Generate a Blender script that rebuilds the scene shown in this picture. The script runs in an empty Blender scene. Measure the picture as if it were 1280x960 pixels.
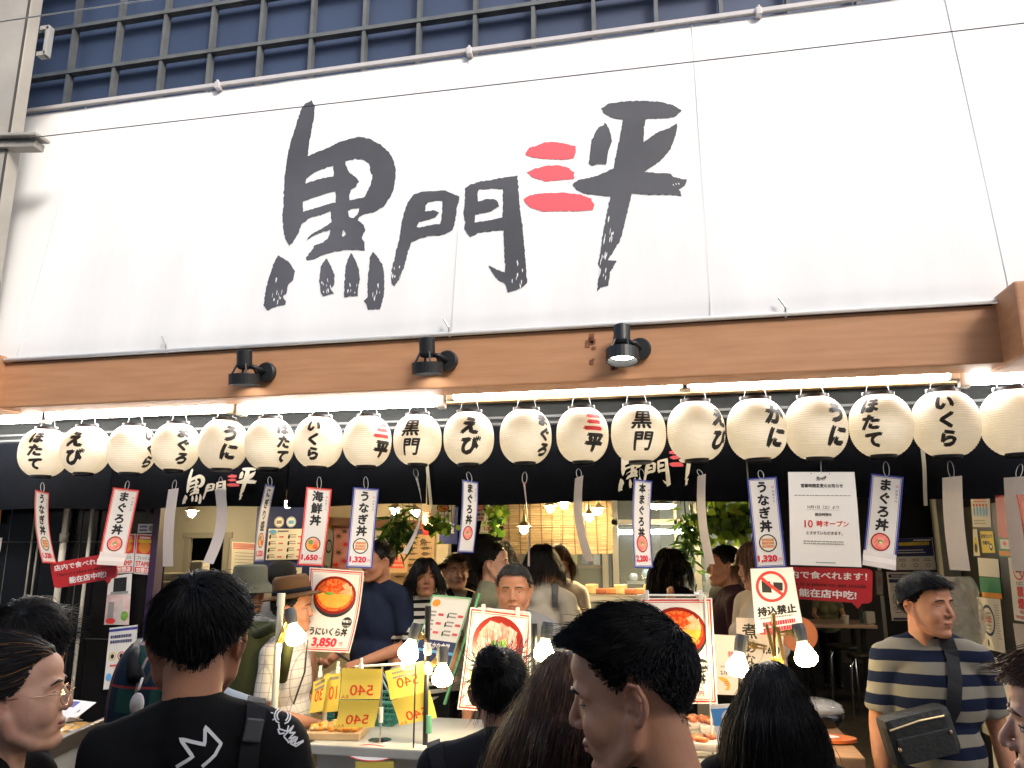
import bpy, bmesh, math, random
import numpy as np
from mathutils import Vector, Matrix, noise
from mathutils.geometry import tessellate_polygon

random.seed(7); RNG = np.random.default_rng(7)
R = math.radians
SC = bpy.context.scene
COL = SC.collection

# ------------------------------------------------------------ camera, sky, sun, exposure
CAM = Vector((0.0, -4.3, 1.73))
F = 963.0                                   # focal length in photo pixels (1280 wide)
cam_d = bpy.data.cameras.new("camera"); cam = bpy.data.objects.new("camera", cam_d); COL.objects.link(cam)
cam_d.sensor_width = 36.0; cam_d.lens = F / 1280 * 36.0; cam_d.clip_start = 0.05; cam_d.clip_end = 400
cam.location = CAM; cam.rotation_euler = (R(90 + 12.3), 0, R(12.0))
SC.camera = cam
CR = cam.rotation_euler.to_matrix()

SUN_EL, SUN_AZ = 34.0, 140.0                # azimuth: compass-like, measured from +Y clockwise; sun stands behind the camera
w = bpy.data.worlds.new("World"); SC.world = w; w.use_nodes = True
nt = w.node_tree
sky = nt.nodes.new("ShaderNodeTexSky"); sky.sky_type = 'NISHITA'; sky.sun_disc = False
sky.sun_elevation = R(SUN_EL); sky.sun_rotation = R(SUN_AZ); sky.air_density = 1.0; sky.dust_density = 4.0; sky.ozone_density = 1.0
bg = nt.nodes["Background"]; bg.inputs[1].default_value = 0.15
nt.links.new(sky.outputs[0], bg.inputs[0])
sun_d = bpy.data.lights.new("sun", 'SUN'); sun_d.energy = 0.9; sun_d.angle = R(14); sun_d.color = (1.0, 0.985, 0.965)
sun = bpy.data.objects.new("sun", sun_d); COL.objects.link(sun)
_sd = Vector((math.sin(R(SUN_AZ)) * math.cos(R(SUN_EL)), math.cos(R(SUN_AZ)) * math.cos(R(SUN_EL)), math.sin(R(SUN_EL))))
sun.rotation_euler = _sd.to_track_quat('Z', 'Y').to_euler(); sun.location = _sd * 30
SC.view_settings.view_transform = 'Standard'; SC.view_settings.look = 'None'
SC.view_settings.exposure = 1.2; SC.view_settings.gamma = 1.0; SC.view_settings.use_curve_mapping = False
SC.render.engine = 'CYCLES'; SC.cycles.use_denoising = True
SC.cycles.max_bounces = 8; SC.cycles.transparent_max_bounces = 12
SC.cycles.sample_clamp_indirect = 6.0; SC.cycles.caustics_reflective = False; SC.cycles.caustics_refractive = False

# ------------------------------------------------------------ pixel of the photograph -> point in the street
def ray(px, py):
    return (CR @ Vector(((px - 640) / F, (480 - py) / F, -1.0)))
def at(px, py, Y):
    d = ray(px, py); return CAM + d * ((Y - CAM.y) / d.y)
def at_depth(px, py, dep):
    return CAM + ray(px, py) * dep
def at_z(px, py, Z):
    d = ray(px, py); return CAM + d * ((Z - CAM.z) / d.z)
def at_plane(px, py, p0, n):
    d = ray(px, py); return CAM + d * ((p0 - CAM).dot(n) / d.dot(n))
def mpp(px, py, Y):                          # metres per photo pixel at that place
    d = ray(px, py); return ((Y - CAM.y) / d.y) / F

# ------------------------------------------------------------ materials
MATS = {}
def mat(name, col, rough=0.6, metal=0.0, var=0.0, vscale=8.0, bump=0.0, bscale=60.0, emit=0.0, ecol=None, trans=0.0,
        alpha=1.0, spec=0.5, glass=0.0, sss=0.0, sheen=0.0, coat=0.0, col2=None, tex='noise', stretch=None, ior=1.45):
    if name in MATS: return MATS[name]
    m = bpy.data.materials.new(name); MATS[name] = m; m.use_nodes = True
    n = m.node_tree.nodes; l = m.node_tree.links; b = n["Principled BSDF"]
    b.inputs["Base Color"].default_value = (*col, 1); b.inputs["Roughness"].default_value = rough
    b.inputs["Metallic"].default_value = metal; b.inputs["Specular IOR Level"].default_value = spec
    b.inputs["IOR"].default_value = ior
    if alpha < 1: b.inputs["Alpha"].default_value = alpha
    if glass: b.inputs["Transmission Weight"].default_value = glass
    if sss:
        b.inputs["Subsurface Weight"].default_value = sss; b.inputs["Subsurface Radius"].default_value = (1.0, .35, .2)
        b.inputs["Subsurface Scale"].default_value = 0.008
    if sheen: b.inputs["Sheen Weight"].default_value = sheen
    if coat: b.inputs["Coat Weight"].default_value = coat
    if emit:
        b.inputs["Emission Color"].default_value = (*(ecol or col), 1); b.inputs["Emission Strength"].default_value = emit
    vec = None
    if var or bump or col2:
        tc = n.new("ShaderNodeTexCoord"); mp = n.new("ShaderNodeMapping"); l.new(tc.outputs["Object"], mp.inputs[0])
        if stretch: mp.inputs["Scale"].default_value = stretch
        vec = mp.outputs[0]
    if var or col2:
        if tex == 'voronoi':
            t = n.new("ShaderNodeTexVoronoi"); t.inputs["Scale"].default_value = vscale; out = t.outputs["Distance"]
        elif tex == 'wave':
            t = n.new("ShaderNodeTexWave"); t.inputs["Scale"].default_value = vscale; t.inputs["Distortion"].default_value = 6
            t.inputs["Detail"].default_value = 3; out = t.outputs["Fac"]
        else:
            t = n.new("ShaderNodeTexNoise"); t.inputs["Scale"].default_value = vscale; t.inputs["Detail"].default_value = 6; out = t.outputs["Fac"]
        l.new(vec, t.inputs["Vector"])
        rp = n.new("ShaderNodeValToRGB"); l.new(out, rp.inputs[0])
        e = rp.color_ramp.elements
        c2 = col2 or tuple(max(0, c * (1 - var)) for c in col); c1 = col if col2 else tuple(min(1, c * (1 + var * .6)) for c in col)
        e[0].position = .3; e[1].position = .7; e[0].color = (*c2, 1); e[1].color = (*c1, 1)
        l.new(rp.outputs[0], b.inputs["Base Color"])
    if bump:
        t2 = n.new("ShaderNodeTexNoise"); t2.inputs["Scale"].default_value = bscale; t2.inputs["Detail"].default_value = 4
        l.new(vec, t2.inputs["Vector"])
        bp = n.new("ShaderNodeBump"); bp.inputs["Strength"].default_value = bump; bp.inputs["Distance"].default_value = 0.01
        l.new(t2.outputs["Fac"], bp.inputs["Height"]); l.new(bp.outputs[0], b.inputs["Normal"])
    if trans:
        out = n["Material Output"]; tr = n.new("ShaderNodeBsdfTranslucent"); tr.inputs[0].default_value = (*col, 1)
        mx = n.new("ShaderNodeMixShader"); mx.inputs[0].default_value = trans
        l.new(b.outputs[0], mx.inputs[1]); l.new(tr.outputs[0], mx.inputs[2]); l.new(mx.outputs[0], out.inputs[0])
    return m

INK = mat("print_black", (.012, .012, .014), .5)
RED = mat("print_red", (.62, .035, .03), .5)
PAPER = mat("paper_white", (.84, .83, .81), .55, trans=.25)
PAPERB = mat("paper_back", (.82, .78, .76), .6, trans=.3, var=.04, vscale=30)
BLUE = mat("print_blue", (.035, .05, .28), .5)

# ------------------------------------------------------------ mesh collector
def rotm(rx=0, ry=0, rz=0):
    return (Matrix.Rotation(rz, 3, 'Z') @ Matrix.Rotation(ry, 3, 'Y') @ Matrix.Rotation(rx, 3, 'X'))
OFF = {}
class MB:
    def __init__(s): s.v = []; s.f = []; s.m = []; s.n = 0
    def add(s, verts, faces, mi=0):
        s.v.append(np.asarray(verts, dtype=float).reshape(-1, 3))
        n = s.n
        s.f.extend([tuple(int(i) + n for i in f) for f in faces]); s.m.extend([mi] * len(faces)); s.n += len(s.v[-1]); return s
    def box(s, c, size, rot=None, mi=0, bev=0.0):
        hx, hy, hz = (x / 2 for x in size)
        if bev <= 0:
            v = np.array([(x, y, z) for x in (-hx, hx) for y in (-hy, hy) for z in (-hz, hz)])
            f = [(0, 1, 3, 2), (4, 6, 7, 5), (0, 4, 5, 1), (2, 3, 7, 6), (0, 2, 6, 4), (1, 5, 7, 3)]
        else:
            b = min(bev, hx * .9, hy * .9, hz * .9); bm = bmesh.new(); bmesh.ops.create_cube(bm, size=1)
            for q in bm.verts: q.co = Vector((q.co.x * hx * 2, q.co.y * hy * 2, q.co.z * hz * 2))
            bmesh.ops.bevel(bm, geom=bm.edges[:], offset=b, segments=2, profile=.6, affect='EDGES')
            bm.verts.index_update(); v = np.array([q.co[:] for q in bm.verts]); f = [[q.index for q in fc.verts] for fc in bm.faces]; bm.free()
        if rot is not None: v = v @ np.array(rot).T
        return s.add(v + np.array(c), f, mi)
    def bar(s, a, b, wx, wy, up=(0, 0, 1), mi=0, bev=0):
        a = Vector(a); b = Vector(b); d = (b - a); L = d.length; d.normalize(); u = Vector(up)
        x = d.cross(u)
        if x.length < 1e-4: x = d.cross(Vector((0, 1, 0)))
        x.normalize(); y = x.cross(d)
        return s.box((a + b) / 2, (wx, L, wy), Matrix((x, d, y)).transposed(), mi, bev)
    def tube(s, pts, r, n=10, mi=0, caps=True, closed=False):
        P = np.array([tuple(p) for p in pts], float); k = len(P); r = np.broadcast_to(np.asarray(r, float), (k,))
        T = np.zeros_like(P)
        for i in range(k):
            a = P[(i - 1) % k] if (closed or i > 0) else P[i]; b = P[(i + 1) % k] if (closed or i < k - 1) else P[i]
            T[i] = (b - a) / (np.linalg.norm(b - a) + 1e-12)
        ref = np.array([0, 0, 1.0]) if abs(T[0][2]) < .9 else np.array([1.0, 0, 0])
        x = np.cross(T[0], ref); x /= np.linalg.norm(x); V = []
        for i in range(k):
            x = x - T[i] * np.dot(x, T[i]); x /= np.linalg.norm(x) + 1e-12; y = np.cross(T[i], x)
            for j in range(n):
                a = 2 * math.pi * j / n; V.append(P[i] + (x * math.cos(a) + y * math.sin(a)) * r[i])
        f = []
        for i in range(k if closed else k - 1):
            i2 = (i + 1) % k
            for j in range(n):
                j2 = (j + 1) % n; f.append((i * n + j, i * n + j2, i2 * n + j2, i2 * n + j))
        if caps and not closed: f.append(tuple(range(n - 1, -1, -1))); f.append(tuple((k - 1) * n + j for j in range(n)))
        return s.add(V, f, mi)
    def lathe(s, prof, c=(0, 0, 0), n=24, rot=None, mi=0, sx=1, sy=1):
        V = []; f = []
        for (r, z) in prof:
            for j in range(n):
                a = 2 * math.pi * j / n; V.append((r * math.cos(a) * sx, r * math.sin(a) * sy, z))
        for i in range(len(prof) - 1):
            for j in range(n):
                j2 = (j + 1) % n; f.append((i * n + j, i * n + j2, (i + 1) * n + j2, (i + 1) * n + j))
        if prof[0][0] > 1e-5: f.append(tuple(range(n - 1, -1, -1)))
        if prof[-1][0] > 1e-5: f.append(tuple((len(prof) - 1) * n + j for j in range(n)))
        V = np.array(V)
        if rot is not None: V = V @ np.array(rot).T
        return s.add(V + np.array(c), f, mi)
    def ball(s, c, r, n=12, m=8, mi=0, rot=None):
        rx, ry, rz = (r, r, r) if np.isscalar(r) else r
        pr = [(math.sin(math.pi * i / m), -math.cos(math.pi * i / m)) for i in range(m + 1)]
        V = []; f = []
        for (a, z) in pr:
            for j in range(n):
                t = 2 * math.pi * j / n; V.append((a * math.cos(t) * rx, a * math.sin(t) * ry, z * rz))
        for i in range(m):
            for j in range(n):
                j2 = (j + 1) % n; f.append((i * n + j, i * n + j2, (i + 1) * n + j2, (i + 1) * n + j))
        V = np.array(V)
        if rot is not None: V = V @ np.array(rot).T
        return s.add(V + np.array(c), f, mi)
    def grid(s, fn, nu, nv, mi=0, thick=0.0):
        V = [fn(i / nu, j / nv) for j in range(nv + 1) for i in range(nu + 1)]
        f = [(j * (nu + 1) + i, j * (nu + 1) + i + 1, (j + 1) * (nu + 1) + i + 1, (j + 1) * (nu + 1) + i) for j in range(nv) for i in range(nu)]
        return s.add([tuple(q) for q in V], f, mi)
    def quad(s, a, b, c, d, mi=0): return s.add([tuple(a), tuple(b), tuple(c), tuple(d)], [(0, 1, 2, 3)], mi)
    def build(s, name, mats, parent=None, loc=None, smooth=False, weld=False):
        V = np.concatenate(s.v) if s.v else np.zeros((0, 3))
        off = OFF[parent.name] if parent is not None else (np.array(loc, float) if loc is not None else (V.min(0) + V.max(0)) / 2 * np.array([1, 1, 0]) + np.array([0, 0, V[:, 2].min()]))
        V = V - off
        me = bpy.data.meshes.new(name); me.from_pydata(V.tolist(), [], s.f)
        ms = mats if isinstance(mats, (list, tuple)) else [mats]
        for m in ms: me.materials.append(m)
        if len(ms) > 1: me.polygons.foreach_set("material_index", s.m)
        if smooth: me.polygons.foreach_set("use_smooth", [True] * len(s.f))
        me.update()
        if weld:
            bm = bmesh.new(); bm.from_mesh(me); bmesh.ops.remove_doubles(bm, verts=bm.verts, dist=1e-5); bmesh.ops.recalc_face_normals(bm, faces=bm.faces); bm.to_mesh(me); bm.free()
        o = bpy.data.objects.new(name, me); COL.objects.link(o)
        if parent is not None: o.parent = parent
        else: o.location = off
        OFF[o.name] = off
        return o

def tag(o, label=None, cat=None, group=None, kind=None):
    if label: o['label'] = label
    if cat: o['category'] = cat
    if group: o['group'] = group
    if kind: o['kind'] = kind
    return o
def thing(name, loc, label, cat, group=None):
    o = bpy.data.objects.new(name, None); COL.objects.link(o); o.location = tuple(loc); o.empty_display_size = .1
    OFF[o.name] = np.array(tuple(loc), float); return tag(o, label, cat, group)
def struct(o): o['kind'] = 'structure'; return o
def dup(root, loc, label=None, group=None):
    r = root.copy(); COL.objects.link(r); r.location = tuple(loc); OFF[r.name] = np.array(tuple(loc), float)
    if label: r['label'] = label
    if group: r['group'] = group
    for ch in list(root.children):
        c = ch.copy(); COL.objects.link(c); c.parent = r; OFF[c.name] = OFF[r.name]
        for g in list(ch.children):
            d = g.copy(); COL.objects.link(d); d.parent = c; OFF[d.name] = OFF[r.name]
    return r

# ------------------------------------------------------------ flat print: text, discs, rectangles laid on a sheet
_TX = {}
def glyphs(s, bold=0.0, font_res=3):
    k = (s, bold)
    if k in _TX: return _TX[k]
    c = bpy.data.curves.new("t", "FONT"); c.body = s; c.size = 1; c.offset = bold; c.resolution_u = font_res
    o = bpy.data.objects.new("t", c); COL.objects.link(o)
    dg = bpy.context.evaluated_depsgraph_get(); me = bpy.data.meshes.new_from_object(o.evaluated_get(dg), depsgraph=dg)
    me.calc_loop_triangles()
    V = np.array([v.co[:2] for v in me.vertices]).reshape(-1, 2); T = [tuple(t.vertices) for t in me.loop_triangles]
    bpy.data.objects.remove(o); bpy.data.curves.remove(c); bpy.data.meshes.remove(me)
    _TX[k] = (V, T); return V, T
def text2d(s, cx, cy, h, bold=0.0, vertical=False, sx=1.0, pitch=1.0, mirror=False, width=None, slant=0.0):
    """2D triangles of the text, centred; h = height of one full-width character"""
    V = []; T = []; n = 0
    if vertical:
        for i, ch in enumerate(s):
            v, t = glyphs(ch, bold)
            if not len(v): continue
            c0 = np.array([.5, .38]); q = (v - c0) * np.array([h * sx, h])
            if ch == 'ー': q = q[:, ::-1] * np.array([1, -1])
            q = q + np.array([0, (len(s) - 1) / 2 * h * pitch - i * h * pitch])
            V.append(q); T += [tuple(a + n for a in x) for x in t]; n += len(q)
    else:
        v, t = glyphs(s, bold)
        if len(v):
            mn, mx = v.min(0), v.max(0); q = (v - np.array([(mn[0] + mx[0]) / 2, .38])) * h
            k = (width / ((mx[0] - mn[0]) * h)) if width else sx
            q = q * np.array([k, 1]); q[:, 0] += q[:, 1] * slant
            V.append(q); T = list(t)
    if not V: return np.zeros((0, 2)), []
    V = np.concatenate(V)
    if mirror: V = V * np.array([-1, 1]); T = [x[::-1] for x in T]
    return V + np.array([cx, cy]), T
def fill(poly, holes=()):
    loops = [[Vector((p[0], p[1], 0)) for p in L] for L in (poly, *holes)]
    V = np.array([(p.x, p.y) for L in loops for p in L]); T = tessellate_polygon(loops)
    out = []
    for a, b, c in T:
        ar = (V[b][0] - V[a][0]) * (V[c][1] - V[a][1]) - (V[c][0] - V[a][0]) * (V[b][1] - V[a][1])
        out.append((a, b, c) if ar > 0 else (a, c, b))
    return V, out
def split_long(V, T, L):
    V = [tuple(v) for v in V]; T = list(T); cache = {}
    for _ in range(12):
        out = []; ch = False
        for t in T:
            e = [(math.dist(V[t[i]], V[t[(i + 1) % 3]]), i) for i in range(3)]; m, i = max(e)
            if m > L:
                a, b, c = t[i], t[(i + 1) % 3], t[(i + 2) % 3]; k = (min(a, b), max(a, b))
                if k not in cache: cache[k] = len(V); V.append(tuple((np.array(V[a]) + np.array(V[b])) / 2))
                out += [(a, cache[k], c), (cache[k], b, c)]; ch = True
            else: out.append(t)
        T = out
        if not ch: break
    return np.array(V), T

def bold_copies(b):
    """a heavier face: the thin one struck several times, slightly apart"""
    return [(0, 0)] if b <= 0 else [(0, 0), (b, b * .35), (-b, -b * .35), (-b * .35, b), (b * .35, -b)]
class Sheet:
    """A printed sheet w x h metres; (0,0) is its middle.  map(x, y, lift) -> world point."""
    def __init__(s, w, h, paper, nx=1, ny=1):
        s.w, s.h = w, h; s.items = []; s.mats = [paper]; s.layer = 0; s.nx, s.ny = nx, ny
    def mi(s, m):
        if m not in s.mats: s.mats.append(m)
        return s.mats.index(m)
    def add(s, V, T, m, lift=None):
        s.layer += 1; s.items.append((np.asarray(V, float), T, s.mi(m), (lift if lift else .0005 + .00022 * s.layer))); return s
    def rect(s, x0, y0, x1, y1, m, n=1):
        ys = np.linspace(y0, y1, n + 1); V = [(x, y) for y in ys for x in (x0, x1)]
        return s.add(V, [(2 * i, 2 * i + 1, 2 * i + 3, 2 * i + 2) for i in range(n)], m)
    def frame(s, inset, t, m):
        a, b = s.w / 2 - inset, s.h / 2 - inset; n = max(1, s.ny); ly = s.layer
        for q in ((-a, -b, -a + t, b, n), (a - t, -b, a, b, n), (-a + t, b - t, a - t, b, 1), (-a + t, -b, a - t, -b + t, 1)):
            s.layer = ly; s.rect(*q[:4], m, q[4])
        return s
    def disc(s, cx, cy, rx, ry, m, a0=0, a1=2 * math.pi, n=28):
        V = [(cx, cy)] + [(cx + rx * math.cos(a0 + (a1 - a0) * i / n), cy + ry * math.sin(a0 + (a1 - a0) * i / n)) for i in range(n + 1)]
        return s.add(V, [(0, i + 1, i + 2) for i in range(n)], m)
    def ring(s, cx, cy, r0, r1, m, n=32, k=1.0):
        V = [(cx + r * math.cos(2 * math.pi * i / n), cy + r * k * math.sin(2 * math.pi * i / n)) for i in range(n) for r in (r0, r1)]
        return s.add(V, [(2 * i, 2 * i + 1, (2 * i + 3) % (2 * n), (2 * i + 2) % (2 * n)) for i in range(n)], m)
    def poly(s, P, m, holes=()):
        V, T = fill(P, holes); return s.add(V, T, m)
    def text(s, t, cx, cy, h, m=None, bold=.02, **k):
        V, T = text2d(t, cx, cy, h, **k); ly = s.layer + 1
        for i, (dx, dy) in enumerate(bold_copies(bold * h)):
            if len(V): s.add(V + np.array([dx, dy]), T, m or INK, .0005 + .00022 * ly + .000035 * i)
        s.layer = ly
        return s
    def lines(s, x0, x1, y, pitch, n, th, m, ragged=.3, seed=0):
        rr = random.Random(seed); V = []; T = []
        for i in range(n):
            x = x0; yy = y - i * pitch; end = x1 - (x1 - x0) * ragged * rr.random()
            while x < end:
                w_ = min(end - x, (x1 - x0) * (.03 + .05 * rr.random())); k = len(V)
                V += [(x, yy), (x + w_, yy), (x + w_, yy + th), (x, yy + th)]; T.append((k, k + 1, k + 2, k + 3)); x += w_ + (x1 - x0) * .012
        return s.add(V, T, m)
    def build(s, name, mapf, parent=None, loc=None, back=None, thick=.0006, extra=None):
        mb = MB(); bx = s.mats
        bi = s.mi(back) if back else 0
        for lift, mi, flip in ((0, 0, False), (-thick, bi, True)):
            V = [tuple(mapf(-s.w / 2 + s.w * i / s.nx, -s.h / 2 + s.h * j / s.ny, lift)) for j in range(s.ny + 1) for i in range(s.nx + 1)]
            f = [(j * (s.nx + 1) + i, j * (s.nx + 1) + i + 1, (j + 1) * (s.nx + 1) + i + 1, (j + 1) * (s.nx + 1) + i) for j in range(s.ny) for i in range(s.nx)]
            mb.add(V, [q[::-1] for q in f] if flip else f, mi)
        for V, T, mi, lift in s.items:
            if not len(V): continue
            if s.ny > 2:                                             # a bent sheet: fine pieces that follow the bend
                T = [(t[0], t[i], t[i + 1]) for t in T for i in range(1, len(t) - 1)]; V, T = split_long(V, T, .03)
            mb.add([tuple(mapf(x, y, lift)) for x, y in V], T, mi)
        return mb.build(name, s.mats, parent, loc)
def quad_map(tl, tr, br, bl, w, h, bow=0.0):
    """bilinear sheet through four corners, bowed outwards along its normal"""
    tl, tr, br, bl = (Vector(q) for q in (tl, tr, br, bl)); n = ((tr - tl).cross(tl - bl)).normalized()
    if n.y > 0: n = -n
    def f(x, y, lift):
        u = x / w + .5; v = y / h + .5
        p = (bl * (1 - u) + br * u) * (1 - v) + (tl * (1 - u) + tr * u) * v
        return p + n * (lift + bow * math.sin(math.pi * v))
    return f
def strip_map(top, bot, yaw, w, h, bow=0.0, twist=0.0, curl=0.0):
    """a hanging strip: centre line from top to bottom, turned by yaw about the vertical, bowing sideways and curling"""
    top = Vector(top); bot = Vector(bot); ax = (top - bot).normalized()
    def f(x, y, lift):
        v = .5 - y / h; a = yaw + twist * v
        sd = Vector((math.cos(a), math.sin(a), 0)); sd = (sd - ax * sd.dot(ax)).normalized(); n = sd.cross(ax)
        if n.y > 0 and abs(yaw) < R(100): pass
        p = top + (bot - top) * v + Vector((bow * math.sin(math.pi * v), 0, 0)) + n * (curl * math.sin(math.pi * v))
        return p + sd * x + n * lift
    return f
# ============================================================ SETTING: street, shop floor, upper building, far side of the street
CONC = mat("street_paving", (.30, .295, .285), .8, var=.35, vscale=3, bump=.3, bscale=40)
SHOPF = mat("shop_floor_tile", (.06, .052, .046), .45, var=.4, vscale=4, bump=.1)
DARKW = mat("dark_board", (.006, .006, .007), .38, spec=.3, var=.3, vscale=5)
BTILE = mat("black_tile", (.006, .006, .007), .16, spec=.35, var=.3, vscale=2)
STEEL = mat("brushed_steel", (.55, .56, .57), .3, metal=1, var=.15, vscale=5, stretch=(1, 1, 30))
CHROME = mat("chrome", (.75, .75, .77), .14, metal=1)
WIRE = mat("wire_dark", (.05, .05, .05), .5, metal=.5)
WWIRE = mat("pale_wire", (.55, .55, .53), .4, metal=.6)

mb = MB(); mb.quad((-40, -30, 0), (40, -30, 0), (40, .3, 0), (-40, .3, 0)); struct(mb.build("street", CONC, loc=(0, 0, 0)))
mb = MB(); mb.quad((-40, .3, .004), (40, .3, .004), (40, 14, .004), (-40, 14, .004)); struct(mb.build("shop_floor", SHOPF, loc=(0, 0, 0)))

# unseen building added to shade the street below the sign; pale walls bounce fill
OPP = mat("opposite_render", (.55, .54, .52), .85, var=.2, vscale=1.5, bump=.2)
OPG = mat("opposite_glass", (.02, .025, .03), .1)
OY = -9.0
t = thing("shade_building", (0, OY - 3, 0), "unseen grey building added across the street to shade it, with rows of windows", "building")
mb = MB(); mb.box((0, OY - 3, 4.35), (44, 6, 8.7)); mb.build("wall", OPP, t)
mb = MB(); mb.box((0, OY - 2.9, 8.85), (44.6, 6.5, .3)); mb.build("roof", OPP, t)
for i in range(12):
    for z in (4.6, 7.2):
        mb = MB(); mb.box((-20 + i * 3.6, OY + .03, z), (1.6, .06, 1.3)); fr = mb.build("window", WWIRE, t)
        mb = MB(); mb.box((-20 + i * 3.6, OY + .05, z), (1.45, .06, 1.15)); mb.build("pane", OPG, fr)
mb = MB(); mb.box((0, OY + .55, 3.15), (44, 1.1, .12)); mb.build("canopy", OPP, t)

# upper storey: navy panels behind a deep grid of bars
NAVY = mat("navy_panel", (.034, .054, .108), .5, var=.12, vscale=1.2)
BARM = mat("grid_bar", (.10, .11, .115), .6, var=.25, vscale=6)
UY = .75
c = [at(82, 88, UY + .15), at(1040 / 4, 57, UY + .15)]
pitch = (c[1].x - c[0].x) / 3; zr = c[0].z
vp = at(201, 60, UY)
t = thing("upper_facade", (0, UY, 3.6), "navy panelled upper wall behind a deep grid of dark bars above the sign", "facade")
mb = MB(); mb.box((-1, UY + .33, 7.2), (26, .1, 7.0)); mb.build("wall_panel", NAVY, t)
mb = MB()
hp = pitch * .98
k0 = -16
for i in range(-40, 50):
    x = c[0].x + i * pitch
    if -12 < x < 12: mb.box((x, UY + .205, 7.2), (.030, .06, 7.0))
for j in range(-3, 9): mb.box((-1, UY + .2, zr + j * hp), (26, .066, .034))
mb.build("grid", BARM, t)
mb = MB(); mb.box((0, UY + .9, 3.3), (26, 1.0, .4)); mb.build("floor_beam", DARKW, t)

# ============================================================ the white sign
CANV = mat("sign_canvas", (.75, .755, .75), .75, var=.07, vscale=2.2, bump=.12, bscale=2.2, stretch=(1.6, 1, .22))
TRIM = mat("sign_trim", (.50, .48, .48), .5, var=.1)
GREY = mat("sign_ink", (.075, .077, .088), .6, var=.35, vscale=1.3)
SRED = mat("sign_red", (.70, .10, .12), .6, var=.06, vscale=3)
BP0 = at(640, 411, -.38); LEAN = R(8.5)
BN = Vector((0, -math.cos(LEAN), math.sin(LEAN)))          # outward normal, tipped to the sky
BU = Vector((0, math.sin(LEAN), math.cos(LEAN)))
def onb(px, py, lift=0.0): return at_plane(px, py, BP0, BN) + BN * lift
top = onb(640, 62); BH = (top - BP0).dot(BU)
XL, XR = onb(0, 449).x - 1.6, onb(1280, 370).x + 2.4
sg = thing("shop_sign", (0, BP0.y, BP0.z), "huge white canvas shop sign with grey and red brush lettering", "sign")
def bpt(x, v, lift=0.0): return Vector((x, BP0.y, BP0.z)) + BU * (v * BH) + BN * lift
seams = [onb(92, 190).x, onb(572, 300).x, onb(876, 200).x, onb(1226, 200).x]
def cshape(u, v):
    x = XL + (XR - XL) * u
    w_ = .006 * noise.noise((x * 1.1, v * 1.6, 3)) + .003 * noise.noise((x * 4, v * 2.2, 9))
    for sx in seams: w_ -= .0015 * math.exp(-((x - sx) / .03) ** 2)
    w_ -= .010 * math.exp(-((v) / .03) ** 2) + .008 * math.exp(-((1 - v) / .03) ** 2)
    return bpt(x, v, w_)
mb = MB(); mb.grid(cshape, 300, 60)
ca = mb.build("canvas", CANV, sg, smooth=True)
for sx in seams:
    mb = MB(); mb.box(bpt(sx, .5, .0005), (.0045, .003, BH), rotm(-LEAN)); mb.build("seam", mat("seam_grey", (.66, .66, .66), .7), ca)
mb = MB(); mb.bar(bpt(XL, 1.012, .012), bpt(XR, 1.012, .012), .03, .026); mb.build("top_rail", TRIM, sg)
mb = MB(); mb.tube([bpt(XL, -.006, .008), bpt(XR, -.006, .008)], .013, 12); mb.build("bottom_rail", mat("sign_hem", (.62, .62, .62), .5), sg, smooth=True)
mb = MB(); mb.box(((XL + XR) / 2, BP0.y + .33, BP0.z + BH * .49), (XR - XL - .1, .08, BH * .9), rotm(-LEAN)); mb.build("backing_frame", DARKW, sg)
for px, py in ((275, 112), (588, 70), (948, 21)):
    p = onb(px, py); mb = MB(); mb.box(p + Vector((0, -.02, .012)), (.035, .05, .05), bev=.006); mb.tube([p + Vector((0, -.03, 0)), p + Vector((0, -.035, .05))], .009, 8); mb.build("rail_clip", TRIM, sg)
for px, py in ((211, 432), (563, 411), (981, 386)):
    p = onb(px, py); mb = MB(); mb.tube([p + Vector((-.03, -.03, .05)), p + Vector((0, -.03, 0)), p + Vector((0, -.01, -.05))], .006, 8); mb.build("tie", WWIRE, sg)

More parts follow.
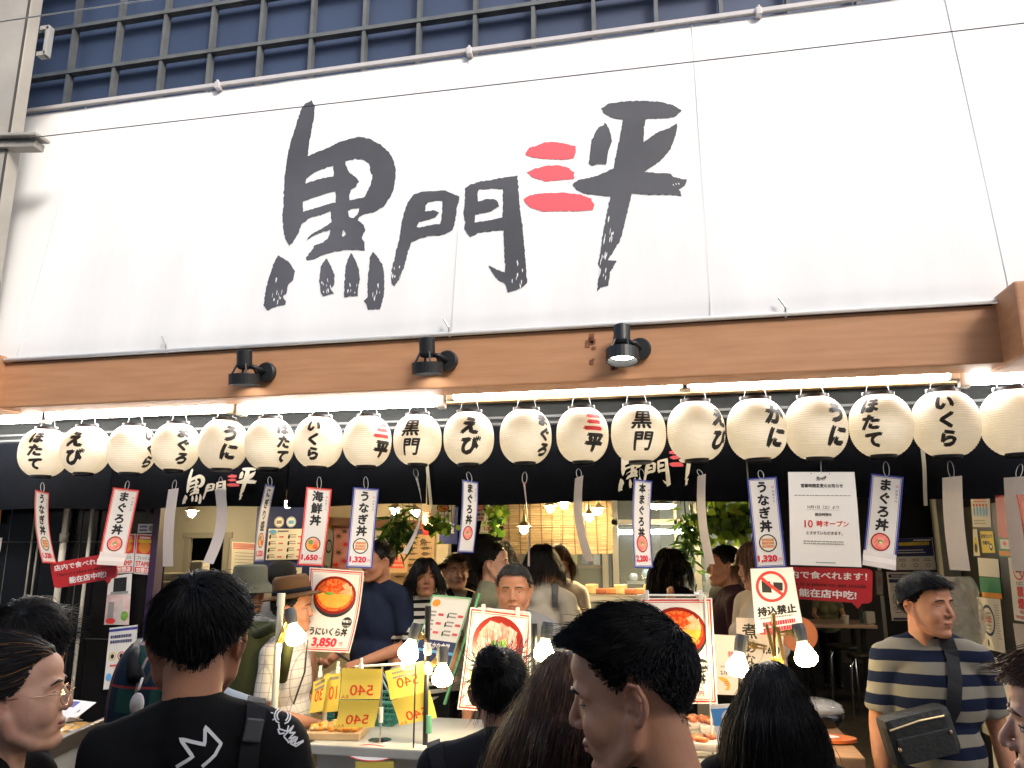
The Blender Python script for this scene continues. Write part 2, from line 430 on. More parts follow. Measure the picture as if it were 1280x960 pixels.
def rough(P, amp=2.0, step=6.0, seed=0):
    out = []; n = len(P)
    for i in range(n):
        a, b = np.array(P[i], float), np.array(P[(i + 1) % n], float); L = np.linalg.norm(b - a); k = max(1, int(L / step))
        nx = np.array([-(b - a)[1], (b - a)[0]]) / (L + 1e-9)
        for j in range(k):
            t_ = j / k; q = a + (b - a) * t_; q = q + nx * amp * (noise.noise((q[0] * .09, q[1] * .09, seed)) * 1.6 + noise.noise((q[0] * .35, q[1] * .35, seed + 5)))
            out.append((q[0], q[1]))
    return out
def A_(P): return [(310 + x / 3.2, 100 + y / 3.2) for x, y in rough(P)]
def B_(P): return [(560 + x / 3.2, 100 + y / 3.2) for x, y in rough(P)]
BRUSH = []   # (colour, outer, holes) in photo pixels
BRUSH.append((0, A_([(255,80),(268,105),(265,150),(255,200),(245,250),(238,305),(270,290),(320,272),(360,250),(410,235),(450,227),(490,238),(530,258),(565,290),(585,325),(592,360),(590,400),(583,440),(570,470),(545,505),(510,528),(470,536),(445,548),(440,562),(462,580),(470,600),(455,630),(465,650),(468,682),(430,680),(385,680),(340,688),(300,700),(270,715),(235,722),(232,710),(262,672),(262,662),(300,650),(322,632),(330,600),(300,607),(265,622),(232,645),(240,630),(268,608),(310,585),(335,570),(330,525),(290,540),(250,550),(215,575),(205,605),(180,650),(165,664),(148,630),(140,590),(138,540),(142,480),(145,400),(155,320),(170,250),(190,190),(212,120),(228,97)]),
  [A_([(230,415),(232,395),(265,370),(310,352),(342,342),(343,385),(300,392),(265,402)]), A_([(220,487),(270,468),(310,455),(350,445),(352,490),(310,500),(260,515),(220,527)]),
   A_([(388,325),(430,316),(465,320),(485,335),(492,375),(500,380),(490,420),(465,470),(440,475),(408,482),(405,470),(412,440),(430,430),(444,408),(438,395),(410,375),(395,350)]),
   A_([(400,525),(420,515),(445,512),(440,535),(425,552),(405,548)]), A_([(375,620),(382,600),(392,615),(380,628)])]))
for P in ([(120,700),(150,718),(170,735),(188,765),(180,800),(160,820),(155,850),(140,865),(152,885),(150,900),(105,908),(78,922),(62,900),(68,850),(80,800),(100,740)],
          [(312,713),(325,730),(345,775),(345,820),(330,838),(345,855),(320,860),(300,868),(290,845),(285,800),(292,745)],
          [(412,692),(430,720),(445,760),(448,800),(440,835),(440,865),(410,865),(385,870),(385,820),(390,760),(398,720)],
          [(500,687),(520,710),(540,740),(547,790),(545,860),(530,918),(480,920),(476,905),(463,885),(480,870),(478,820),(485,750),(488,710)]):
    BRUSH.append((0, A_(P), []))
BRUSH.append((0, A_([(660,462),(690,448),(740,445),(790,443),(815,455),(848,468),(838,510),(830,560),(820,600),(790,615),(770,622),(720,625),(680,638),(655,650),(640,690),(625,750),(605,800),(585,828),(573,810),(575,760),(590,700),(605,640),(615,580),(625,530),(640,490)]),
  [A_([(712,505),(720,490),(750,484),(778,484),(778,530),(770,575),(730,580),(690,590),(675,588),(685,568),(720,560),(750,550),(765,530),(750,522),(708,525)])]))
BRUSH.append((0, A_([(870,435),(890,420),(930,408),(980,400),(1030,388),(1078,382),(1082,430),(1085,490),(1095,560),(1105,650),(1112,740),(1117,810),(1100,830),(1060,845),(1040,852),(1030,815),(1000,800),(985,780),(958,738),(990,755),(1030,770),(1025,690),(1022,600),(970,605),(920,612),(890,630),(865,595),(870,570),(862,540),(868,490)]),
  [A_([(925,440),(970,436),(1020,437),(1020,500),(1018,550),(970,560),(907,570),(910,540),(940,532),(975,525),(1005,505),(995,480),(960,475),(920,487),(918,460)])]))
for P in ([(308,295),(325,270),(360,262),(385,250),(430,247),(480,255),(510,265),(512,290),(500,315),(440,318),(380,315),(330,308),(310,300)],
          [(315,370),(345,355),(390,343),(440,340),(480,350),(505,370),(503,395),(450,400),(390,405),(340,390)],
          [(302,475),(330,460),(390,452),(450,450),(530,458),(570,475),(585,500),(580,520),(520,525),(440,525),(380,527),(330,510),(308,490)]):
    BRUSH.append((1, B_(P), []))
BRUSH.append((0, B_([(612,115),(640,95),(700,86),(770,83),(850,88),(900,100),(935,122),(915,145),(870,155),(792,157),(785,190),(782,250),(830,215),(880,195),(918,173),(912,220),(890,280),(850,325),(785,370),(840,373),(890,375),(900,388),(955,400),(950,420),(925,440),(935,465),(880,460),(800,460),(735,455),(725,500),(715,540),(700,600),(690,640),(660,690),(640,720),(675,725),(650,770),(640,825),(610,830),(597,848),(600,800),(612,760),(600,735),(610,690),(618,620),(630,560),(642,500),(650,465),(600,462),(545,455),(515,440),(497,418),(520,400),(580,388),(630,370),(662,355),(670,310),(685,240),(700,160),(660,152),(625,135)]), []))
BRUSH.append((0, B_([(600,190),(622,182),(628,168),(640,185),(650,210),(656,245),(640,290),(632,340),(600,338),(575,345),(563,335),(568,290),(575,240)]), []))
def onsign(px, py):
    q = onb(px, py); return bpt(q.x, 0) * 0 + Vector(cshape((q.x - XL) / (XR - XL), (q - BP0).dot(BU) / BH)) + BN * .0025
mb = MB()
for ci, P, H in BRUSH:
    V, T = fill(P, H); T = [q[::-1] for q in T]                # pixel y runs down
    V, T = split_long(V, T, 22)
    mb.add([tuple(onsign(x, y)) for x, y in V], T, ci)
mb.build("lettering", [GREY, SRED], ca)
mb = MB(); rr = random.Random(21)                                # dry-brush gaps where the strokes run out
def gaps(fx, x0, y0, x1, y1, n, ln):
    for i in range(n):
        t_ = rr.random() ** .6; x = x0 + (x1 - x0) * t_ + rr.uniform(-1, 1) * fx; y = y0 + (y1 - y0) * t_; L = rr.uniform(.4, 1) * ln; w_ = rr.uniform(.3, 1.0)
        sl = (x1 - x0) / (y1 - y0); P = [(x - w_, y), (x, y - L * .3), (x + w_ * .7, y), (x + sl * L * .5 + w_ * .5, y + L * .6), (x + sl * L, y + L), (x + sl * L * .4 - w_, y + L * .5)]
        V, T = fill(P); mb.add([tuple(onsign(a, b_) + BN * .001) for a, b_ in V], [q[::-1] for q in T])
gaps(6, 768, 262, 752, 350, 18, 8); gaps(6, 405, 345, 409, 366, 9, 5); gaps(8, 350, 340, 342, 380, 9, 6); gaps(6, 443, 350, 440, 368, 6, 5); gaps(6, 470, 350, 468, 380, 9, 6); gaps(7, 648, 320, 647, 360, 9, 6); gaps(6, 497, 320, 494, 350, 7, 6); gaps(5, 840, 225, 850, 238, 5, 4)
mb.build("dry_brush_gaps", CANV, ca)
def brush_logo(mb, mapf, mats=(0, 1)):
    """the same lettering in a unit box, x 0..1 along, y 0..1 down"""
    for ci, P, H in BRUSH:
        V, T = fill(P, H); T = [q[::-1] for q in T]
        mb.add([tuple(mapf((x - 330) / 530, (y - 125) / 263)) for x, y in V], T, mats[ci])

# ============================================================ wooden beam, its end blocks, the slatted soffit
WOOD = mat("beam_wood", (.50, .265, .14), .6, col2=(.41, .205, .10), vscale=2.2, tex='noise', stretch=(1.2, 6, 14), bump=.06, bscale=30)
WOOD2 = mat("soffit_wood", (.50, .33, .17), .6, var=.2, vscale=3, stretch=(1, 8, 8))
bY = -.372
bt = at(640, 417, bY).z; bb = at(640, 481, bY).z
be = thing("beam", (0, bY, bb), "long orange brown wooden beam under the white sign", "beam")
mb = MB(); mb.box((0, bY + .1, (bt + bb) / 2), (24, .2, bt - bb), bev=.008); mb.build("timber", WOOD, be)
mb = MB(); mb.box((0, bY + .14, bt + .03), (24, .2, .06)); mb.build("dark_fillet", mat("dark_wood", (.10, .045, .022), .6, var=.3), be)
for (px, w_) in ((1277, .42), (-108, .42)):
    x0 = at(px, 420 if px > 600 else 480, bY - .22).x
    mb = MB(); mb.box((x0 + w_ / 2, bY - .02, (bt + bb) / 2 + .015), (w_, .40, bt - bb + .06), bev=.012); mb.build("end_block", WOOD, be)
for px in (738, 768):     # the peeled vertical scars on the wood
    a, b_ = at(px, 420, bY - .004), at(px + 1, 462, bY - .004); mb = MB(); rr = random.Random(px)
    for i in range(9):
        z = b_.z + (a.z - b_.z) * rr.random(); mb.box((a.x + rr.uniform(-.018, .018), bY - .002, z), (rr.uniform(.012, .03), .004, rr.uniform(.006, .03)))
    mb.build("peeling_scar", mat("scar", (.21, .085, .045), .7, var=.4, vscale=40), be)
so = thing("soffit", (0, .5, bb), "lit wooden slat ceiling of the shop front behind the beam", "ceiling")
mb = MB(); mb.box((0, .75, bb + .10), (24, 1.5, .03)); mb.build("board", WOOD2, so)
mb = MB()
for i in range(64): mb.box((-9.6 + i * .3, .50, bb + .068), (.045, .96, .034))
mb.box((0, .22, bb + .045), (24, .04, .03)); mb.build("slats", WOOD2, so)
PIPE = mat("conduit_paint", (.52, .47, .42), .45, var=.1)
cp = thing("conduit", (0, .04, bb), "pale painted conduit pipe running under the beam between clamps", "pipe")
a = at(-60, 507, .03); b_ = at(1330, 455, .03)
mb = MB(); mb.tube([a, b_], .016, 10); mb.build("pipe", PIPE, cp, smooth=True)
for px, py in ((172, 494), (385, 487), (857, 470), (1148, 458)):
    p = at(px, py, .02); p.z = a.z + .01; mb = MB(); mb.box(p + Vector((0, 0, .055)), (.05, .05, .008)); mb.tube([p + Vector((0, 0, .055)), p + Vector((0, 0, -.03))], .008, 8); mb.box(p + Vector((0, 0, -.03)), (.035, .05, .02), bev=.004)
    mb.build("clamp", mat("clamp_steel", (.35, .33, .31), .4, metal=.8), cp)

# ============================================================ fluorescent battens
TUBE = mat("tube_glow", (.95, .97, 1.0), .4, emit=30.0, ecol=(1.0, .985, .95))
TRAY = mat("tray_white", (.72, .72, .70), .4)
CAPG = mat("tube_cap", (.30, .30, .28), .45, var=.1)
def batten(x0, y0, x1, y1, th, label, Y=-.05):
    a, b = at(x0, y0, Y), at(x1, y1, Y); z = (a.z + b.z) / 2; a.z = b.z = z
    r = th * mpp((x0 + x1) / 2, (y0 + y1) / 2, Y) / 2
    t = thing("fluorescent_light", ((a.x + b.x) / 2, Y, z + .06), label, "light", "fluorescent lights under the beam")
    mb = MB(); mb.tube([a, b], r, 10); mb.build("tube", TUBE, t, smooth=True)
    mb = MB(); L = b.x - a.x; c = (a + b) / 2
    mb.box(c + Vector((0, .03, r + .028)), (L + .02, .07, .03), bev=.004); mb.build("housing", TRAY, t)
    for p, s in ((a, -1), (b, 1)):
        mb = MB(); mb.box(p + Vector((s * .025, .012, .012)), (.05, .055, r * 2 + .045), bev=.008); mb.build("end_cap", CAPG, t)
batten(-120, 528, 52, 520, 15, "fluorescent tube light at the far left edge, cut by the frame")
batten(62, 518, 284, 508, 15, "fluorescent tube light above the four leftmost whole lanterns")
batten(306, 509, 546, 500, 17, "bright thick fluorescent tube light left of the beam centre")
batten(568, 494, 852, 482, 9, "slim fluorescent tube light above the centre lanterns, left one of the joined pair")
batten(860, 482, 1186, 468, 9, "slim fluorescent tube light above the notice, right one of the joined pair")
batten(1212, 474, 1420, 466, 15, "fluorescent tube light at the right edge under the beam end block")

# ============================================================ spotlights on the beam
BLK = mat("black_metal", (.014, .016, .018), .42, var=.2, vscale=20)
LENS = mat("spot_lens", (1, .97, .9), .3, emit=6.0, ecol=(1, .95, .85))
def spotlight(px, py, label, tilt, turn):
    base = at(px, py, bY - .01)
    t = thing("spotlight", base, label, "spotlight", "black spotlights on the beam")
    mb = MB(); mb.lathe([(.058, 0), (.058, .022), (.05, .03), (0, .03)], base, 24, rotm(R(90))); mb.build("mounting_plate", BLK, t, smooth=False)
    M_ = rotm(0, 0, turn) @ rotm(R(tilt)); o = base + Vector((-.085, -.10, .005)); K = .80; LB = lambda pr: [(r * K, z * K) for r, z in pr]
    def P(x, y, z): return o + M_ @ Vector((x * K, y * K, z * K))
    mb = MB(); mb.lathe(LB([(0, .13), (.048, .13), (.053, .125), (.053, .02), (.045, .0), (.03, -.005)]), o, 24, M_); mb.build("lamp_body", BLK, t, smooth=False)
    mb = MB(); mb.lathe(LB([(.062, -.035), (.105, -.04), (.105, -.115), (.095, -.115), (.085, -.06), (.055, -.045)]), o, 28, M_); mb.build("hood", BLK, t)
    mb = MB(); mb.lathe(LB([(.083, -.075), (.0, -.07)]), o, 20, M_); mb.build("lens", LENS, t)
    for k in range(4):
        mb = MB(); a = k * math.pi / 2 + .6; mb.tube([P(.048 * math.cos(a), .048 * math.sin(a), .03), P(.086 * math.cos(a), .086 * math.sin(a), -.045)], .006, 6); mb.build("strut", BLK, t)
    mb = MB(); mb.tube([base + Vector((0, -.02, 0)), base + Vector((-.02, -.10, .01)), o + Vector((.03, 0, .01))], .014, 8); mb.build("arm", BLK, t, smooth=True)
spotlight(334, 466, "black spotlight on the beam, leftmost of the three", 8, .1)
spotlight(560, 452, "black spotlight on the beam, middle one of the three", 8, -.05)
spotlight(800, 437, "black spotlight on the beam nearest the two peeling scars", -8, 0)

# ============================================================ pillar at the left edge, wires across the sign
PIL = mat("pillar_paint", (.36, .34, .30), .6, var=.2, vscale=2.5, bump=.1, bscale=25)
pY = -.52
xm = at(38, 10, pY).x; pD = next(d for d in np.arange(.02, .6, .005) if at(52, 10, pY + d).x < xm or d > .59); xr = xm
t = thing("pillar", (xr - .5, pY, 0), "grey beige painted steel pillar at the left edge with a ledge", "pillar")
mb = MB(); print("PILLAR", xm, pD); mb.box((xm - .5, pY + .045, 4.5), (1.0, .09, 9), bev=.006); mb.build("shaft", PIL, t)
mb = MB(); mb.box((xm - .012, pY - .004, 4.5), (.012, .01, 9)); mb.build("joint", mat("joint_dark", (.06, .055, .05), .8), t)
e = at(50, 157, pY - .05)
mb = MB(); mb.box((e.x - .5, pY - .01, e.z - .012), (1.0, .12, .022), rotm(0, R(6)), bev=.006); mb.box((e.x - .53, pY + .01, e.z - .055), (.98, .08, .05), rotm(0, R(6)), bev=.006); mb.build("ledge", PIL, t)
p = at(58, 50, pY + .1); mb = MB()
mb.box((xr + .035, pY + .12, p.z + .10), (.07, .05, .03)); mb.box((xr + .035, pY + .12, p.z - .10), (.07, .05, .03)); mb.box((xr + .06, pY + .12, p.z), (.03, .05, .23), bev=.008); mb.build("bracket", mat("bracket_grey", (.30, .30, .29), .5), t)
a, b_ = at(32, 173, -.95), at(1340, 19, -.72); b_ = a + (b_ - a) * 1.9; mb = MB(); mb.tube([a + (b_ - a) * (i / 20) + Vector((0, 0, -.012 * math.sin(math.pi * i / 20))) for i in range(21)], .0028, 6)
tag(mb.build("overhead_wire", WIRE, smooth=True), "thin dark wire stretched across the front of the white sign", "wire")
a, b_ = at(-60, 36, -1.3), at(400, -32, -.9); b_ = a + (b_ - a) * 2.5; mb = MB(); mb.tube([a, b_], .004, 6)
tag(mb.build("overhead_wire", WWIRE, smooth=True), "pale wire crossing in front of the navy wall at the top left", "wire")
# ============================================================ lanterns
LPAP = mat("lantern_paper", (.90, .88, .82), .6, var=.05, vscale=9, trans=.42, bump=.1, bscale=90)
LBLK = mat("lantern_black", (.008, .008, .009), .35)
LINK = mat("lantern_ink", (.012, .011, .011), .6)
LRED = mat("lantern_red", (.60, .02, .025), .6)
LGLOW = mat("lantern_fill_glow", (1, .85, .6), .4, emit=5.0, ecol=(1, .80, .52))
LR, LH, NR = .5, .5, 26
def lan_prof(z):                      # unit lantern: radius at height z (-.5..+.5)
    s = max(0.0, 1 - (abs(z) / .56) ** 2.35); return .5 * s ** .5
mb = MB(); pr = []
for i in range(NR * 4 + 1):
    z = -.5 + i / (NR * 4); rib = math.sin(math.pi * ((i / 4) % 1)); pr.append((lan_prof(z) - .011 * (1 - rib), z))
mb.lathe(pr, (0, 0, 0), 56)
mb.f = [f for f in mb.f if len(f) == 4]; mb.m = [0] * len(mb.f)
_paper = mb.build("lantern_paper", LPAP, loc=(0, 0, 0), smooth=True)
mb = MB(); r0 = lan_prof(.5)
mb.lathe([(r0 * .93, .47), (r0 * 1.02, .47), (r0 * 1.02, .555), (r0 * .93, .555), (r0 * .93, .47)], (0, 0, 0), 40); _tr = mb.build("ring", LBLK, loc=(0, 0, 0))
mb = MB(); mb.lathe([(0, -.545), (r0 * .86, -.55), (r0 * .86, -.475), (r0 * .8, -.47)], (0, 0, 0), 40); _br = mb.build("ring", LBLK, loc=(0, 0, 0))
mb = MB()
for s in (-1, 1): mb.box((s * r0 * 1.0, 0, .545), (.03, .05, .05)); mb.tube([(s * r0 * .8, 0, .55), (s * r0 * .35, 0, 1.0)], .0035, 5)
_wh = mb.build("hanger", WWIRE, loc=(0, 0, 0))
_lan = [o.data for o in (_paper, _tr, _br, _wh)]
for o in (_paper, _tr, _br, _wh): bpy.data.objects.remove(o)
LANT = [(55, 566, 61, "ほたて", 44, ""), (107, 563, 61, "えび", 93, ""), (165, 562, 62, "", 188, "いくら"), (220, 559, 61, "まぐろ", 229, ""), (279, 556, 61, "うに", 287, ""),
        (337, 555, 62, "ほたて", 355, ""), (398, 553, 62, "いくら", 391, ""), (459, 552, 62, "三平", 479, ""), (522, 550, 62, "黒門", 513, ""), (586, 548, 65, "えび", 588, ""),
        (657, 546, 67, "まぐろ", 682, ""), (728, 544, 67, "三平", 744, ""), (798, 542, 70, "黒門", 804, ""), (870, 539, 73, "", 901, "えび"), (946, 537, 75, "かに", 971, ""),
        (1020, 535, 77, "うに", 1047, ""), (1101, 532, 80, "ほたて", 1089, ""), (1182, 530, 84, "いくら", 1184, ""), (1269, 528, 85, "", 1320, "")]
LLAB = ["cream paper lantern reading ほたて at the far left end of the row", "cream paper lantern reading えび, second from the left end", "blank faced cream paper lantern in the left half of the row, third from the left",
        "cream paper lantern reading まぐろ in the left half of the row", "cream paper lantern reading うに beside the left curtain logo", "cream paper lantern with ほたて turned to its right edge", "cream paper lantern reading いくら left of the beam centre",
        "cream paper lantern with red and black kanji 三平, left one of two", "cream paper lantern with 黒門 beside the centre えび lantern", "cream paper lantern reading えび below the middle spotlight", "cream paper lantern with まぐろ turned to its right edge",
        "cream paper lantern with red and black kanji 三平, right one of two", "cream paper lantern with 黒門 in front of the right curtain logo", "blank faced cream paper lantern between 黒門 and かに", "cream paper lantern reading かに on its right side",
        "cream paper lantern reading うに above the white notice", "cream paper lantern reading ほたて near the right end", "cream paper lantern reading いくら, last whole one at the right", "blank cream paper lantern cut by the right edge of the photo"]
LPOS = []; TILT = [.03, -.05, .02, .06, -.03, -.06, .045]
for k, (px, py, wpx, txt, tpx, side) in enumerate(LANT):
    c = at(px, py, 0.0); d = wpx * mpp(px, py, 0) * (.975 if abs(px - 640) < 400 else .93)
    h = d * 1.0
    vd = math.atan2((c - CAM).x, (c - CAM).y)                     # viewing direction
    t = thing("paper_lantern", (c.x, c.y, c.z - h * .55), LLAB[k], "lantern", "paper lanterns under the beam")
    LPOS.append((c, d))
    for nm, me in zip(("paper_shade", "top_ring", "bottom_ring", "hanger"), _lan):
        o = bpy.data.objects.new(nm, me); COL.objects.link(o); o.parent = t; o.location = (0, 0, h * .55); o.rotation_euler[1] = TILT[k % 7] * .5; o.scale = (d, d, h); o.rotation_euler[2] = RNG.uniform(0, 6) if nm == "paper_shade" else 0
        OFF[o.name] = OFF[t.name]
    mb = MB(); mb.ball(c, .034, 8, 6); mb.build("bulb", LGLOW, t, smooth=True)  # unseen glow added inside the paper to brighten the lantern
    shade = [q for q in t.children if q.name.startswith("paper_shade")][0]
    st = txt or side
    if st:
        off = max(-.93, min(.93, (tpx - px) / (wpx / 2)))
        a0 = math.asin(off) * .96; n = len(st); ch = .385 if n == 2 else .285
        mbl = MB()
        for i, g in enumerate(st):
            V, T = text2d(g, 0, 0, ch, sx=1.12 if n == 3 else 1.0)
            V = V + np.array([V[:, 1] * .18 + 0, V[:, 0] * .10 * 0 + (n - 1) / 2 * ch * 1.06 - i * ch * 1.06 + .0]).T
            V, T = split_long(V, T, .02)
            for q, (bx, by) in enumerate(bold_copies((.030 if g in '黒門' else .068) * ch)):
                out = []
                for x, y in V:
                    a = a0 + (x + bx) / .5; z = (y + by) * .93; r = lan_prof(z) + .004 + .0007 * q
                    th = a - vd                                          # 0 = facing the camera
                    out.append((c.x + d * r * math.sin(th), c.y - d * r * math.cos(th), c.z + h * z))
                mbl.add(out, T, 1 if g == "三" else 0)
        mbl.build("lettering", [LINK, LRED], t)
mb = MB(); mb.tube([at(-60, 520, 0) * 1, at(1340, 470, 0)], .0035, 6)
tag(mb.build("lantern_cable", WWIRE, smooth=True), "thin cable the row of lanterns hangs from under the beam", "cable")

# ============================================================ dark curtain behind the lanterns
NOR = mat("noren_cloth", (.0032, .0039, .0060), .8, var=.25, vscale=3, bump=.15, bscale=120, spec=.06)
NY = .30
nt_ = thing("noren_curtain", (0, NY, 2.0), "wide dark navy shop curtain behind the lantern row with white and red brush logo", "curtain")
zb0 = at(60, 637, NY).z; zb1 = at(1200, 622, NY).z; zb = (zb0 + zb1) / 2; zt = at(640, 533, NY).z
x0, x1 = at(-60, 600, NY).x, at(1330, 600, NY).x
cuts = [x0, at(140, 600, NY).x, at(360, 600, NY).x, at(533, 600, NY).x, at(935, 600, NY).x, at(1155, 600, NY).x, x1]
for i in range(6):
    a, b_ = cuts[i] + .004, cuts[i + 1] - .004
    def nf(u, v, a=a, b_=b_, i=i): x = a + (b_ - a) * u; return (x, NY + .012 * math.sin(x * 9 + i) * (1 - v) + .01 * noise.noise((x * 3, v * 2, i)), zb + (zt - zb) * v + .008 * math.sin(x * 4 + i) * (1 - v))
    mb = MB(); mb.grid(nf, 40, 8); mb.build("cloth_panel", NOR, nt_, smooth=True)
SHB = mat("tube_reflection_box", (.010, .011, .011), .6, spec=.2, var=.15, vscale=3)
sb = thing("tube_reflection_box", (0, NY + .1, zt), "added grey band with painted tube reflection lines above the dark curtain behind the lantern tops", "reflection band")  # added box for the grey band; its paler lines stand for tube reflections
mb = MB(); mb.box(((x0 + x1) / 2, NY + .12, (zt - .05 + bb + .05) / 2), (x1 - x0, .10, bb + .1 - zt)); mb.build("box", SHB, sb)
for q in (.25, .6): mb = MB(); mb.box(((x0 + x1) / 2, NY + .065, zt + (bb - zt) * q), (x1 - x0, .012, .014)); mb.build("rib", mat("tube_reflection_line", (.05, .052, .05), .4), sb)
for px in (533, 1153):
    a, b_ = at(px, 560, NY - .02), at(px + 5, 632, NY - .02); mb = MB(); mb.grid(lambda u, v: tuple(a + (b_ - a) * v + Vector((.02 * (u - .5), -.01 * math.sin(v * 5), 0))), 2, 8); mb.build("side_strap", mat("strap_pale", (.5, .5, .44), .7), nt_)
WHT = mat("print_white", (.82, .80, .70), .6)
for (xa, ya, xb, yb) in ((231, 586, 318, 629), (771, 552, 880, 613)):
    P0, P1 = at(xa, ya, NY - .035), at(xb, yb, NY - .035); mb = MB()
    brush_logo(mb, lambda u, v: (P0.x + (P1.x - P0.x) * u, NY - .035 + .012 * math.sin((P0.x + (P1.x - P0.x) * u) * 9), P0.z + (P1.z - P0.z) * v))
    mb.build("logo", [WHT, SRED], nt_)

# ============================================================ hanging menu strips
UNAGI = mat("grilled_eel", (.52, .16, .045), .4, col2=(.75, .42, .22), vscale=40, stretch=(1, 1, 3))
TUNA = mat("tuna_red", (.75, .13, .10), .35, col2=(.86, .42, .36), vscale=45)
SALM = mat("salmon_orange", (.85, .28, .10), .35, col2=(.9, .55, .35), vscale=40)
UNI = mat("urchin_orange", (.82, .30, .03), .4, col2=(.88, .45, .08), vscale=28)
ROE = mat("roe_red", (.70, .06, .015), .25, col2=(.85, .22, .05), vscale=90, tex='voronoi')
LEAF = mat("herb_green", (.16, .34, .05), .5, var=.4, vscale=40)
LACQ = mat("lacquer_red", (.28, .022, .015), .25)
DBOWL = mat("bowl_dark", (.03, .028, .03), .3)
PRED = mat("price_red", (.62, .02, .05), .5)
FAINT = mat("faint_print", (.56, .54, .54), .6); FAINTR = mat("faint_red", (.70, .54, .52), .6)
GRYT = mat("small_print", (.25, .25, .25), .6)
def dish(s, cx, cy, r, kind, ry=None):
    ry = ry or r; s.disc(cx, cy, r, ry, LACQ if kind == 'tuna' else DBOWL)
    a = r * .86; b_ = ry * .86
    if kind == 'eel':
        s.disc(cx, cy, a, b_, mat("rice", (.75, .70, .6), .6))
        for i in range(3): s.rect(cx - a * .78, cy - b_ * .62 + i * b_ * .42, cx + a * .80, cy - b_ * .26 + i * b_ * .42, UNAGI)
    elif kind == 'tuna':
        s.disc(cx, cy, a, b_, TUNA); s.disc(cx, cy, a * .32, b_ * .26, LEAF); s.disc(cx + a * .05, cy - b_ * .1, a * .2, b_ * .12, mat("ginger", (.8, .72, .4), .5))
    else:
        s.disc(cx, cy, a, b_, SALM); s.disc(cx - a * .35, cy - b_ * .3, a * .5, b_ * .45, UNI); s.disc(cx - a * .35, cy + b_ * .3, a * .4, b_ * .35, LEAF); s.disc(cx + a * .35, cy + b_ * .35, a * .45, b_ * .4, TUNA); s.disc(cx + a * .4, cy - b_ * .35, a * .42, b_ * .4, ROE)
SW, SH = .152, .46
def menu_sheet(title, price, border, kind):
    s = Sheet(SW, SH, PAPER, 4, 16)
    s.frame(.0, .0085, border); s.frame(.0115, .0022, border)
    n = len(title); ch = .062 if n <= 4 else .054
    if n == 3: ch = .066
    s.text(title, -.004, .215 - n * ch * .54, ch, vertical=True, bold=.045, pitch=1.08, sx=1.02)
    s.text("味噌汁付", .050, .13, .013, GRYT, vertical=True, bold=.01, pitch=1.3); s.ring(.05, .178, .004, .006, RED, 16)
    dish(s, -.003, -.105, .045, kind, .045)
    if price: s.text(price, -.012, -.180, .042, PRED, bold=.055, width=.092); s.text("円", .051, -.187, .018, PRED, bold=.0)
    return s
def back_sheet(title, price):
    s = Sheet(SW, SH, PAPERB, 4, 20)
    n = len(title); ch = .054; s.text(title, .0, .215 - n * ch * .54, ch, FAINT, vertical=True, bold=.01, pitch=1.08, mirror=True)
    s.ring(0, -.105, .040, .0425, FAINTR, 32); s.text(price, 0, -.180, .036, FAINTR, bold=.0, width=.09, mirror=True)
    return s
def hang(tp, bp, rel, label, sheet=None, Y=-.02, hook=None, W=None, cat="menu strip", grp="hanging menu strips", flap=False, **k):
    a, b_ = at(*tp, Y), at(*bp, Y); h = (a - b_).length; s = sheet
    w_ = W or s.w; yaw = rel - math.atan2((a - CAM).x, (a - CAM).y)
    k.setdefault('curl', .014 * math.sin(len(label) * 2.3 + tp[0])); mp = strip_map(a, b_, yaw, w_, h, **k); sx, sy = w_ / s.w, h / s.h
    f = lambda x, y, l: mp(x * sx, y * sy, l)
    t = thing("menu_strip", a, label, cat, grp)
    s.build("paper_strip", f, t, back=PAPERB)
    top = Vector(f(0, s.h / 2 - .008, .001)); hk = at(*hook, Y + .015) if hook else top + Vector((0, 0, .07))
    mb = MB(); m_ = (top + hk) / 2; r = (hk - top).length / 2; sd = Vector((1, 0, 0)); pts = []
    for i in range(15):
        an = 2 * math.pi * i / 14; pts.append(m_ + (hk - top) / 2 * -math.cos(an) + sd * (min(.014, r * .55) * math.sin(an)))
    mb.tube(pts, .0016, 6); mb.build("wire_loop", WWIRE, t, smooth=True)
    if flap:
        mb = MB(); F = lambda x, y: tuple(Vector(f(x, y, .006)) + Vector((0, -.012, 0)) * (1 if y < -.2 else 0))
        mb.grid(lambda u, v: F(-SW / 2 + SW * u, -.232 + .075 * v), 2, 3); mb.build("folded_flap", PAPERB, t)
    return t
wpx = lambda px, py, n: n * mpp(px, py, -.02)
hang((53, 614), (62, 704), R(58), "narrow turned strip reading うなぎ丼 with red border, leftmost of all strips", menu_sheet("うなぎ丼", "1,320", RED, 'eel'), hook=(53, 603), bow=-.01, W=SW * .95)
hang((158, 611), (139, 706), R(10), "red bordered tuna bowl strip reading まぐろ丼 swinging to the left", menu_sheet("まぐろ丼", "", RED, 'tuna'), hook=(160, 601), flap=True)
hang((217, 611), (210, 708), R(118), "blank backed narrow strip left of the left curtain logo", back_sheet("うなぎ丼", "1,320"), hook=(219, 600), W=SW * .8)
hang((275, 612), (260, 704), R(120), "blank backed strip curling left below the left curtain logo", back_sheet("まぐろ丼", "2,200"), hook=(276, 596), bow=.035, W=SW * .8)
hang((338, 606), (324, 702), R(68), "narrow turned strip reading にぎり盛 with dark blue edge", menu_sheet("にぎり盛", "1,320", BLUE, 'mix'), hook=(337, 596), W=SW * .95)
hang((399, 610), (388, 707), R(14), "red bordered strip reading 海鮮丼 priced 1,650", menu_sheet("海鮮丼", "1,650", RED, 'mix'), hook=(399, 596))
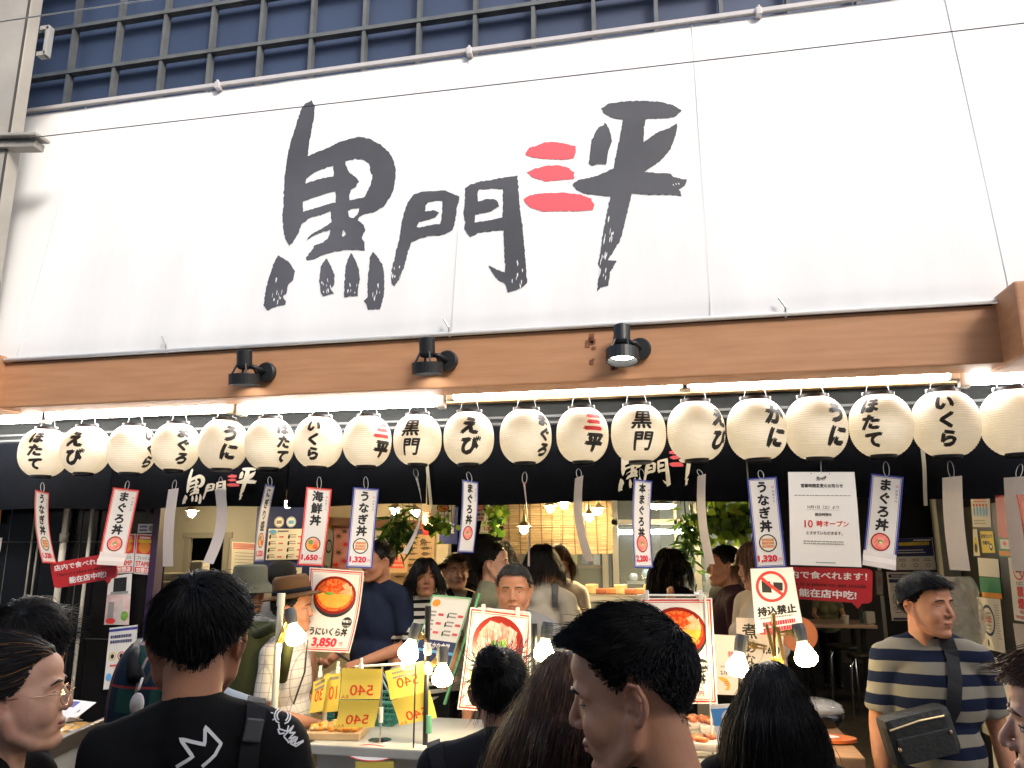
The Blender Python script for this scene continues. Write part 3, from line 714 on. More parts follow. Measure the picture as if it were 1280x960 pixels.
hang((458, 610), (449, 710), R(10), "blue bordered strip reading うなぎ丼 priced 1,320, beside the red 海鮮丼 strip", menu_sheet("うなぎ丼", "1,320", BLUE, 'eel'), hook=(457, 596))
hang((520, 595), (506, 692), R(80), "thin edge-on strip fluttering left of the centre", menu_sheet("にぎり盛", "1,320", INK, 'mix'), hook=(519, 586), W=SW * .62, bow=.05, twist=.5)
hang((588, 601), (582, 691), R(52), "blue bordered tuna strip reading まぐろ丼 under the centre えび lantern", menu_sheet("まぐろ丼", "", BLUE, 'tuna'), hook=(585, 590), W=SW * .97)
hang((655, 603), (661, 708), R(83), "very thin twisted strip hanging before the bamboo blind", menu_sheet("うなぎ丼", "1,320", RED, 'eel'), hook=(656, 590), W=SW * .6, twist=.25)
hang((724, 596), (737, 702), R(112), "curved blank backed strip in front of the bamboo blind", back_sheet("まぐろ丼", "1,550"), hook=(723, 586), bow=-.03, W=SW * .8)
hang((804, 600), (805, 710), R(50), "blue bordered strip reading 本まぐろ丼 priced 2,200", menu_sheet("本まぐろ丼", "2,200", BLUE, 'tuna'), hook=(801, 586))
hang((877, 594), (888, 705), R(111), "curved blank backed strip in front of the green leaves", back_sheet("まぐろ丼", "1,550"), hook=(873, 587), bow=-.03, W=SW * .8)
hang((952, 597), (964, 710), R(-4), "blue bordered strip reading うなぎ丼 priced 1,320, left of the white notice", menu_sheet("うなぎ丼", "1,320", BLUE, 'eel'), hook=(950, 588))
hang((1109, 594), (1098, 709), R(-6), "blue bordered strip reading まぐろ丼 right of the white notice", menu_sheet("まぐろ丼", "", BLUE, 'tuna'), hook=(1107, 577), flap=True)
hang((1190, 596), (1200, 713), R(130), "blank backed strip with faint mirrored lettering beside the right stickers", back_sheet("本まぐろ丼", "1,550"), hook=(1187, 576), bow=-.01, W=SW * .9)
hang((1272, 596), (1284, 714), R(145), "blank backed strip cut by the right edge of the photo", back_sheet("まぐろ丼", "1,550"), hook=(1276, 580), W=SW * .95)

s = Sheet(.36, .50, PAPER, 2, 8)
brush = MB(); 
s.text("営業時間変更のお知らせ", 0, .175, .022, bold=.03, width=.225)
s.lines(-.15, .15, .12, .01, 1, .004, GRYT, 0, 3)
s.text("10月1日（土）より", 0, .06, .018, bold=.01, width=.165); s.rect(-.09, .044, .085, .0452, GRYT)
s.text("開店時間を", 0, .02, .018, bold=.015)
s.text("10", -.08, -.028, .055, RED, bold=.015); s.text("時オープン", .045, -.028, .034, RED, bold=.02, width=.165)
s.text("とさせていただきます。", 0, -.078, .020, bold=.015, width=.185)
s.lines(-.11, .11, -.125, .012, 2, .005, GRYT, .1, 5)
s.lines(-.05, .05, -.235, .01, 1, .005, GRYT, 0, 6)
V0 = []
for ci, P, H in BRUSH:
    V, T = fill(P, H); V = np.array([((x - 595) / 530 * .055, .215 - (y - 256) / 530 * .055) for x, y in V]); s.add(V, [q[::-1] for q in T], INK)
for x in (-.055, .045): s.disc(x, .24, .003, .003, INK, n=8)
TL, TR, BR_, BL = at(985, 590, -.03), at(1068, 590, -.03), at(1077, 709, -.03), at(988, 706, -.03)
t = thing("notice_sheet", (TL + TR) / 2, "large white notice about opening at 10 o'clock, hanging under the うに lantern", "notice")
s.build("paper", quad_map(TL, TR, BR_, BL, s.w, s.h, .012), t, back=PAPERB)
mb = MB(); mb.tube([at(1026, 574, -.02), (TL + TR) / 2 + Vector((0, 0, -.01))], .0016, 6); mb.build("wire_loop", WWIRE, t)
# ============================================================ the shop behind the curtain
def at_x(px, py, X):
    d = ray(px, py); return CAM + d * ((X - CAM.x) / d.x)
CREAM = mat("cream_plaster", (.62, .54, .40), .7, var=.12, vscale=4)
PALE = mat("pale_partition", (.36, .36, .34), .6, var=.08, vscale=2)
DWOOD = mat("dark_shelf_wood", (.13, .055, .03), .5, var=.3, vscale=5, stretch=(1, 6, 10))
MWOOD = mat("counter_wood", (.34, .19, .095), .5, var=.25, vscale=4, stretch=(1, 8, 8))
ALU = mat("aluminium_frame", (.42, .43, .42), .4, metal=.6)
GLASS = mat("case_glass", (.75, .85, .85), .05, alpha=.16)
COOL = mat("kitchen_wall", (.42, .50, .50), .5, var=.1)
YEL = mat("card_yellow", (.86, .72, .15), .55, trans=.35); YELD = mat("sticker_yellow", (.72, .56, .04), .5)
NAVYP = mat("print_navy", (.022, .035, .13), .45); GRN = mat("print_green", (.02, .24, .13), .5); ORG = mat("print_orange", (.72, .28, .03), .5)
PINKP = mat("poster_pink", (.62, .28, .27), .6, var=.12, vscale=6); TANP = mat("poster_tan", (.50, .34, .19), .6, var=.12, vscale=5)
RSIGN = mat("sign_board_red", (.46, .022, .028), .42); WSIGN = mat("sign_letter_white", (.82, .80, .78), .5); DRED = mat("letter_dark", (.06, .008, .01), .5)
SKYB = mat("print_sky", (.12, .38, .72), .5)
XW = 1.65
def wall(name, c, size, m, label, bev=0):
    mb = MB(); mb.box(c, size, bev=bev); return tag(mb.build(name, m), label, "wall")
def at2(px, Y, z): p = at(px, 690, Y); return Vector((p.x, Y, z))
CEIL = 2.9
mb = MB(); mb.box((-1, 7, CEIL + .25), (24, 12.6, .1)); struct(mb.build("shop_ceiling", DARKW))
xl = at(190, 690, .45).x
mb = MB(); mb.box(((-12 + xl) / 2, .55, 1.55), (xl + 12, .1, 3.1)); wl = tag(mb.build("front_wall", BTILE), "glossy black tiled front wall left of the shop opening", "wall")
mb = MB()
for z in (.5, 1.15, 1.8, 2.45): mb.box(((-12 + xl) / 2, .499, z), (xl + 12, .004, .006))
for i in range(14): mb.box((xl - .62 - i * .6, .4985, 1.55), (.006, .003, 3.1))
mb.build("tile_joint", mat("joint_line", (.05, .05, .048), .7), wl)
for (px, r, lab) in ((78, .022, "beige drain pipe with a coupling on the black tiled wall"), (110, .012, "thin white pipe on the black tiled wall beside the red bubble sign")):
    p = at(px, 690, .46); mb = MB(); mb.tube([(p.x, .46, 0), (p.x, .46, 2.6)], r, 10)
    if r > .02: q = at(76, 672, .46); mb.tube([(p.x, .46, q.z - .03), (p.x, .46, q.z + .03)], r * 1.35, 10)
    tag(mb.build("wall_pipe", mat("pipe_beige", (.42, .40, .34), .45), smooth=True), lab, "pipe")
for px in (38, 46):
    p = at(px, 690, .48); mb = MB(); mb.tube([(p.x, .48, 0), (p.x, .48, 2.5)], .006, 8); tag(mb.build("wall_conduit", mat("conduit_dark", (.16, .15, .12), .5), smooth=True), "thin dark conduit at the far left of the black tiled wall, one of a pair", "pipe", "thin conduits on the tiled wall")
mb = MB(); mb.box((at(193, 690, .44).x, .47, 1.4), (.05, .08, 2.8)); tag(mb.build("corner_trim", mat("purple_trim", (.03, .015, .05), .5)), "dark purple corner trim at the edge of the black wall", "trim")
# pale partition with a dark doorway and the till in front of it
pY2 = 2.3
a = at(192, 690, pY2).x; d0 = at(232, 690, pY2).x; d1 = at(286, 690, pY2).x; b_ = at(345, 690, pY2).x; dz = at(232, 672, pY2).z
t = thing("partition_wall", (a, pY2, 0), "pale grey partition wall with a dark doorway behind the till", "wall")
mb = MB(); mb.box(((a - 1.2 + d0) / 2, pY2 + .05, 1.5), (d0 - a + 1.2, .1, 3.0)); mb.box(((d1 + b_) / 2, pY2 + .05, 1.5), (b_ - d1, .1, 3.0)); mb.box(((d0 + d1) / 2, pY2 + .05, (dz + 3.0) / 2), (d1 - d0, .1, 3.0 - dz)); mb.build("panel", PALE, t)
mb = MB(); mb.box((d0 + .02, pY2 - .012, dz / 2), (.05, .03, dz)); mb.box((d1 - .02, pY2 - .012, dz / 2), (.05, .03, dz)); mb.box(((d0 + d1) / 2, pY2 - .012, dz + .02), (d1 - d0 + .06, .03, .05)); mb.build("door_frame", mat("frame_grey", (.25, .25, .24), .5), t)
wall("rear_wall", (-3.2, 4.6, 1.5), (6.0, .1, 3.0), DARKW, "dark rear wall beyond the partition doorway")
# till
tp = at(222, 733, 1.5)
t = thing("till", (tp.x, 1.5, .0), "white till monitor with a receipt printer seen from behind", "till")
W_ = mat("till_white", (.55, .55, .53), .4)
a, b_, c_, d_ = at(199, 716, 1.5), at(250, 716, 1.5), at(250, 752, 1.5), at(193, 752, 1.5)
mb = MB(); mb.box(((a.x + b_.x) / 2, 1.5, (a.z + c_.z) / 2), (b_.x - a.x, .05, a.z - c_.z), bev=.01); mb.build("monitor", W_, t)
mb = MB(); mb.box(((a.x + b_.x) / 2 + .01, 1.465, (a.z + c_.z) / 2 - .02), ((b_.x - a.x) * .7, .03, (a.z - c_.z) * .6), bev=.01); mb.build("back_cover", W_, t)
e = at(250, 708, 1.45); mb = MB(); mb.box(e, (.12, .1, .09), bev=.015); mb.tube([e + Vector((-.03, 0, -.05)), e + Vector((-.03, 0, -.2))], .015, 8); mb.build("receipt_printer", W_, t)
mb = MB(); mb.box(((a.x + b_.x) / 2, 1.6, c_.z - .05), (.9, .5, .06)); mb.box(((a.x + b_.x) / 2, 1.6, (c_.z - .08) / 2), (.85, .45, c_.z - .08)); mb.build("stand", DWOOD, t)

def poster(px4, w, h, paper, Y, label, cat="poster", draw=None, name="poster", bow=0.0, grp=None, mapper=None, back=None, ny=1):
    P = [mapper(x, y) if mapper else at(x, y, Y) for x, y in px4]
    s = Sheet(w, h, paper, 2 if bow else 1, 10 if bow else ny)
    if draw: draw(s)
    o = s.build(name, quad_map(*P, w, h, bow), back=back)
    return tag(o, label, cat, grp)
# left stickers on the black panel
pnl = .47
def d_stamp(s):
    s.rect(-.09, .0, .09, .15, RED); s.disc(0, .055, .065, .05, ORG); s.rect(-.07, .09, .07, .115, YELD); s.lines(-.06, .06, .122, .01, 1, .016, WSIGN, 0)
    s.text("フレッシュ", 0, -.03, .034, bold=.01, width=.14); s.text("STAMP", 0, -.075, .052, RED, bold=.03, width=.165)
    s.rect(-.09, -.15, .09, -.105, RED); s.text("加盟店", 0, -.128, .04, WSIGN, bold=.03, width=.15)
poster(((171, 667), (193, 668), (189, 719), (167, 717)), .2, .32, PAPER, pnl, "red and yellow STAMP sticker, right one of two, on the black panel", draw=d_stamp)
poster(((148, 668), (170, 667), (166, 716), (143, 717)), .2, .32, PAPER, pnl, "red and yellow STAMP sticker half hidden behind the red tuna strip", draw=d_stamp)
poster(((173, 655), (194, 655), (193, 666), (172, 666)), .2, .1, PAPER, pnl, "small white card with blue lettering above the STAMP stickers", draw=lambda s: (s.lines(-.08, .03, .01, .04, 2, .02, BLUE, .2), s.disc(.06, 0, .03, .035, GRYT)))
def d_tall(s):
    s.rect(-.1, -.26, .1, .05, mat("poster_pale_pink", (.62, .48, .47), .6, var=.25, vscale=14)); s.rect(-.08, -.24, -.03, -.02, GRYT); s.poly([(-.02, -.26), (.06, -.26), (.03, .0), (.01, .0)], mat("poster_grey", (.5, .48, .46), .6)); s.disc(.06, -.17, .03, .05, LEAF); s.disc(-.05, -.22, .04, .03, RED)
    s.rect(-.05, .08, .06, .23, INK); s.rect(-.07, .06, .08, .085, GRYT)
poster(((136, 720), (165, 717), (161, 781), (130, 781)), .2, .52, PAPER, pnl, "tall poster of a street scene below the STAMP stickers", draw=d_tall)
def d_rules(s):
    s.rect(-.1, .155, .1, .17, BLUE); s.lines(-.085, .085, .115, .03, 2, .018, NAVYP, .15, 2)
    for i, m in enumerate((YELD, RED, YELD)): s.ring(-.06 + i * .06, .01, .019, .025, m, 20); s.disc(-.06 + i * .06, .01, .012, .014, INK)
    s.lines(-.07, .07, -.05, .02, 1, .012, RED, 0)
    for i in range(4): s.disc(-.07 + i * .047, -.11, .019, .022, SKYB)
poster(((137, 785), (172, 781), (168, 860), (129, 862)), .2, .36, PAPER, pnl, "white rules poster with a blue header and round pictograms, low on the black panel", draw=d_rules)
poster(((-8, 612), (5, 613), (0, 655), (-14, 652)), .2, .4, GRN, pnl, "green poster cut by the left edge of the photo", draw=lambda s: (s.rect(-.1, .12, .1, .2, WSIGN), s.rect(-.1, -.2, .1, -.02, ORG)))
poster(((0, 672), (3, 672), (0, 690), (-6, 690)), .2, .3, PAPER, pnl, "small pale card at the left edge on the tiled wall")
def redsign(s):
    pass
def bubble(px4, Y, label, flip=False):
    P = [at(x, y, Y) for x, y in px4]; w, h = .62, .30
    s = Sheet(w, h, RSIGN); rr_ = .04
    mp = quad_map(*P, w, h); out = []
    for cx, cy, a0 in ((w / 2 - rr_, h / 2 - rr_, 0), (-w / 2 + rr_, h / 2 - rr_, 90), (-w / 2 + rr_, -h / 2 + rr_, 180), (w / 2 - rr_, -h / 2 + rr_, 270)):
        out += [(cx + rr_ * math.cos(R(a0 + k * 15)), cy + rr_ * math.sin(R(a0 + k * 15))) for k in range(7)]
    i = 21 - 0
    tail = [(w * .30, -h / 2), (w * .36, -h / 2 - .05), (w * .40, -h / 2)]
    out = out[:21] + tail + out[21:]
    s.text("店内で食べれます！", .0, .08, .072, WSIGN, bold=.022, width=.55); s.text("There is a place to eat inside", .0, .0, .05, DRED, bold=.012, width=.54); s.text("能在店中吃!", .03, -.085, .078, WSIGN, bold=.03, width=.36)
    mb = MB()
    n = len(out); mb.add([tuple(mp(x, y, 0)) for x, y in out] + [tuple(mp(x, y, -.01)) for x, y in out], [tuple(range(n)), tuple(range(2 * n - 1, n - 1, -1))] + [(i, i + n, (i + 1) % n + n, (i + 1) % n) for i in range(n)], 0)
    for V, T, mi, lift in s.items: mb.add([tuple(mp(x, y, lift)) for x, y in V], T, mi)
    return tag(mb.build("speech_bubble_sign", s.mats), label, "sign")
bubble(((62, 704), (145, 690), (146, 722), (68, 736)), .05, "red speech bubble sign hanging at the left, partly behind the tuna strip")
bubble(((966, 708), (1091, 711), (1090, 755), (969, 747)), .45, "red speech bubble sign above the diners, below the white notice")
# calendar and boards behind
def d_cal(s):
    s.rect(-.12, .16, .12, .21, PINKP); s.rect(-.12, .145, .12, .155, RED); s.lines(-.1, .1, .1, .035, 7, .006, GRYT, .1, 4); s.rect(-.12, -.21, .12, -.14, RED); s.lines(-.1, .1, -.16, .025, 2, .012, WSIGN, .1, 5)
poster(((290, 677), (327, 679), (325, 730), (288, 728)), .26, .44, PAPER, pY2 - .02, "wall calendar with a red band behind the bucket hat", draw=d_cal)
nb = thing("drinks_board", at(360, 670, 1.9), "navy drinks board with two round stickers and a white price list", "sign")
P = [at(x, y, 1.9) for x, y in ((318, 634), (402, 634), (402, 735), (322, 735))]
mb = MB(); c = (P[0] + P[2]) / 2; mb.box(c + Vector((0, .04, 0)), ((P[1] - P[0]).length, .05, P[0].z - P[3].z)); mb.build("board", NAVYP, nb)
s = Sheet(.5, .42, PAPER)
for r in range(4):
    for q in range(2):
        x = -.12 + q * .25; y = .12 - r * .09
        s.lines(x - .1, x + .0, y, .03, 2, .014, GRYT, .3, r * 2 + q); s.lines(x + .02, x + .08, y - .03, .03, 1, .02, PRED, 0, r); s.disc(x - .1, y - .02, .012, .03, INK)
s.disc(-.19, .17, .05, .03, SKYB); s.lines(-.12, .05, .17, .03, 1, .018, NAVYP, .2)
s.build("price_list", quad_map(*[at(x, y, 1.885) for x, y in ((336, 661), (383, 661), (380, 699), (332, 700))], .5, .42), nb)
for px, m_ in ((349, 0), (364, 1)):
    p = at(px, 652.5, 1.885); r = 6.6 * mpp(px, 652, 1.885); s = Sheet(.001, .001, PAPER); s.disc(0, 0, r, r, WSIGN); s.ring(0, 0, r * .8, r * .92, GRYT if m_ == 0 else SKYB); s.rect(-r * .55, -r * .35, r * .55, r * .3, GRYT if m_ == 0 else SKYB)
    s.build("round_sticker", quad_map(p + Vector((-.0005, 0, .0005)), p + Vector((.0005, 0, .0005)), p + Vector((.0005, 0, -.0005)), p + Vector((-.0005, 0, -.0005)), .001, .001), nb)
s = Sheet(.3, .2, PAPER); s.rect(-.15, .05, .15, .1, BLUE); s.lines(-.12, .12, .0, .04, 3, .02, GRYT, .2, 8); s.build("small_sheet", quad_map(*[at(x, y, 1.885) for x, y in ((338, 703), (378, 703), (376, 728), (335, 728))], .3, .2), nb)
# cream wall with dark shelf and fish posters
cY = 3.0
cw = thing("cream_wall", (at(470, 690, cY).x, cY, 0), "warm cream wall with a dark wooden ledge behind the waiting customers", "wall")
x0, x1 = at(385, 690, cY).x, at(560, 690, cY).x
mb = MB(); mb.box(((x0 + x1) / 2, cY + .06, 1.5), (x1 - x0, .1, 3.0)); mb.build("plaster", CREAM, cw)
a, b_ = at(416, 652, cY - .1), at(545, 657, cY - .1); mb = MB(); mb.bar(a, b_, .18, .08); mb.build("ledge", DWOOD, cw)
def fishes(s, n, seed, m, w, h, big=True):
    r_ = random.Random(seed)
    for i in range(n):
        for j in range(3 if w > .3 else 2):
            x = -w / 2 + w * (.2 + .6 * j / (2 if w > .3 else 1)); y = h / 2 - h * (.2 + .7 * i / n); L = w * r_.uniform(.08, .14); H = L * r_.uniform(.2, .45)
            s.poly([(x - L, y), (x - L * .5, y + H * .8), (x + L * .3, y + H * .7), (x + L * .75, y + .003), (x + L, y + H * .8), (x + L * .9, y), (x + L, y - H * .8), (x + L * .75, y - .003), (x + L * .3, y - H * .8), (x - L * .5, y - H)], m)
FISH = mat("fish_ink", (.14, .09, .055), .6, var=.4, vscale=30)
poster(((491, 664), (544, 664), (542, 735), (488, 735)), .5, .66, TANP, cY - .03, "tan fish chart poster with rows of printed fish on the cream wall", draw=lambda s: (s.rect(-.25, .29, .25, .33, NAVYP), fishes(s, 7, 3, FISH, .5, .66), s.text("魚", .12, .2, .09, FISH, bold=.04)))
poster(((418, 657), (438, 657), (436, 715), (415, 714)), .2, .56, PINKP, cY - .03, "narrow pink poster of crabs and prawns between the two strips", draw=lambda s: [(s.disc(x, y, .028, .022, m), [s.add([(x, y), (x + .055 * math.cos(a), y + .045 * math.sin(a)), (x + .053 * math.cos(a + .15), y + .043 * math.sin(a + .15))], [(0, 1, 2)], m) for a in np.arange(0, 6.2, .7)]) for x, y, m in ((-.04, .15, FISH), (.05, .05, RED), (-.03, -.05, FISH), (.05, -.15, RED), (-.05, -.2, RED), (.04, .21, FISH))])
poster(((409, 664), (417, 664), (413, 708), (404, 706)), .1, .5, PALE, cY - .03, "grey narrow poster with a dark round emblem beside the pink poster", draw=lambda s: (s.ring(0, .03, .034, .046, INK, 24, 2.2), s.lines(-.03, .03, .08, .03, 4, .012, GRYT, .2)))
poster(((411, 645), (417, 645), (415, 660), (409, 660)), .1, .2, YELD, cY - .03, "tiny yellow sticker on the cream wall behind the red 海鮮丼 strip", draw=lambda s: s.text("小", 0, .0, .08, bold=.03))
poster(((487, 690), (510, 692), (509, 716), (486, 716)), .25, .25, TANP, cY - .2, "tan card with red handwriting beside the navy shirted man", draw=lambda s: (s.text("焼き", 0, .05, .08, PRED, bold=.02), s.lines(-.1, .1, -.02, .05, 2, .03, PRED, .1, 2)))
poster(((541, 705), (558, 705), (557, 722), (540, 722)), .2, .2, TANP, 2.6, "small tan card on the dark wall between two waiting women", draw=lambda s: s.lines(-.08, .08, .03, .06, 2, .03, GRYT, .1, 2))
# banners and hanging price boards
def cloth(px4, Y, m, label, txt, cm, n="hanging_banner"):
    poster(px4, .3, .9, m, Y, label, "banner", draw=lambda s: s.text(txt, 0, 0, .2, cm, vertical=True, bold=.05), name=n, bow=.02)
cloth(((529, 640), (545, 641), (544, 669), (529, 669)), 2.0, mat("banner_red", (.55, .02, .02), .7), "small red cloth banner hanging left of the price boards", "寿司", WSIGN)
cloth(((551, 634), (573, 634), (572, 680), (549, 680)), 2.3, mat("banner_blue", (.012, .022, .11), .7), "dark blue cloth banner with pale lettering in the interior", "大漁", mat("pale_letter", (.35, .38, .45), .6))
def d_board(name, price, kind):
    def f(s):
        s.frame(.004, .006, GRYT); dish(s, 0, .07, .09, kind, .075); s.text(name, 0, -.06, .05, bold=.03, width=.2); s.text(price, 0, -.115, .05, PRED, bold=.05, width=.16); s.disc(.1, .02, .02, .02, INK)
    return f
poster(((540, 628), (569, 628), (567, 653), (537, 651)), .34, .32, PAPER, 1.4, "hanging price board reading にぎり盛 1,320 under the curtain", "price board", d_board("にぎり盛", "1,320", 'mix'), "price_board")
poster(((592, 626), (607, 626), (605, 651), (591, 651)), .2, .32, PAPER, 1.45, "hanging price board half hidden behind the centre まぐろ丼 strip", "price board", d_board("海鮮丼", "1,650", 'tuna'), "price_board")
poster(((606, 628), (624, 628), (623, 667), (599, 667)), .3, .34, PAPER, 1.6, "hanging price board with an eel bowl 1,320 beside the bamboo blind", "price board", d_board("うなぎ丼", "1,320", 'eel'), "price_board")
poster(((906, 640), (931, 640), (930, 671), (907, 672)), .3, .34, PAPER, 3.2, "framed price board behind the green leaves", "price board", d_board("うなぎ丼", "1,320", 'tuna'), "price_board")
# bamboo blind
bb_ = mat("bamboo", (.26, .20, .115), .5, col2=(.14, .095, .05), vscale=3, stretch=(3, 1, 60), trans=.2)
BY = 2.5
P0, P1 = at(629, 622, BY), at(766, 692, BY)
t = thing("bamboo_blind", ((P0.x + P1.x) / 2, BY, P1.z), "large bamboo roller blind hanging in the middle of the shop", "blind")
mb = MB(); rr = random.Random(3); z = P1.z
while z < P0.z + .35:
    th = rr.uniform(.006, .010); x_ = rr.uniform(-.012, .012); k = rr.uniform(-.004, .004)
    mb.tube([(P0.x + x_, BY + k, z + rr.uniform(-.003, .003)), (P0.x * .5 + P1.x * .5, BY + k + rr.uniform(-.004, .004), z + rr.uniform(-.004, .004)), (P1.x + rr.uniform(-.012, .012), BY + k, z)], th / 2, 5); z += th * .96
mb.build("slats", bb_, t)
for i in range(10):
    x = P0.x + (P1.x - P0.x) * (i + .5) / 10; mb = MB(); mb.tube([(x, BY - .007, P0.z + .3), (x + .01, BY - .009, (P0.z + P1.z) / 2), (x + rr.uniform(-.02, .02), BY - .007, P1.z - .01)], .004, 5); mb.build("cord", mat("cord_brown", (.05, .025, .012), .8), t)
# kitchen behind sliding glass
KY = 3.6
ka, kb = at(632, 690, KY).x, at(948, 690, KY).x
kt = thing("kitchen_partition", ((ka + kb) / 2, KY, 0), "glazed kitchen front with aluminium posts lit by cool light", "partition")
sill = at(800, 762, KY).z
mb = MB(); mb.box(((ka + kb) / 2, KY, sill / 2), (kb - ka, .08, sill)); mb.build("lower_panel", mat("kitchen_panel", (.22, .22, .21), .5), kt)
for px in (697, 757, 770, 846, 872, 906, 944):
    x = at(px, 690, KY).x; mb = MB(); mb.box((x, KY - .045, 1.4), (.055 if px != 846 else .03, .06, 2.8)); mb.build("post", ALU, kt)
mb = MB(); mb.box(((ka + kb) / 2, KY - .05, 2.02), (kb - ka, .05, .05)); mb.build("transom", ALU, kt)
mb = MB(); mb.box(((ka + kb) / 2, KY - .02, (sill + 2.7) / 2), (kb - ka, .006, 2.7 - sill)); mb.build("pane", GLASS, kt)
wall("kitchen_rear_wall", ((ka + kb) / 2, 6.2, 1.5), (kb - ka + 1, .1, 3.0), COOL, "cool grey kitchen wall behind the glass front")
t = thing("kitchen_shelf", at(880, 725, 4.6), "steel kitchen shelf with jars behind the glass", "shelf")
a, b_ = at(785, 728, 4.6), at(940, 728, 4.6); mb = MB(); mb.box((a + b_) / 2, (b_.x - a.x, .4, .03)); mb.build("board", STEEL, t)
a2, b2 = at(640, 708, 4.6), at(760, 708, 4.6); mb = MB(); mb.box((a2 + b2) / 2, (b2.x - a2.x, .4, .03)); mb.build("upper_board", DWOOD, t)
for i in range(9):
    px = 792 + i * 16; p = at(px, 728, 4.5); h = .1 + .1 * ((i * 37) % 5) / 5; mb = MB(); mb.lathe([(0, 0), (.045, 0), (.05, h * .7), (.03, h), (0, h)], p, 10)
    tag(mb.build("kitchen_jar", mat("jar_%d" % (i % 3), ((.55, .55, .5), (.3, .35, .35), (.5, .25, .12))[i % 3], .4), smooth=True), "small jar standing on the steel shelf behind the kitchen glass", "jar", "jars on the kitchen shelf")
for i in range(8):
    px = 648 + i * 14; p = at(px, 708, 4.5); h = .14 + .06 * ((i * 23) % 4) / 4; mb = MB(); mb.box(p + Vector((0, 0, h / 2 + .016)), (.07, .07, h), bev=.008)
    tag(mb.build("shelf_box", mat("sauce_%d" % (i % 4), ((.4, .05, .03), (.5, .4, .1), (.1, .12, .25), (.3, .3, .28))[i % 4], .4)), "small coloured box on the dark shelf under the bamboo blind", "box", "boxes on the upper kitchen shelf")
KT = mat("kitchen_tube", (.9, .97, 1), .4, emit=40.0, ecol=(.85, .97, 1.0))
for px0, px1, py, Y in ((770, 868, 665, 4.2), (660, 740, 672, 5.2)):
    a, b_ = at(px0, py, Y), at(px1, py, Y); b_.z = a.z; mb = MB(); mb.tube([a, b_], .02, 8); t = thing("fluorescent_light", (a + b_) / 2, "kitchen fluorescent tube seen through the glass, %s" % ("right of the blind" if px0 > 700 else "below the blind"), "light"); mb.build("tube", KT, t); mb = MB(); mb.box((a + b_) / 2 + Vector((0, 0, .04)), ((b_ - a).length, .08, .03)); mb.build("housing", TRAY, t)
# refrigerated counter case, its food boxes
t = thing("display_case", at(760, 757, 2.2), "chilled display case with bright steel top and lit glass behind the front man", "display case")
a, b_ = at(705, 748, 2.2), at(905, 748, 2.2)
mb = MB(); mb.box(((a.x + b_.x) / 2, 2.5, a.z), (b_.x - a.x, .7, .06), bev=.01); mb.build("top", STEEL, t)
mb = MB(); mb.box(((a.x + b_.x) / 2, 2.5, a.z / 2 - .25), (b_.x - a.x, .66, a.z - .55)); mb.build("body", mat("case_body", (.35, .35, .35), .4), t)
mb = MB(); mb.box(((a.x + b_.x) / 2, 2.17, a.z - .25), (b_.x - a.x - .05, .01, .4)); mb.build("glass_front", GLASS, t)
for i in range(12):
    px = 728 + i * 12; p = at(px, 744, 2.35); p.z = a.z + .03; mb = MB(); hh = (.05, .08, .045)[i % 3]; mb.box(p + Vector((0, 0, hh / 2)), (.09, .12, hh), rotm(0, 0, RNG.uniform(-.2, .2)), bev=.01)
    tag(mb.build("food_pack", mat("pack_%d" % (i % 3), ((.26, .10, .04), (.36, .27, .14), (.20, .06, .03))[i % 3], .35, var=.3, vscale=20)), "small food pack standing on the steel top of the chilled case", "food pack", "food packs on the chilled case")
# hall at the right with a table, stools
wall("hall_rear_wall", (3.0, 9.5, 1.5), (9, .1, 3.0), mat("hall_dark", (.045, .035, .03), .6, var=.3, vscale=2), "dark rear wall of the eating hall")
wall("hall_divider", (at(948, 690, 3.6).x + .06, 5.2, 1.5), (.1, 3.2, 3.0), DARKW, "dark divider between the kitchen and the eating hall")
T = at(1045, 783, 6.0); tz = T.z
TY0, TY1 = 6.0, 6.8
k = .75 / tz if tz > 0 else 1
D = CAM.y + (6.0 - CAM.y)
t = thing("eating_table", (T.x, 6.4, 0), "pale topped eating table where a diner sits under the red bubble sign", "table")
xa, xb = at(996, 783, 6.0).x, at(1097, 783, 6.0).x
mb = MB(); mb.box(((xa + xb) / 2, 6.4, tz), (xb - xa, .8, .04), bev=.006); mb.build("tabletop", mat("table_top_pink", (.55, .40, .36), .3), t)
for x in (xa + .15, xb - .15):
    for y in (6.1, 6.7): mb = MB(); mb.box((x, y, tz / 2), (.05, .05, tz)); mb.build("leg", BLK, t)
p = at(1057, 780, 6.2); mb = MB(); mb.lathe([(.028, 0), (.038, .1), (.034, .1), (.026, .01)], (p.x, 6.15, tz + .02), 14); tag(mb.build("paper_cup", PAPER), "white paper cup on the eating table", "cup")
p = at(1088, 780, 6.3); mb = MB(); mb.box((p.x, 6.3, tz + .09), (.1, .12, .14), bev=.01); mb.lathe([(.03, 0), (.03, .14), (.012, .17), (.012, .2)], (p.x - .1, 6.25, tz + .02), 10, mi=1); tag(mb.build("condiment_rack", [mat("rack_white", (.6, .6, .6), .4), mat("bottle_dark", (.05, .07, .05), .2)]), "white condiment rack and bottle at the right end of the eating table", "condiments")
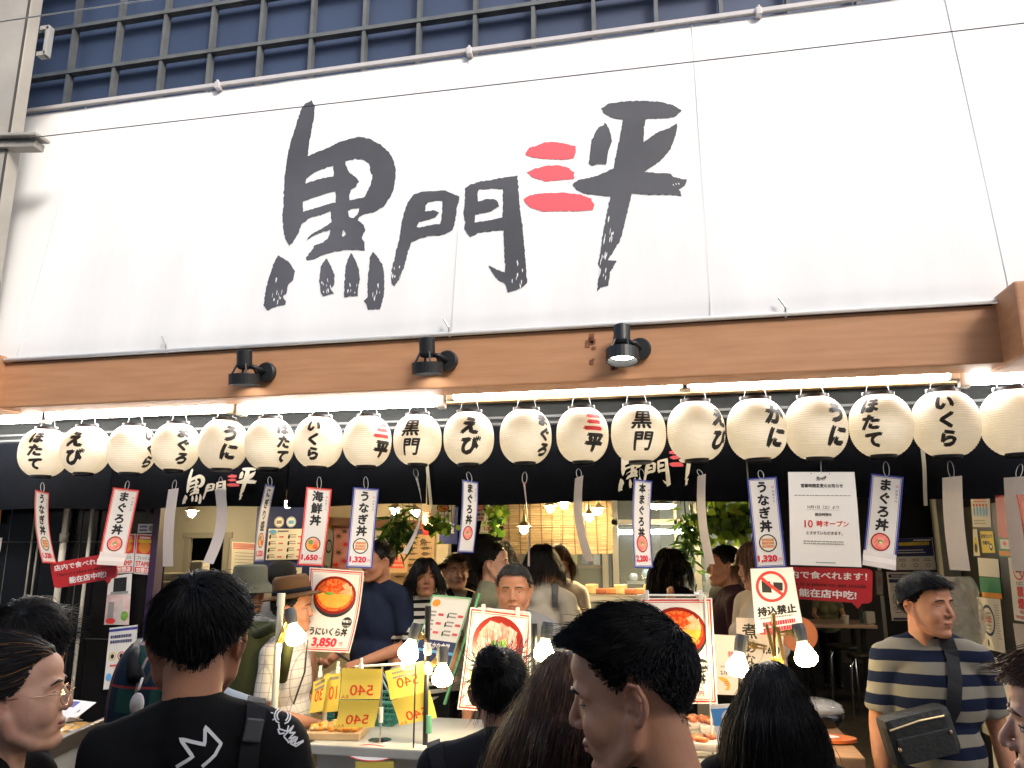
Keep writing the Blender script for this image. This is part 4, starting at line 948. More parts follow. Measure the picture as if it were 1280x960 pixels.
for (px, py, Y) in ((1078, 817, 5.2), (1052, 806, 5.8)):
    c = at(px, py, Y); h = c.z; st = thing("stool", (c.x, Y, 0), "dark seated stool with chrome legs, %s one by the eating table" % ("nearer" if Y < 5.5 else "farther"), "stool")
    mb = MB(); mb.lathe([(0, 0), (.16, 0), (.17, .015), (.17, .03), (.15, .045), (0, .05)], (c.x, Y, h - .04), 20); mb.build("seat", mat("seat_black", (.012, .012, .012), .4), st)
    for k in range(4):
        a = k * math.pi / 2 + .6; mb = MB(); mb.tube([(c.x + .12 * math.cos(a), Y + .12 * math.sin(a), h - .03), (c.x + .18 * math.cos(a), Y + .18 * math.sin(a), h - .12), (c.x + .2 * math.cos(a), Y + .2 * math.sin(a), 0)], .013, 8); mb.build("leg", CHROME, st, smooth=True)
# dark panel with notices right of the hall
rY = 1.15
xa = at(1100, 690, rY).x
mb = MB(); mb.box(((xa + XW) / 2, rY + .06, 1.5), (XW - xa, .1, 3.0)); tag(mb.build("notice_wall", DARKW), "dark panel wall carrying two blue headed notices", "wall")
def d_n1(s):
    s.rect(-.15, -.02, .15, .14, NAVYP); s.lines(-.12, .13, .075, .03, 1, .03, YELD, .1, 4); s.lines(-.13, .1, .03, .022, 2, .008, WSIGN, .2, 5); s.lines(0, .14, .115, .03, 1, .012, WSIGN, 0, 6); s.frame(.0, .004, NAVYP)
    for i in range(3): s.rect(-.13 + i * .095, -.13, -.05 + i * .095, -.03, WSIGN); s.lines(-.12 + i * .095, -.06 + i * .095, -.05, .015, 2, .008, GRYT, .2, i); s.ring(-.09 + i * .095, -.1, .012, .018, GRYT, 14)
poster(((1117, 673), (1166, 671), (1171, 713), (1118, 713)), .32, .29, PAPER, rY - .01, "blue and white notice with three small panels on the dark wall", draw=d_n1)
def d_n2(s):
    s.rect(-.19, .13, .04, .155, NAVYP); s.rect(-.19, .095, .01, .12, NAVYP); s.lines(-.17, .0, .138, .03, 1, .008, WSIGN, .1); s.lines(-.17, .17, .06, .022, 9, .006, GRYT, .35, 9); s.rect(-.19, -.165, .19, -.15, NAVYP); s.rect(.12, .13, .14, .15, GRYT)
poster(((1108, 715), (1186, 715), (1189, 775), (1115, 776)), .4, .34, PAPER, rY - .012, "large white notice with a navy header behind the striped shirt man", draw=d_n2)
poster(((1093, 712), (1104, 714), (1105, 745), (1095, 744)), .1, .26, PALE, rY - .05, "small framed grey photo at the edge of the dark panel wall", draw=lambda s: (s.frame(0, .012, DWOOD), s.disc(0, .02, .02, .05, GRYT)))
mb = MB(); p = at(1184, 690, .98); mb.box((p.x, .98, 1.1), (.10, .12, 2.2)); tag(mb.build("grey_column", mat("column_greygreen", (.19, .20, .18), .6, var=.1)), "grey green square column at the inner end of the sticker wall", "column")
# sticker wall (faces left)
mb = MB(); mb.box((XW + .15, .35, (zb - .03) / 2), (.3, 1.6, zb - .03)); tag(mb.build("sticker_wall", DARKW), "black side wall covered with stickers and notices at the right", "wall")
mb = MB(); mb.box((XW + 4.3, .45, 1.6), (8.0, .1, 3.2)); tag(mb.build("neighbour_front", DARKW), "dark closed front of the neighbouring shop beyond the sticker wall", "wall")
onw = lambda px, py: at_x(px, py, XW - .004)
def wposter(px4, w, h, paper, label, draw=None, cat="sticker"): poster(px4, w, h, paper, 0, label, cat, draw, "wall_sticker", mapper=onw)
wposter(((1213, 620), (1237, 620), (1239, 659), (1216, 659)), .24, .36, PAPER, "white card with a row of blue figures, topmost on the sticker wall", lambda s: (s.lines(-.08, .08, .14, .03, 2, .014, RED, .1, 1), [s.disc(-.08 + i * .04, 0, .014, .06, SKYB) for i in range(5)], [s.disc(-.08 + i * .04, .075, .012, .016, RED) for i in range(5)], s.lines(-.09, .09, -.11, .03, 2, .01, GRYT, .2, 2)))
wposter(((1225, 664), (1241, 664), (1244, 691), (1228, 691)), .2, .26, YELD, "yellow security camera sticker", lambda s: (s.text("防犯カメラ", 0, .07, .05, bold=.04, width=.17), s.text("作動中", -.02, -.01, .05, bold=.04, width=.11), s.disc(.05, -.06, .025, .045, INK), s.disc(.05, -.055, .014, .02, WSIGN)))
wposter(((1216, 661), (1221, 661), (1225, 695), (1217, 695)), .08, .3, PAPER, "narrow white sticker left of the yellow camera sticker", lambda s: (s.disc(0, -.03, .03, .09, YELD), s.disc(0, -.06, .02, .05, INK)))
wposter(((1247, 672), (1264, 673), (1266, 697), (1250, 696)), .2, .28, GRN, "green and orange sticker under the red framed sign", lambda s: (s.rect(-.07, -.02, .07, .12, WSIGN), s.disc(0, .06, .03, .03, RED), s.rect(-.1, -.12, .1, -.05, ORG)))
wposter(((1244, 619), (1284, 618), (1288, 679), (1248, 671)), .5, .5, RSIGN, "white sign with a thick red border and bold black strokes, top of the sticker wall", lambda s: (s.rect(-.19, -.19, .25, .25, WSIGN), s.text("二", .02, .03, .30, bold=.05)))
def d_cat(s):
    s.disc(0, .0, .052, .052, YELD); s.disc(.0, -.008, .022, .022, INK); s.disc(-.015, .02, .014, .014, INK); s.rect(-.018, -.04, -.010, -.02, INK); s.rect(.008, -.04, .016, -.02, INK); s.poly([(.02, 0), (.035, .025), (.03, .03), (.012, .008)], INK); s.poly([(-.027, .026), (-.022, .042), (-.016, .03)], INK); s.poly([(-.012, .03), (-.006, .042), (-.003, .026)], INK)
wposter(((1222, 697), (1248, 699), (1250, 722), (1224, 720)), .26, .16, PAPER, "white sticker with a black cat emblem in a yellow oval", d_cat)
wposter(((1224, 721), (1250, 723), (1252, 742), (1226, 740)), .26, .15, GRN, "green sticker with yellow kanji 宅急便 below the cat emblem", lambda s: s.text("宅急便", 0, 0, .085, YELD, bold=.05, width=.2))
wposter(((1227, 740), (1252, 742), (1253, 749), (1228, 746)), .26, .05, ORG, "orange strip sticker below the green 宅急便 sticker", lambda s: s.lines(-.07, .09, -.012, .03, 1, .024, INK, 0, 1))
def d_badge(s):
    s.ring(-.03, .03, .075, .092, NAVYP, 36, 1.5); s.lines(-.08, .02, .09, .03, 2, .012, GRYT, .1, 1); s.lines(-.09, .03, .04, .025, 2, .014, RED, .1, 2); s.lines(-.07, .01, -.02, .03, 2, .01, GRYT, .2, 3); s.rect(.072, -.2, .074, .22, GRYT); s.lines(.085, .14, .17, .022, 14, .006, GRYT, .3, 4); s.disc(-.06, -.17, .01, .03, INK)
wposter(((1221, 746), (1250, 749), (1257, 817), (1229, 810)), .32, .46, PAPER, "white certificate with a navy oval badge beside the plastic sheet", d_badge)
def d_ns(s):
    s.ring(0, .15, .06, .075, RED, 28); s.rect(-.04, .14, .04, .155, INK); s.poly([(-.052, .195), (-.042, .205), (.052, .105), (.042, .095)], RED); s.text("たばこ", 0, .05, .035, bold=.02); s.text("禁", 0, -.02, .09, PRED, bold=.07); s.text("煙", 0, -.12, .09, PRED, bold=.07); s.text("NO", 0, -.19, .04, PRED, bold=.02); s.text("SMOKING", 0, -.235, .035, PRED, bold=.02, width=.18)
wposter(((1260, 697), (1284, 696), (1291, 779), (1268, 775)), .26, .54, PAPER, "white NO SMOKING sign with a red crossed circle", d_ns)
wposter(((1266, 779), (1290, 781), (1296, 818), (1271, 812)), .26, .2, mat("pale_lilac", (.42, .38, .38), .5), "plain lilac grey sheet below the NO SMOKING sign")
def d_food(s):
    s.rect(-.15, .27, .15, .42, NAVYP); s.rect(-.15, .26, .15, .27, SKYB)
    for i in range(6): s.rect(-.14, .15 - i * .11, -.02, .245 - i * .11, mat("food_%d" % (i % 3), ((.42, .15, .06), (.5, .24, .08), (.32, .12, .06))[i % 3], .4, var=.5, vscale=25))
    s.rect(0, .12, .15, .245, NAVYP); s.rect(0, -.02, .15, .11, SKYB); s.rect(.01, -.15, .12, -.05, YELD); s.rect(0, -.42, .15, -.17, NAVYP); s.lines(.02, .13, .2, .04, 2, .02, WSIGN, .2)
wposter(((1230, 818), (1258, 826), (1270, 980), (1243, 965)), .32, .86, PAPER, "tall food menu poster with a column of dishes, low on the sticker wall", d_food)
wposter(((1217, 818), (1226, 820), (1238, 920), (1227, 915)), .1, .8, PALE, "narrow grey sheet between the plastic sheet and the food poster")
# crumpled clear plastic hanging at the sticker wall
PLAS = mat("clear_plastic", (.75, .75, .72), .12, alpha=.38, spec=.8)
c = at(1198, 772, .55); mb = MB()
def pf(u, v):
    a = u * 2 * math.pi; n_ = noise.noise((math.cos(a) * 2, math.sin(a) * 2, v * 5)) * .4 + noise.noise((math.cos(a) * 6, math.sin(a) * 6, v * 14)) * .25
    r = (.085 + .05 * math.sin(math.pi * min(1, v * 1.15))) * (1 + n_ * .7); return (c.x + r * math.cos(a) * 1.0, .55 + r * math.sin(a) * .6, c.z + .22 - .46 * v)
mb.grid(pf, 40, 40); tag(mb.build("plastic_cover", PLAS), "crumpled clear plastic sheet hanging behind the striped shirt man", "plastic sheet")

# ============================================================ pendant lamps, hanging greenery
BULB = mat("pendant_bulb", (1, .85, .55), .4, emit=210.0, ecol=(1, .74, .38))
SHADE = mat("pendant_shade", (.5, .42, .25), .4, metal=.6)
def pendant(px, py, Y, label, disc=False):
    p = at(px, py, Y); t = thing("pendant_lamp", p, label, "lamp", "pendant lamps inside the shop")
    mb = MB(); mb.tube([p + Vector((0, 0, .06)), (p.x, p.y, CEIL + .2)], .004, 6); mb.build("cord", WIRE, t)
    mb = MB(); mb.ball(p, (.034, .034, .045) if not disc else (.11, .11, .022), 10, 6); mb.build("bulb", BULB, t, smooth=True)
    mb = MB(); mb.lathe([(.015, .10), (.022, .05), (.06, .01), (.056, .01), (.018, .05)] if not disc else [(.02, .1), (.03, .04), (.13, .02), (.13, .01), (.02, .03)], p, 16); mb.build("shade", SHADE, t)
for px, py, Y, lab, dk in ((688, 634, 2.2, "small pendant lamp before the blind, lower left of the first pair", 0), (705, 630, 2.25, "small pendant lamp before the blind, upper right of the first pair", 0), (736, 645, 2.1, "small pendant lamp before the blind, lower left of the second pair", 0),
                       (748, 637, 2.2, "small pendant lamp before the blind, upper right of the second pair", 0), (826, 633, 2.0, "round flat pendant lamp just right of the bamboo blind", 1), (902, 648, 2.4, "small pendant lamp among the green leaves", 0), (519, 640, 1.9, "pendant lamp left of the price boards", 0),
                       (494, 637, 2.0, "pendant lamp behind the willow leaves", 0), (1046, 640, 4.8, "pendant lamp deep in the eating hall", 0), (360, 628, 1.3, "pendant lamp above the drinks board", 0), (655, 660, 1.6, "pendant lamp in front of the blind's left part", 0), (240, 640, 1.6, "added fill lamp in front of the pale partition", 0)):  # last lamp is added to brighten the pale partition
    pendant(px, py, Y, lab, dk)
GR = [mat("leaf_green", (.10, .22, .025), .5, trans=.35), mat("leaf_light", (.26, .40, .05), .5, trans=.35), mat("leaf_dark", (.025, .075, .015), .5, trans=.2)]
def foliage(c, ext, n, label, size=.05, willow=False, seed=1, name="hanging_plant"):
    t = thing(name, c, label, "plant"); rr = random.Random(seed); mb = MB(); st = MB()
    for k in range(max(3, n // 40)):
        x = c.x + rr.uniform(-ext[0], ext[0]); y = c.y + rr.uniform(-ext[1], ext[1]); st.tube([(x, y, c.z + ext[2] + .2), (x + .02, y, c.z), (x + rr.uniform(-.06, .06), y, c.z - ext[2] * rr.uniform(.3, 1))], .003, 5)
    for i in range(n):
        p = c + Vector((rr.gauss(0, .5) * ext[0], rr.gauss(0, .5) * ext[1], rr.gauss(0, .5) * ext[2])); L = size * rr.uniform(.6, 1.3); w = L * (.09 if willow else .42)
        ax = Vector((rr.uniform(-1, 1), rr.uniform(-.6, .6), rr.uniform(-1.4, .3))).normalized(); sd = ax.cross(Vector((rr.uniform(-1, 1), -1, rr.uniform(-1, 1)))).normalized(); nn = ax.cross(sd)
        q = [p, p + ax * L * .4 + sd * w + nn * L * .05, p + ax * L * .75 + sd * w * .6, p + ax * L, p + ax * L * .75 - sd * w * .6, p + ax * L * .4 - sd * w + nn * L * .05]
        mb.add([tuple(v) for v in q], [(0, 1, 2, 3), (0, 3, 4, 5)], rr.choice((0, 0, 1, 1, 2)) if not willow else rr.choice((0, 2, 2)))
    mb.build("leaves", GR, t); st.build("stems", GR[2], t)
foliage(at(497, 662, 1.2), (.09, .08, .16), 170, "dark willow like leaves hanging left of the price boards", .13, True, 2)
foliage(at(862, 668, 1.4), (.07, .06, .22), 170, "dark trailing leaves hanging right of the bamboo blind", .10, True, 3)
foliage(at(912, 650, 1.3), (.20, .12, .13), 230, "bright green maple leaves hanging before the kitchen posts", .075, False, 4)
foliage(at(548, 655, 1.2), (.09, .06, .09), 50, "light green leaves beside the にぎり盛 price board", .06, False, 5)
foliage(at(620, 645, 1.5), (.06, .06, .16), 70, "green leaves on the left edge of the bamboo blind", .06, False, 6)
# ============================================================ the stall in front of the shop
PLW = mat("plastic_white", (.6, .6, .58), .35); BRASS = mat("brass", (.62, .42, .14), .3, metal=.9); BASK = mat("basket_green", (.01, .12, .10), .4)
SOCK = mat("socket_grey", (.06, .065, .07), .5); GBULB = mat("stall_bulb", (1, .9, .65), .3, emit=38.0, ecol=(1, .78, .42)); PEARL = mat("bulb_pearl", (.7, .62, .45), .25)
sY = -1.0
zt1 = at(480, 928, sY).z
print("STALL z", zt1)
t = thing("stall_counter", (at(520, 930, -.75).x, -.75, 0), "stall counter with a pale steel top and white front in the middle", "counter")
xa, xb = at(396, 930, sY).x, at(905, 930, sY).x
mb = MB(); mb.box(((xa + xb) / 2, -.78, zt1 - .02), (xb - xa, .62, .04), bev=.006); mb.build("top", mat("counter_top", (.42, .42, .38), .3, var=.15, vscale=6), t)
mb = MB(); mb.box(((xa + xb) / 2, -.76, zt1 / 2 - .02), (xb - xa - .04, .54, zt1 - .04)); mb.build("body", mat("counter_white", (.45, .45, .43), .4), t)
s = Sheet(.3, .12, YEL); s.build("front_label", quad_map(*[at(x, y, -1.094) for x, y in ((444, 952), (492, 952), (492, 972), (444, 972))], .3, .12), t)
# green basket
def onz(px, py, z): return at_z(px, py, z)
b0, b1 = at(408, 921, -.62), at(505, 925, -.62)
t = thing("shopping_basket", ((b0.x + b1.x) / 2, -.62, zt1), "dark green plastic shopping basket on the stall counter behind the yellow tags", "basket")
mb = MB(); cx = (b0.x + b1.x) / 2; W2, D2, Hh = (b1.x - b0.x) / 2, .13, .10
for i in range(5):
    z = zt1 + .004 + i * Hh / 4; k = .86 + .14 * i / 4; 
    mb.tube([(cx + W2 * k * sx_, -.60 + D2 * k * sy_, z) for sx_, sy_ in ((-1, -1), (1, -1), (1, 1), (-1, 1))], .006 if i < 4 else .011, 6, closed=True)
for side in range(4):
    for q in np.linspace(-.95, .95, 16):
        f = lambda k, z: {0: (cx + W2 * k * q, -.60 - D2 * k, z), 1: (cx + W2 * k * q, -.60 + D2 * k, z), 2: (cx - W2 * k, -.60 + D2 * k * q, z), 3: (cx + W2 * k, -.60 + D2 * k * q, z)}[side]
        mb.tube([f(.86, zt1 + .004), f(1.0, zt1 + Hh)], .004, 4)
mb.box((cx, -.60, zt1 + .006), (W2 * 1.7, D2 * 1.7, .004)); mb.build("lattice_body", BASK, t)
for s_ in (-1, 1): mb = MB(); mb.tube([(cx - W2 * .7, -.60 + s_ * .03, zt1 + Hh), (cx - W2 * .3, -.60 + s_ * .02, zt1 + .22), (cx + W2 * .3, -.60 + s_ * .02, zt1 + .22), (cx + W2 * .7, -.60 + s_ * .03, zt1 + Hh)], .0045, 6); mb.build("handle", mat("handle_grey", (.18, .3, .3), .4), t, smooth=True)
# tray of orange food, oval price card
p = at(418, 932, -1.0); mb = MB(); mb.box((p.x - .02, -.93, zt1 + .015), (.24, .18, .03), rotm(0, 0, .15), bev=.006); tr_ = mb.build("tray", mat("wood_tray", (.55, .38, .2), .5), loc=(p.x, -.93, zt1))
tag(tr_, "pale wooden tray heaped with orange food on the stall counter", "tray")
mb = MB(); rr = random.Random(4)
for i in range(60): mb.ball((p.x - .02 + rr.uniform(-.1, .1), -.93 + rr.uniform(-.07, .07), zt1 + .035 + rr.uniform(0, .012)), (.016, .016, .010), 6, 4, mi=i % 2)
mb.build("food", [UNI, mat("food_tan", (.6, .38, .16), .5)], tr_, smooth=True)
s = Sheet(.001, .001, PAPER); s.disc(0, 0, .105, .033, RED, n=40); s.disc(0, 0, .100, .029, WSIGN, n=40); s.lines(-.075, .08, .002, .014, 2, .009, PRED, .1, 3)
c = at(463, 941, -1.08); tag(s.build("oval_card", lambda x, y, l: c + Vector((x, y * .5, y * .86 + l * .5)) + Vector((0, -l, 0)), loc=c), "white oval price card with red edge lying on the stall counter", "price card")

# wire stands with yellow mirrored price tags
def tagset(px4, label, big, small, rows=0, grp="yellow price tags", Y=-1.02, cutoff=None):
    def d(s):
        s.text(big, .005, -.035 if small else 0, .085, mat("marker_red", (.70, .07, .02), .5), bold=.012, mirror=True, width=.12)
        if small: s.text("えん", -.078, -.075, .022, mat("marker_red", (.7, .07, .02), .5), mirror=True)
        if rows: s.lines(-.07, .08, .085, .028, rows, .014, GRYT, .3, len(label))
    o = poster(px4, .21, .18, YEL, Y, label, "price tag", d, "price_tag", bow=-.006, grp=grp, back=YEL); return o
tagset(((427, 835), (477.6, 836.4), (475, 874), (424.5, 874)), "yellow paper tag with mirrored red 540, upper one of the middle pair", "540", 1, Y=-1.02)
tagset(((424.5, 875), (474.5, 875), (467.5, 909), (418.8, 910)), "yellow paper tag with mirrored red 540, lower one of the middle pair", "540", 1, Y=-1.02)
tagset(((481, 839), (529, 826), (533, 864.5), (488, 875)), "tilted yellow tag with mirrored red 540 and black rows, beside the lamp pole", "540", 0, 3, Y=-1.0)
tagset(((489, 876), (536, 862), (546, 897), (499.5, 907.5)), "tilted yellow tag with mirrored red 540, lowest beside the lamp pole", "540", 1, Y=-1.0)
tagset(((391.7, 852.8), (409.7, 841.9), (403, 889), (386, 892)), "narrow turned yellow tag at the left end of the stall tags", "30", 0, 3, Y=-.9)
tagset(((410, 842), (426, 839.5), (422, 889), (403.5, 891)), "narrow yellow tag with a mirrored 10, second from the left end", "10", 0, 2, Y=-.88)
def stand(px, y0, y1, rail, label, Y):
    a, b_ = at(px, y0, Y), at(px + 0, y0, Y); b_.z = zt1
    t = thing("tag_stand", b_, label, "stand")
    mb = MB(); mb.tube([a, b_], .0045, 8); mb.build("rod", CHROME, t)
    mb = MB(); m_ = a * .35 + b_ * .65; mb.tube([m_ + Vector((0, 0, -.03)), m_ + Vector((0, 0, .03))], .011, 8); mb.build("joint", PLW, t)
    if rail: mb = MB(); mb.tube([at(rail[0][0], rail[0][1], Y), at(rail[1][0], rail[1][1], Y)], .0055, 8); mb.build("rail", PLW, t)
    mb = MB(); mb.lathe([(.05, 0), (.05, .006), (.01, .012), (0, .012)], b_, 14); mb.build("foot", CHROME, t)
stand(478, 833, 935, ((444, 833.5), (515, 829)), "thin rod stand with a white rail holding the 540 tags", -.985)
stand(408, 846, 925, None, "thin rod stand behind the narrow yellow tags", -.86)
for i, (px, py, Y) in enumerate(((453, 832, -.995), (505, 831, -.99), (402, 841, -.9), (424, 836, -.88))):
    p = at(px, py, Y); mb = MB(); mb.box(p + Vector((0, -.012, -.004)), (.014, .02, .028), bev=.003); mb.box(p + Vector((0, -.012, .02)), (.008, .012, .025)); tag(mb.build("tag_clip", PLW), "small clear clip holding the top edge of a yellow tag", "clip", "clips on the yellow tags")

# clamp lamp poles
def reflector_bulb(t, p, d):
    """p = middle of the glowing dome, d = axis from dome towards the socket"""
    d = Vector(d).normalized(); q = Vector((0, 0, 1)).rotation_difference(d).to_matrix()
    mb = MB(); mb.lathe([(0, -.040), (.022, -.037), (.038, -.026), (.044, -.010), (.041, .004), (.031, .022), (.021, .040), (.016, .055)], p, 18, q); mb.build("bulb", GBULB, t, smooth=True)
    mb = MB(); mb.lathe([(.017, .05), (.023, .056), (.026, .10), (.022, .12), (0, .122)], p, 14, q); mb.build("socket", SOCK, t, smooth=False)
def clamp(t, a, b_):
    mb = MB(); a = Vector(a); b_ = Vector(b_); mb.bar(a, b_, .02, .008); mb.bar(a + Vector((.012, .01, -.02)), b_ + Vector((.0, .01, -.012)), .018, .006)
    m_ = (a + b_) / 2; mb.tube([m_ + Vector((0, -.015, -.01)), m_ + Vector((0, .02, -.01))], .012, 8); mb.build("clamp", BRASS, t)
def lamp(px, py, ax, cl, label, Y):
    p = at(px, py, Y); t = thing("clamp_lamp", p, label, "lamp", "lit clamp lamps over the stall")
    reflector_bulb(t, p, ax); clamp(t, p + Vector(ax).normalized() * .10, at(*cl, Y + .02)); return p
def pole(px, y0, m, r, label, Y, foot=None):
    a = at(px, y0, Y); t = thing("lamp_pole", (a.x, Y, 0), label, "pole"); mb = MB(); mb.tube([(a.x, Y, zt1 - .3 if foot is None else foot), a], r, 12); mb.build("post", m, t, smooth=False)
    mb = MB(); mb.tube([a + Vector((0, 0, -.02)), a + Vector((0, 0, .035))], r * 1.25, 12); mb.build("cap", m, t); return t
pole(351, 752, mat("pole_white", (.62, .60, .48), .4), .014, "white pole with a clamp lamp between the fedora man and the black shirt", -1.05)
lamp(369, 795, (-.28, 0, .9), (348, 803), "lit clamp lamp on the white pole in front of the fedora man", -1.08)
pole(535, 768, BLK, .011, "dark pole with two clamp lamps beside the 540 tags", -1.0)
lamp(511, 815, (.25, .1, .9), (533, 800), "lit clamp lamp left of the dark pole, upper of the pair", -1.03)
lamp(553, 846, (-.05, .1, .9), (537, 832), "lit clamp lamp right of the dark pole, lower of the pair", -1.03)
for yy in (812, 836): p = at(535, yy, -1.02); mb = MB(); mb.lathe([(0, -.025), (.016, -.02), (.018, 0), (.010, .025), (0, .03)], p, 12); tag(mb.build("spare_bulb", PEARL, smooth=True), "small pearl knob on the dark pole, %s one" % ("upper" if yy < 820 else "lower"), "knob")
mb = MB(); p = at(536, 905, -1.0); mb.tube([p + Vector((0, 0, -.035)), p + Vector((0, 0, .035))], .0135, 10); tag(mb.build("green_tape", mat("tape_green", (.12, .35, .2), .5)), "green tape wrapped low round the dark lamp pole", "tape")
mb = MB(); a = at(519.5, 830, -1.06); mb.tube([a, (a.x, -1.06, zt1)], .0035, 6); tag(mb.build("lamp_cable", WIRE), "black cable hanging from the upper clamp lamp", "cable")
mb = MB(); a = at(384, 800, -1.06); b_ = at(367, 880, -1.06); mb.tube([a, a * .5 + b_ * .5 + Vector((.02, 0, 0)), b_], .004, 6); tag(mb.build("lamp_cable", WIRE), "black cable hanging beside the white pole", "cable")
pole(668, 790, BLK, .010, "dark pole hidden behind the long brown hair", -1.0)
lamp(680, 815, (.12, .1, .9), (676, 796), "lit clamp lamp between the tuna poster and the young man's hair", -1.0)
pole(967, 778, mat("pole_brass", (.5, .36, .14), .35, metal=.8), .007, "short brass coloured pole holding two clamp lamps at the right", -1.0)
lamp(922, 833, (.2, .1, .9), (958, 808), "lit clamp lamp left of the brass pole, above the straight black hair", -1.03)
lamp(1007, 820, (-.15, .1, .9), (975, 790), "lit clamp lamp right of the brass pole", -1.03)
p = at(966, 800, -1.02); mb = MB(); mb.bar(p + Vector((-.02, 0, .06)), p + Vector((.0, 0, -.06)), .03, .012); mb.bar(p + Vector((.02, 0, .05)), p + Vector((.035, 0, -.07)), .024, .012); mb.box(p + Vector((.01, -.01, -.11)), (.045, .004, .09), mi=1)
tag(mb.build("spring_clamp", [BRASS, YEL]), "brass spring clamps on the short pole holding a yellow slip", "clamp")

# posters on clips
def d_bowl(s, w, h, mirror=False):
    s.frame(.006, .006, RED); s.frame(.017, .0025, RED)
    r = w * .40; cy = h * .18
    s.disc(.0, cy - r * .14, r, r * .86, DBOWL); s.disc(0, cy, r, r * .84, LACQ); s.disc(0, cy, r * .88, r * .72, ROE)
    s.disc(0, cy + r * .04, r * .80, r * .62, UNI, math.pi * .98, math.pi * 2.04)
    s.poly([(r * .2, cy + r * .12), (r * .75, cy + r * .45), (r * .82, cy + r * .05), (r * .5, cy + .05 * r)], SALM); s.poly([(r * .3, cy + r * .45), (r * .55, cy + r * .58), (r * .8, cy + r * .25), (r * .6, cy + .15 * r)], SALM)
    s.disc(-r * .25, cy + r * .05, r * .22, r * .07, LEAF); s.disc(w * .31, cy - r * 1.18, w * .095, w * .095, INK)
    s.text("味噌汁", w * .31, cy - r * 1.13, w * .055, WSIGN, bold=.03); s.text("ついてます", w * .31, cy - r * 1.32, w * .028, WSIGN, bold=.02)
    s.text("うにいくら丼", 0, -h * .265, w * .145, bold=.035, width=w * .72); s.text("3,850", -.01, -h * .385, w * .19, PRED, bold=.055, width=w * .46); s.text("円", w * .29, -h * .40, w * .07, PRED, bold=.02)
poster(((387, 709), (455, 714), (437, 816), (373, 813)), .29, .42, PAPER, -.62, "large poster of a sea urchin bowl priced 3,850 hanging beside the fedora man", "poster", lambda s: d_bowl(s, .29, .42), "menu_poster", bow=-.03, back=PAPERB)
poster(((801, 747.5), (890, 747.5), (897, 880), (808, 879)), .29, .42, PAPER, -.92, "large poster of a sea urchin bowl half hidden by the young man's hair", "poster", lambda s: d_bowl(s, .29, .42), "menu_poster", back=PAPERB)
def d_tuna(s):
    s.frame(.006, .006, RED); s.frame(.017, .0025, RED); r = .118; cy = .075
    s.disc(0, cy - .015, r, r, DBOWL); s.disc(0, cy, r, r * .95, LACQ)
    rr_ = random.Random(2)
    for i in range(9):
        a = i * .7; x, y = .055 * math.cos(a), cy + .05 * math.sin(a); q = rr_.uniform(0, 1)
        s.poly([(x + .045 * math.cos(q + k * 1.05) * rr_.uniform(.7, 1.2), y + .042 * math.sin(q + k * 1.05) * rr_.uniform(.7, 1.2)) for k in range(6)], (TUNA, mat("tuna_pale", (.80, .28, .24), .4, col2=(.86, .52, .48), vscale=50))[i % 2])
    s.poly([(-.045, cy - .03), (-.02, cy + .012), (.0, cy - .0), (.03, cy + .02), (.05, cy - .02), (.01, cy - .045)], LEAF); s.disc(.01, cy - .05, .03, .012, YELD)
    s.lines(-.11, -.08, -.07, .03, 3, .02, YELD, 0, 1); s.text("まぐろ丼", 0, -.105, .045, bold=.035, width=.2); s.text("2,200", -.01, -.16, .055, PRED, bold=.055, width=.13)
poster(((588, 759), (664, 768), (655, 893), (571.5, 886.5)), .29, .42, PAPER, -.75, "large poster of a red tuna bowl behind the woman with the hair bun", "poster", d_tuna, "menu_poster", back=PAPERB, bow=-.01)
for (x0, y0, x1, y1, Y, lab, cl) in ((797, 744, 881, 744, -.925, "pale rail with two clips along the top of the second sea urchin poster", (809, 876)), (598, 760, 662, 766, -.755, "pale rail with clips along the top of the tuna poster", (605, 648))):
    a, b_ = at(x0, y0, Y), at(x1, y1, Y); t = thing("poster_rail", (a + b_) / 2, lab, "rail"); mb = MB(); mb.tube([a, b_], .004, 8); mb.build("rod", PLW, t)
    for px in cl: p = a + (b_ - a) * ((px - x0) / (x1 - x0)); mb = MB(); mb.box(p + Vector((0, -.01, 0)), (.016, .022, .04), bev=.003); mb.build("clip", PLW, t)
    mb = MB(); mb.tube([b_, (b_.x, b_.y + .01, zt1)], .004, 8); mb.build("rod", PLW, t)
def d_ban(s):
    s.ring(-.01, .06, .062, .076, RED, 32); s.poly([(-.058, .035), (-.012, .03), (-.015, .085), (-.055, .09)], INK); s.poly([(.0, .04), (.04, .035), (.045, .075), (.0, .08)], INK); s.tube = None
    s.poly([(-.068, .105), (-.058, .116), (.048, .016), (.038, .005)], RED)
    s.text("持込禁止", 0, -.055, .046, bold=.045, width=.175); s.lines(-.08, .08, -.09, .03, 1, .006, GRYT, .1)
    s.lines(-.07, .09, -.125, .028, 2, .020, PRED, .1, 2)
poster(((938, 711), (991, 709), (1004, 783), (945, 792)), .21, .30, PAPER, -.60, "white prohibition sign reading 持込禁止 above the brass pole", "sign", d_ban, "prohibition_sign", bow=-.01, back=PAPERB)
def d_big(s):
    s.text("特大", .03, .05, .05, PRED, bold=.02, vertical=True); s.lines(.06, .09, .13, .02, 1, .01, INK, 0); s.text("2,13", -.03, -.055, .035, bold=.04); s.lines(-.06, -.02, -.02, .02, 1, .012, GRYT, 0)
    sh = [(-.09, -.09), (-.05, -.085), (.0, -.10), (.03, -.14), (.02, -.175), (-.02, -.18), (.0, -.155), (-.01, -.13), (-.05, -.115)]
    s.poly(sh, ORG); s.lines(-.03, .02, -.12, .012, 3, .004, INK, 0)
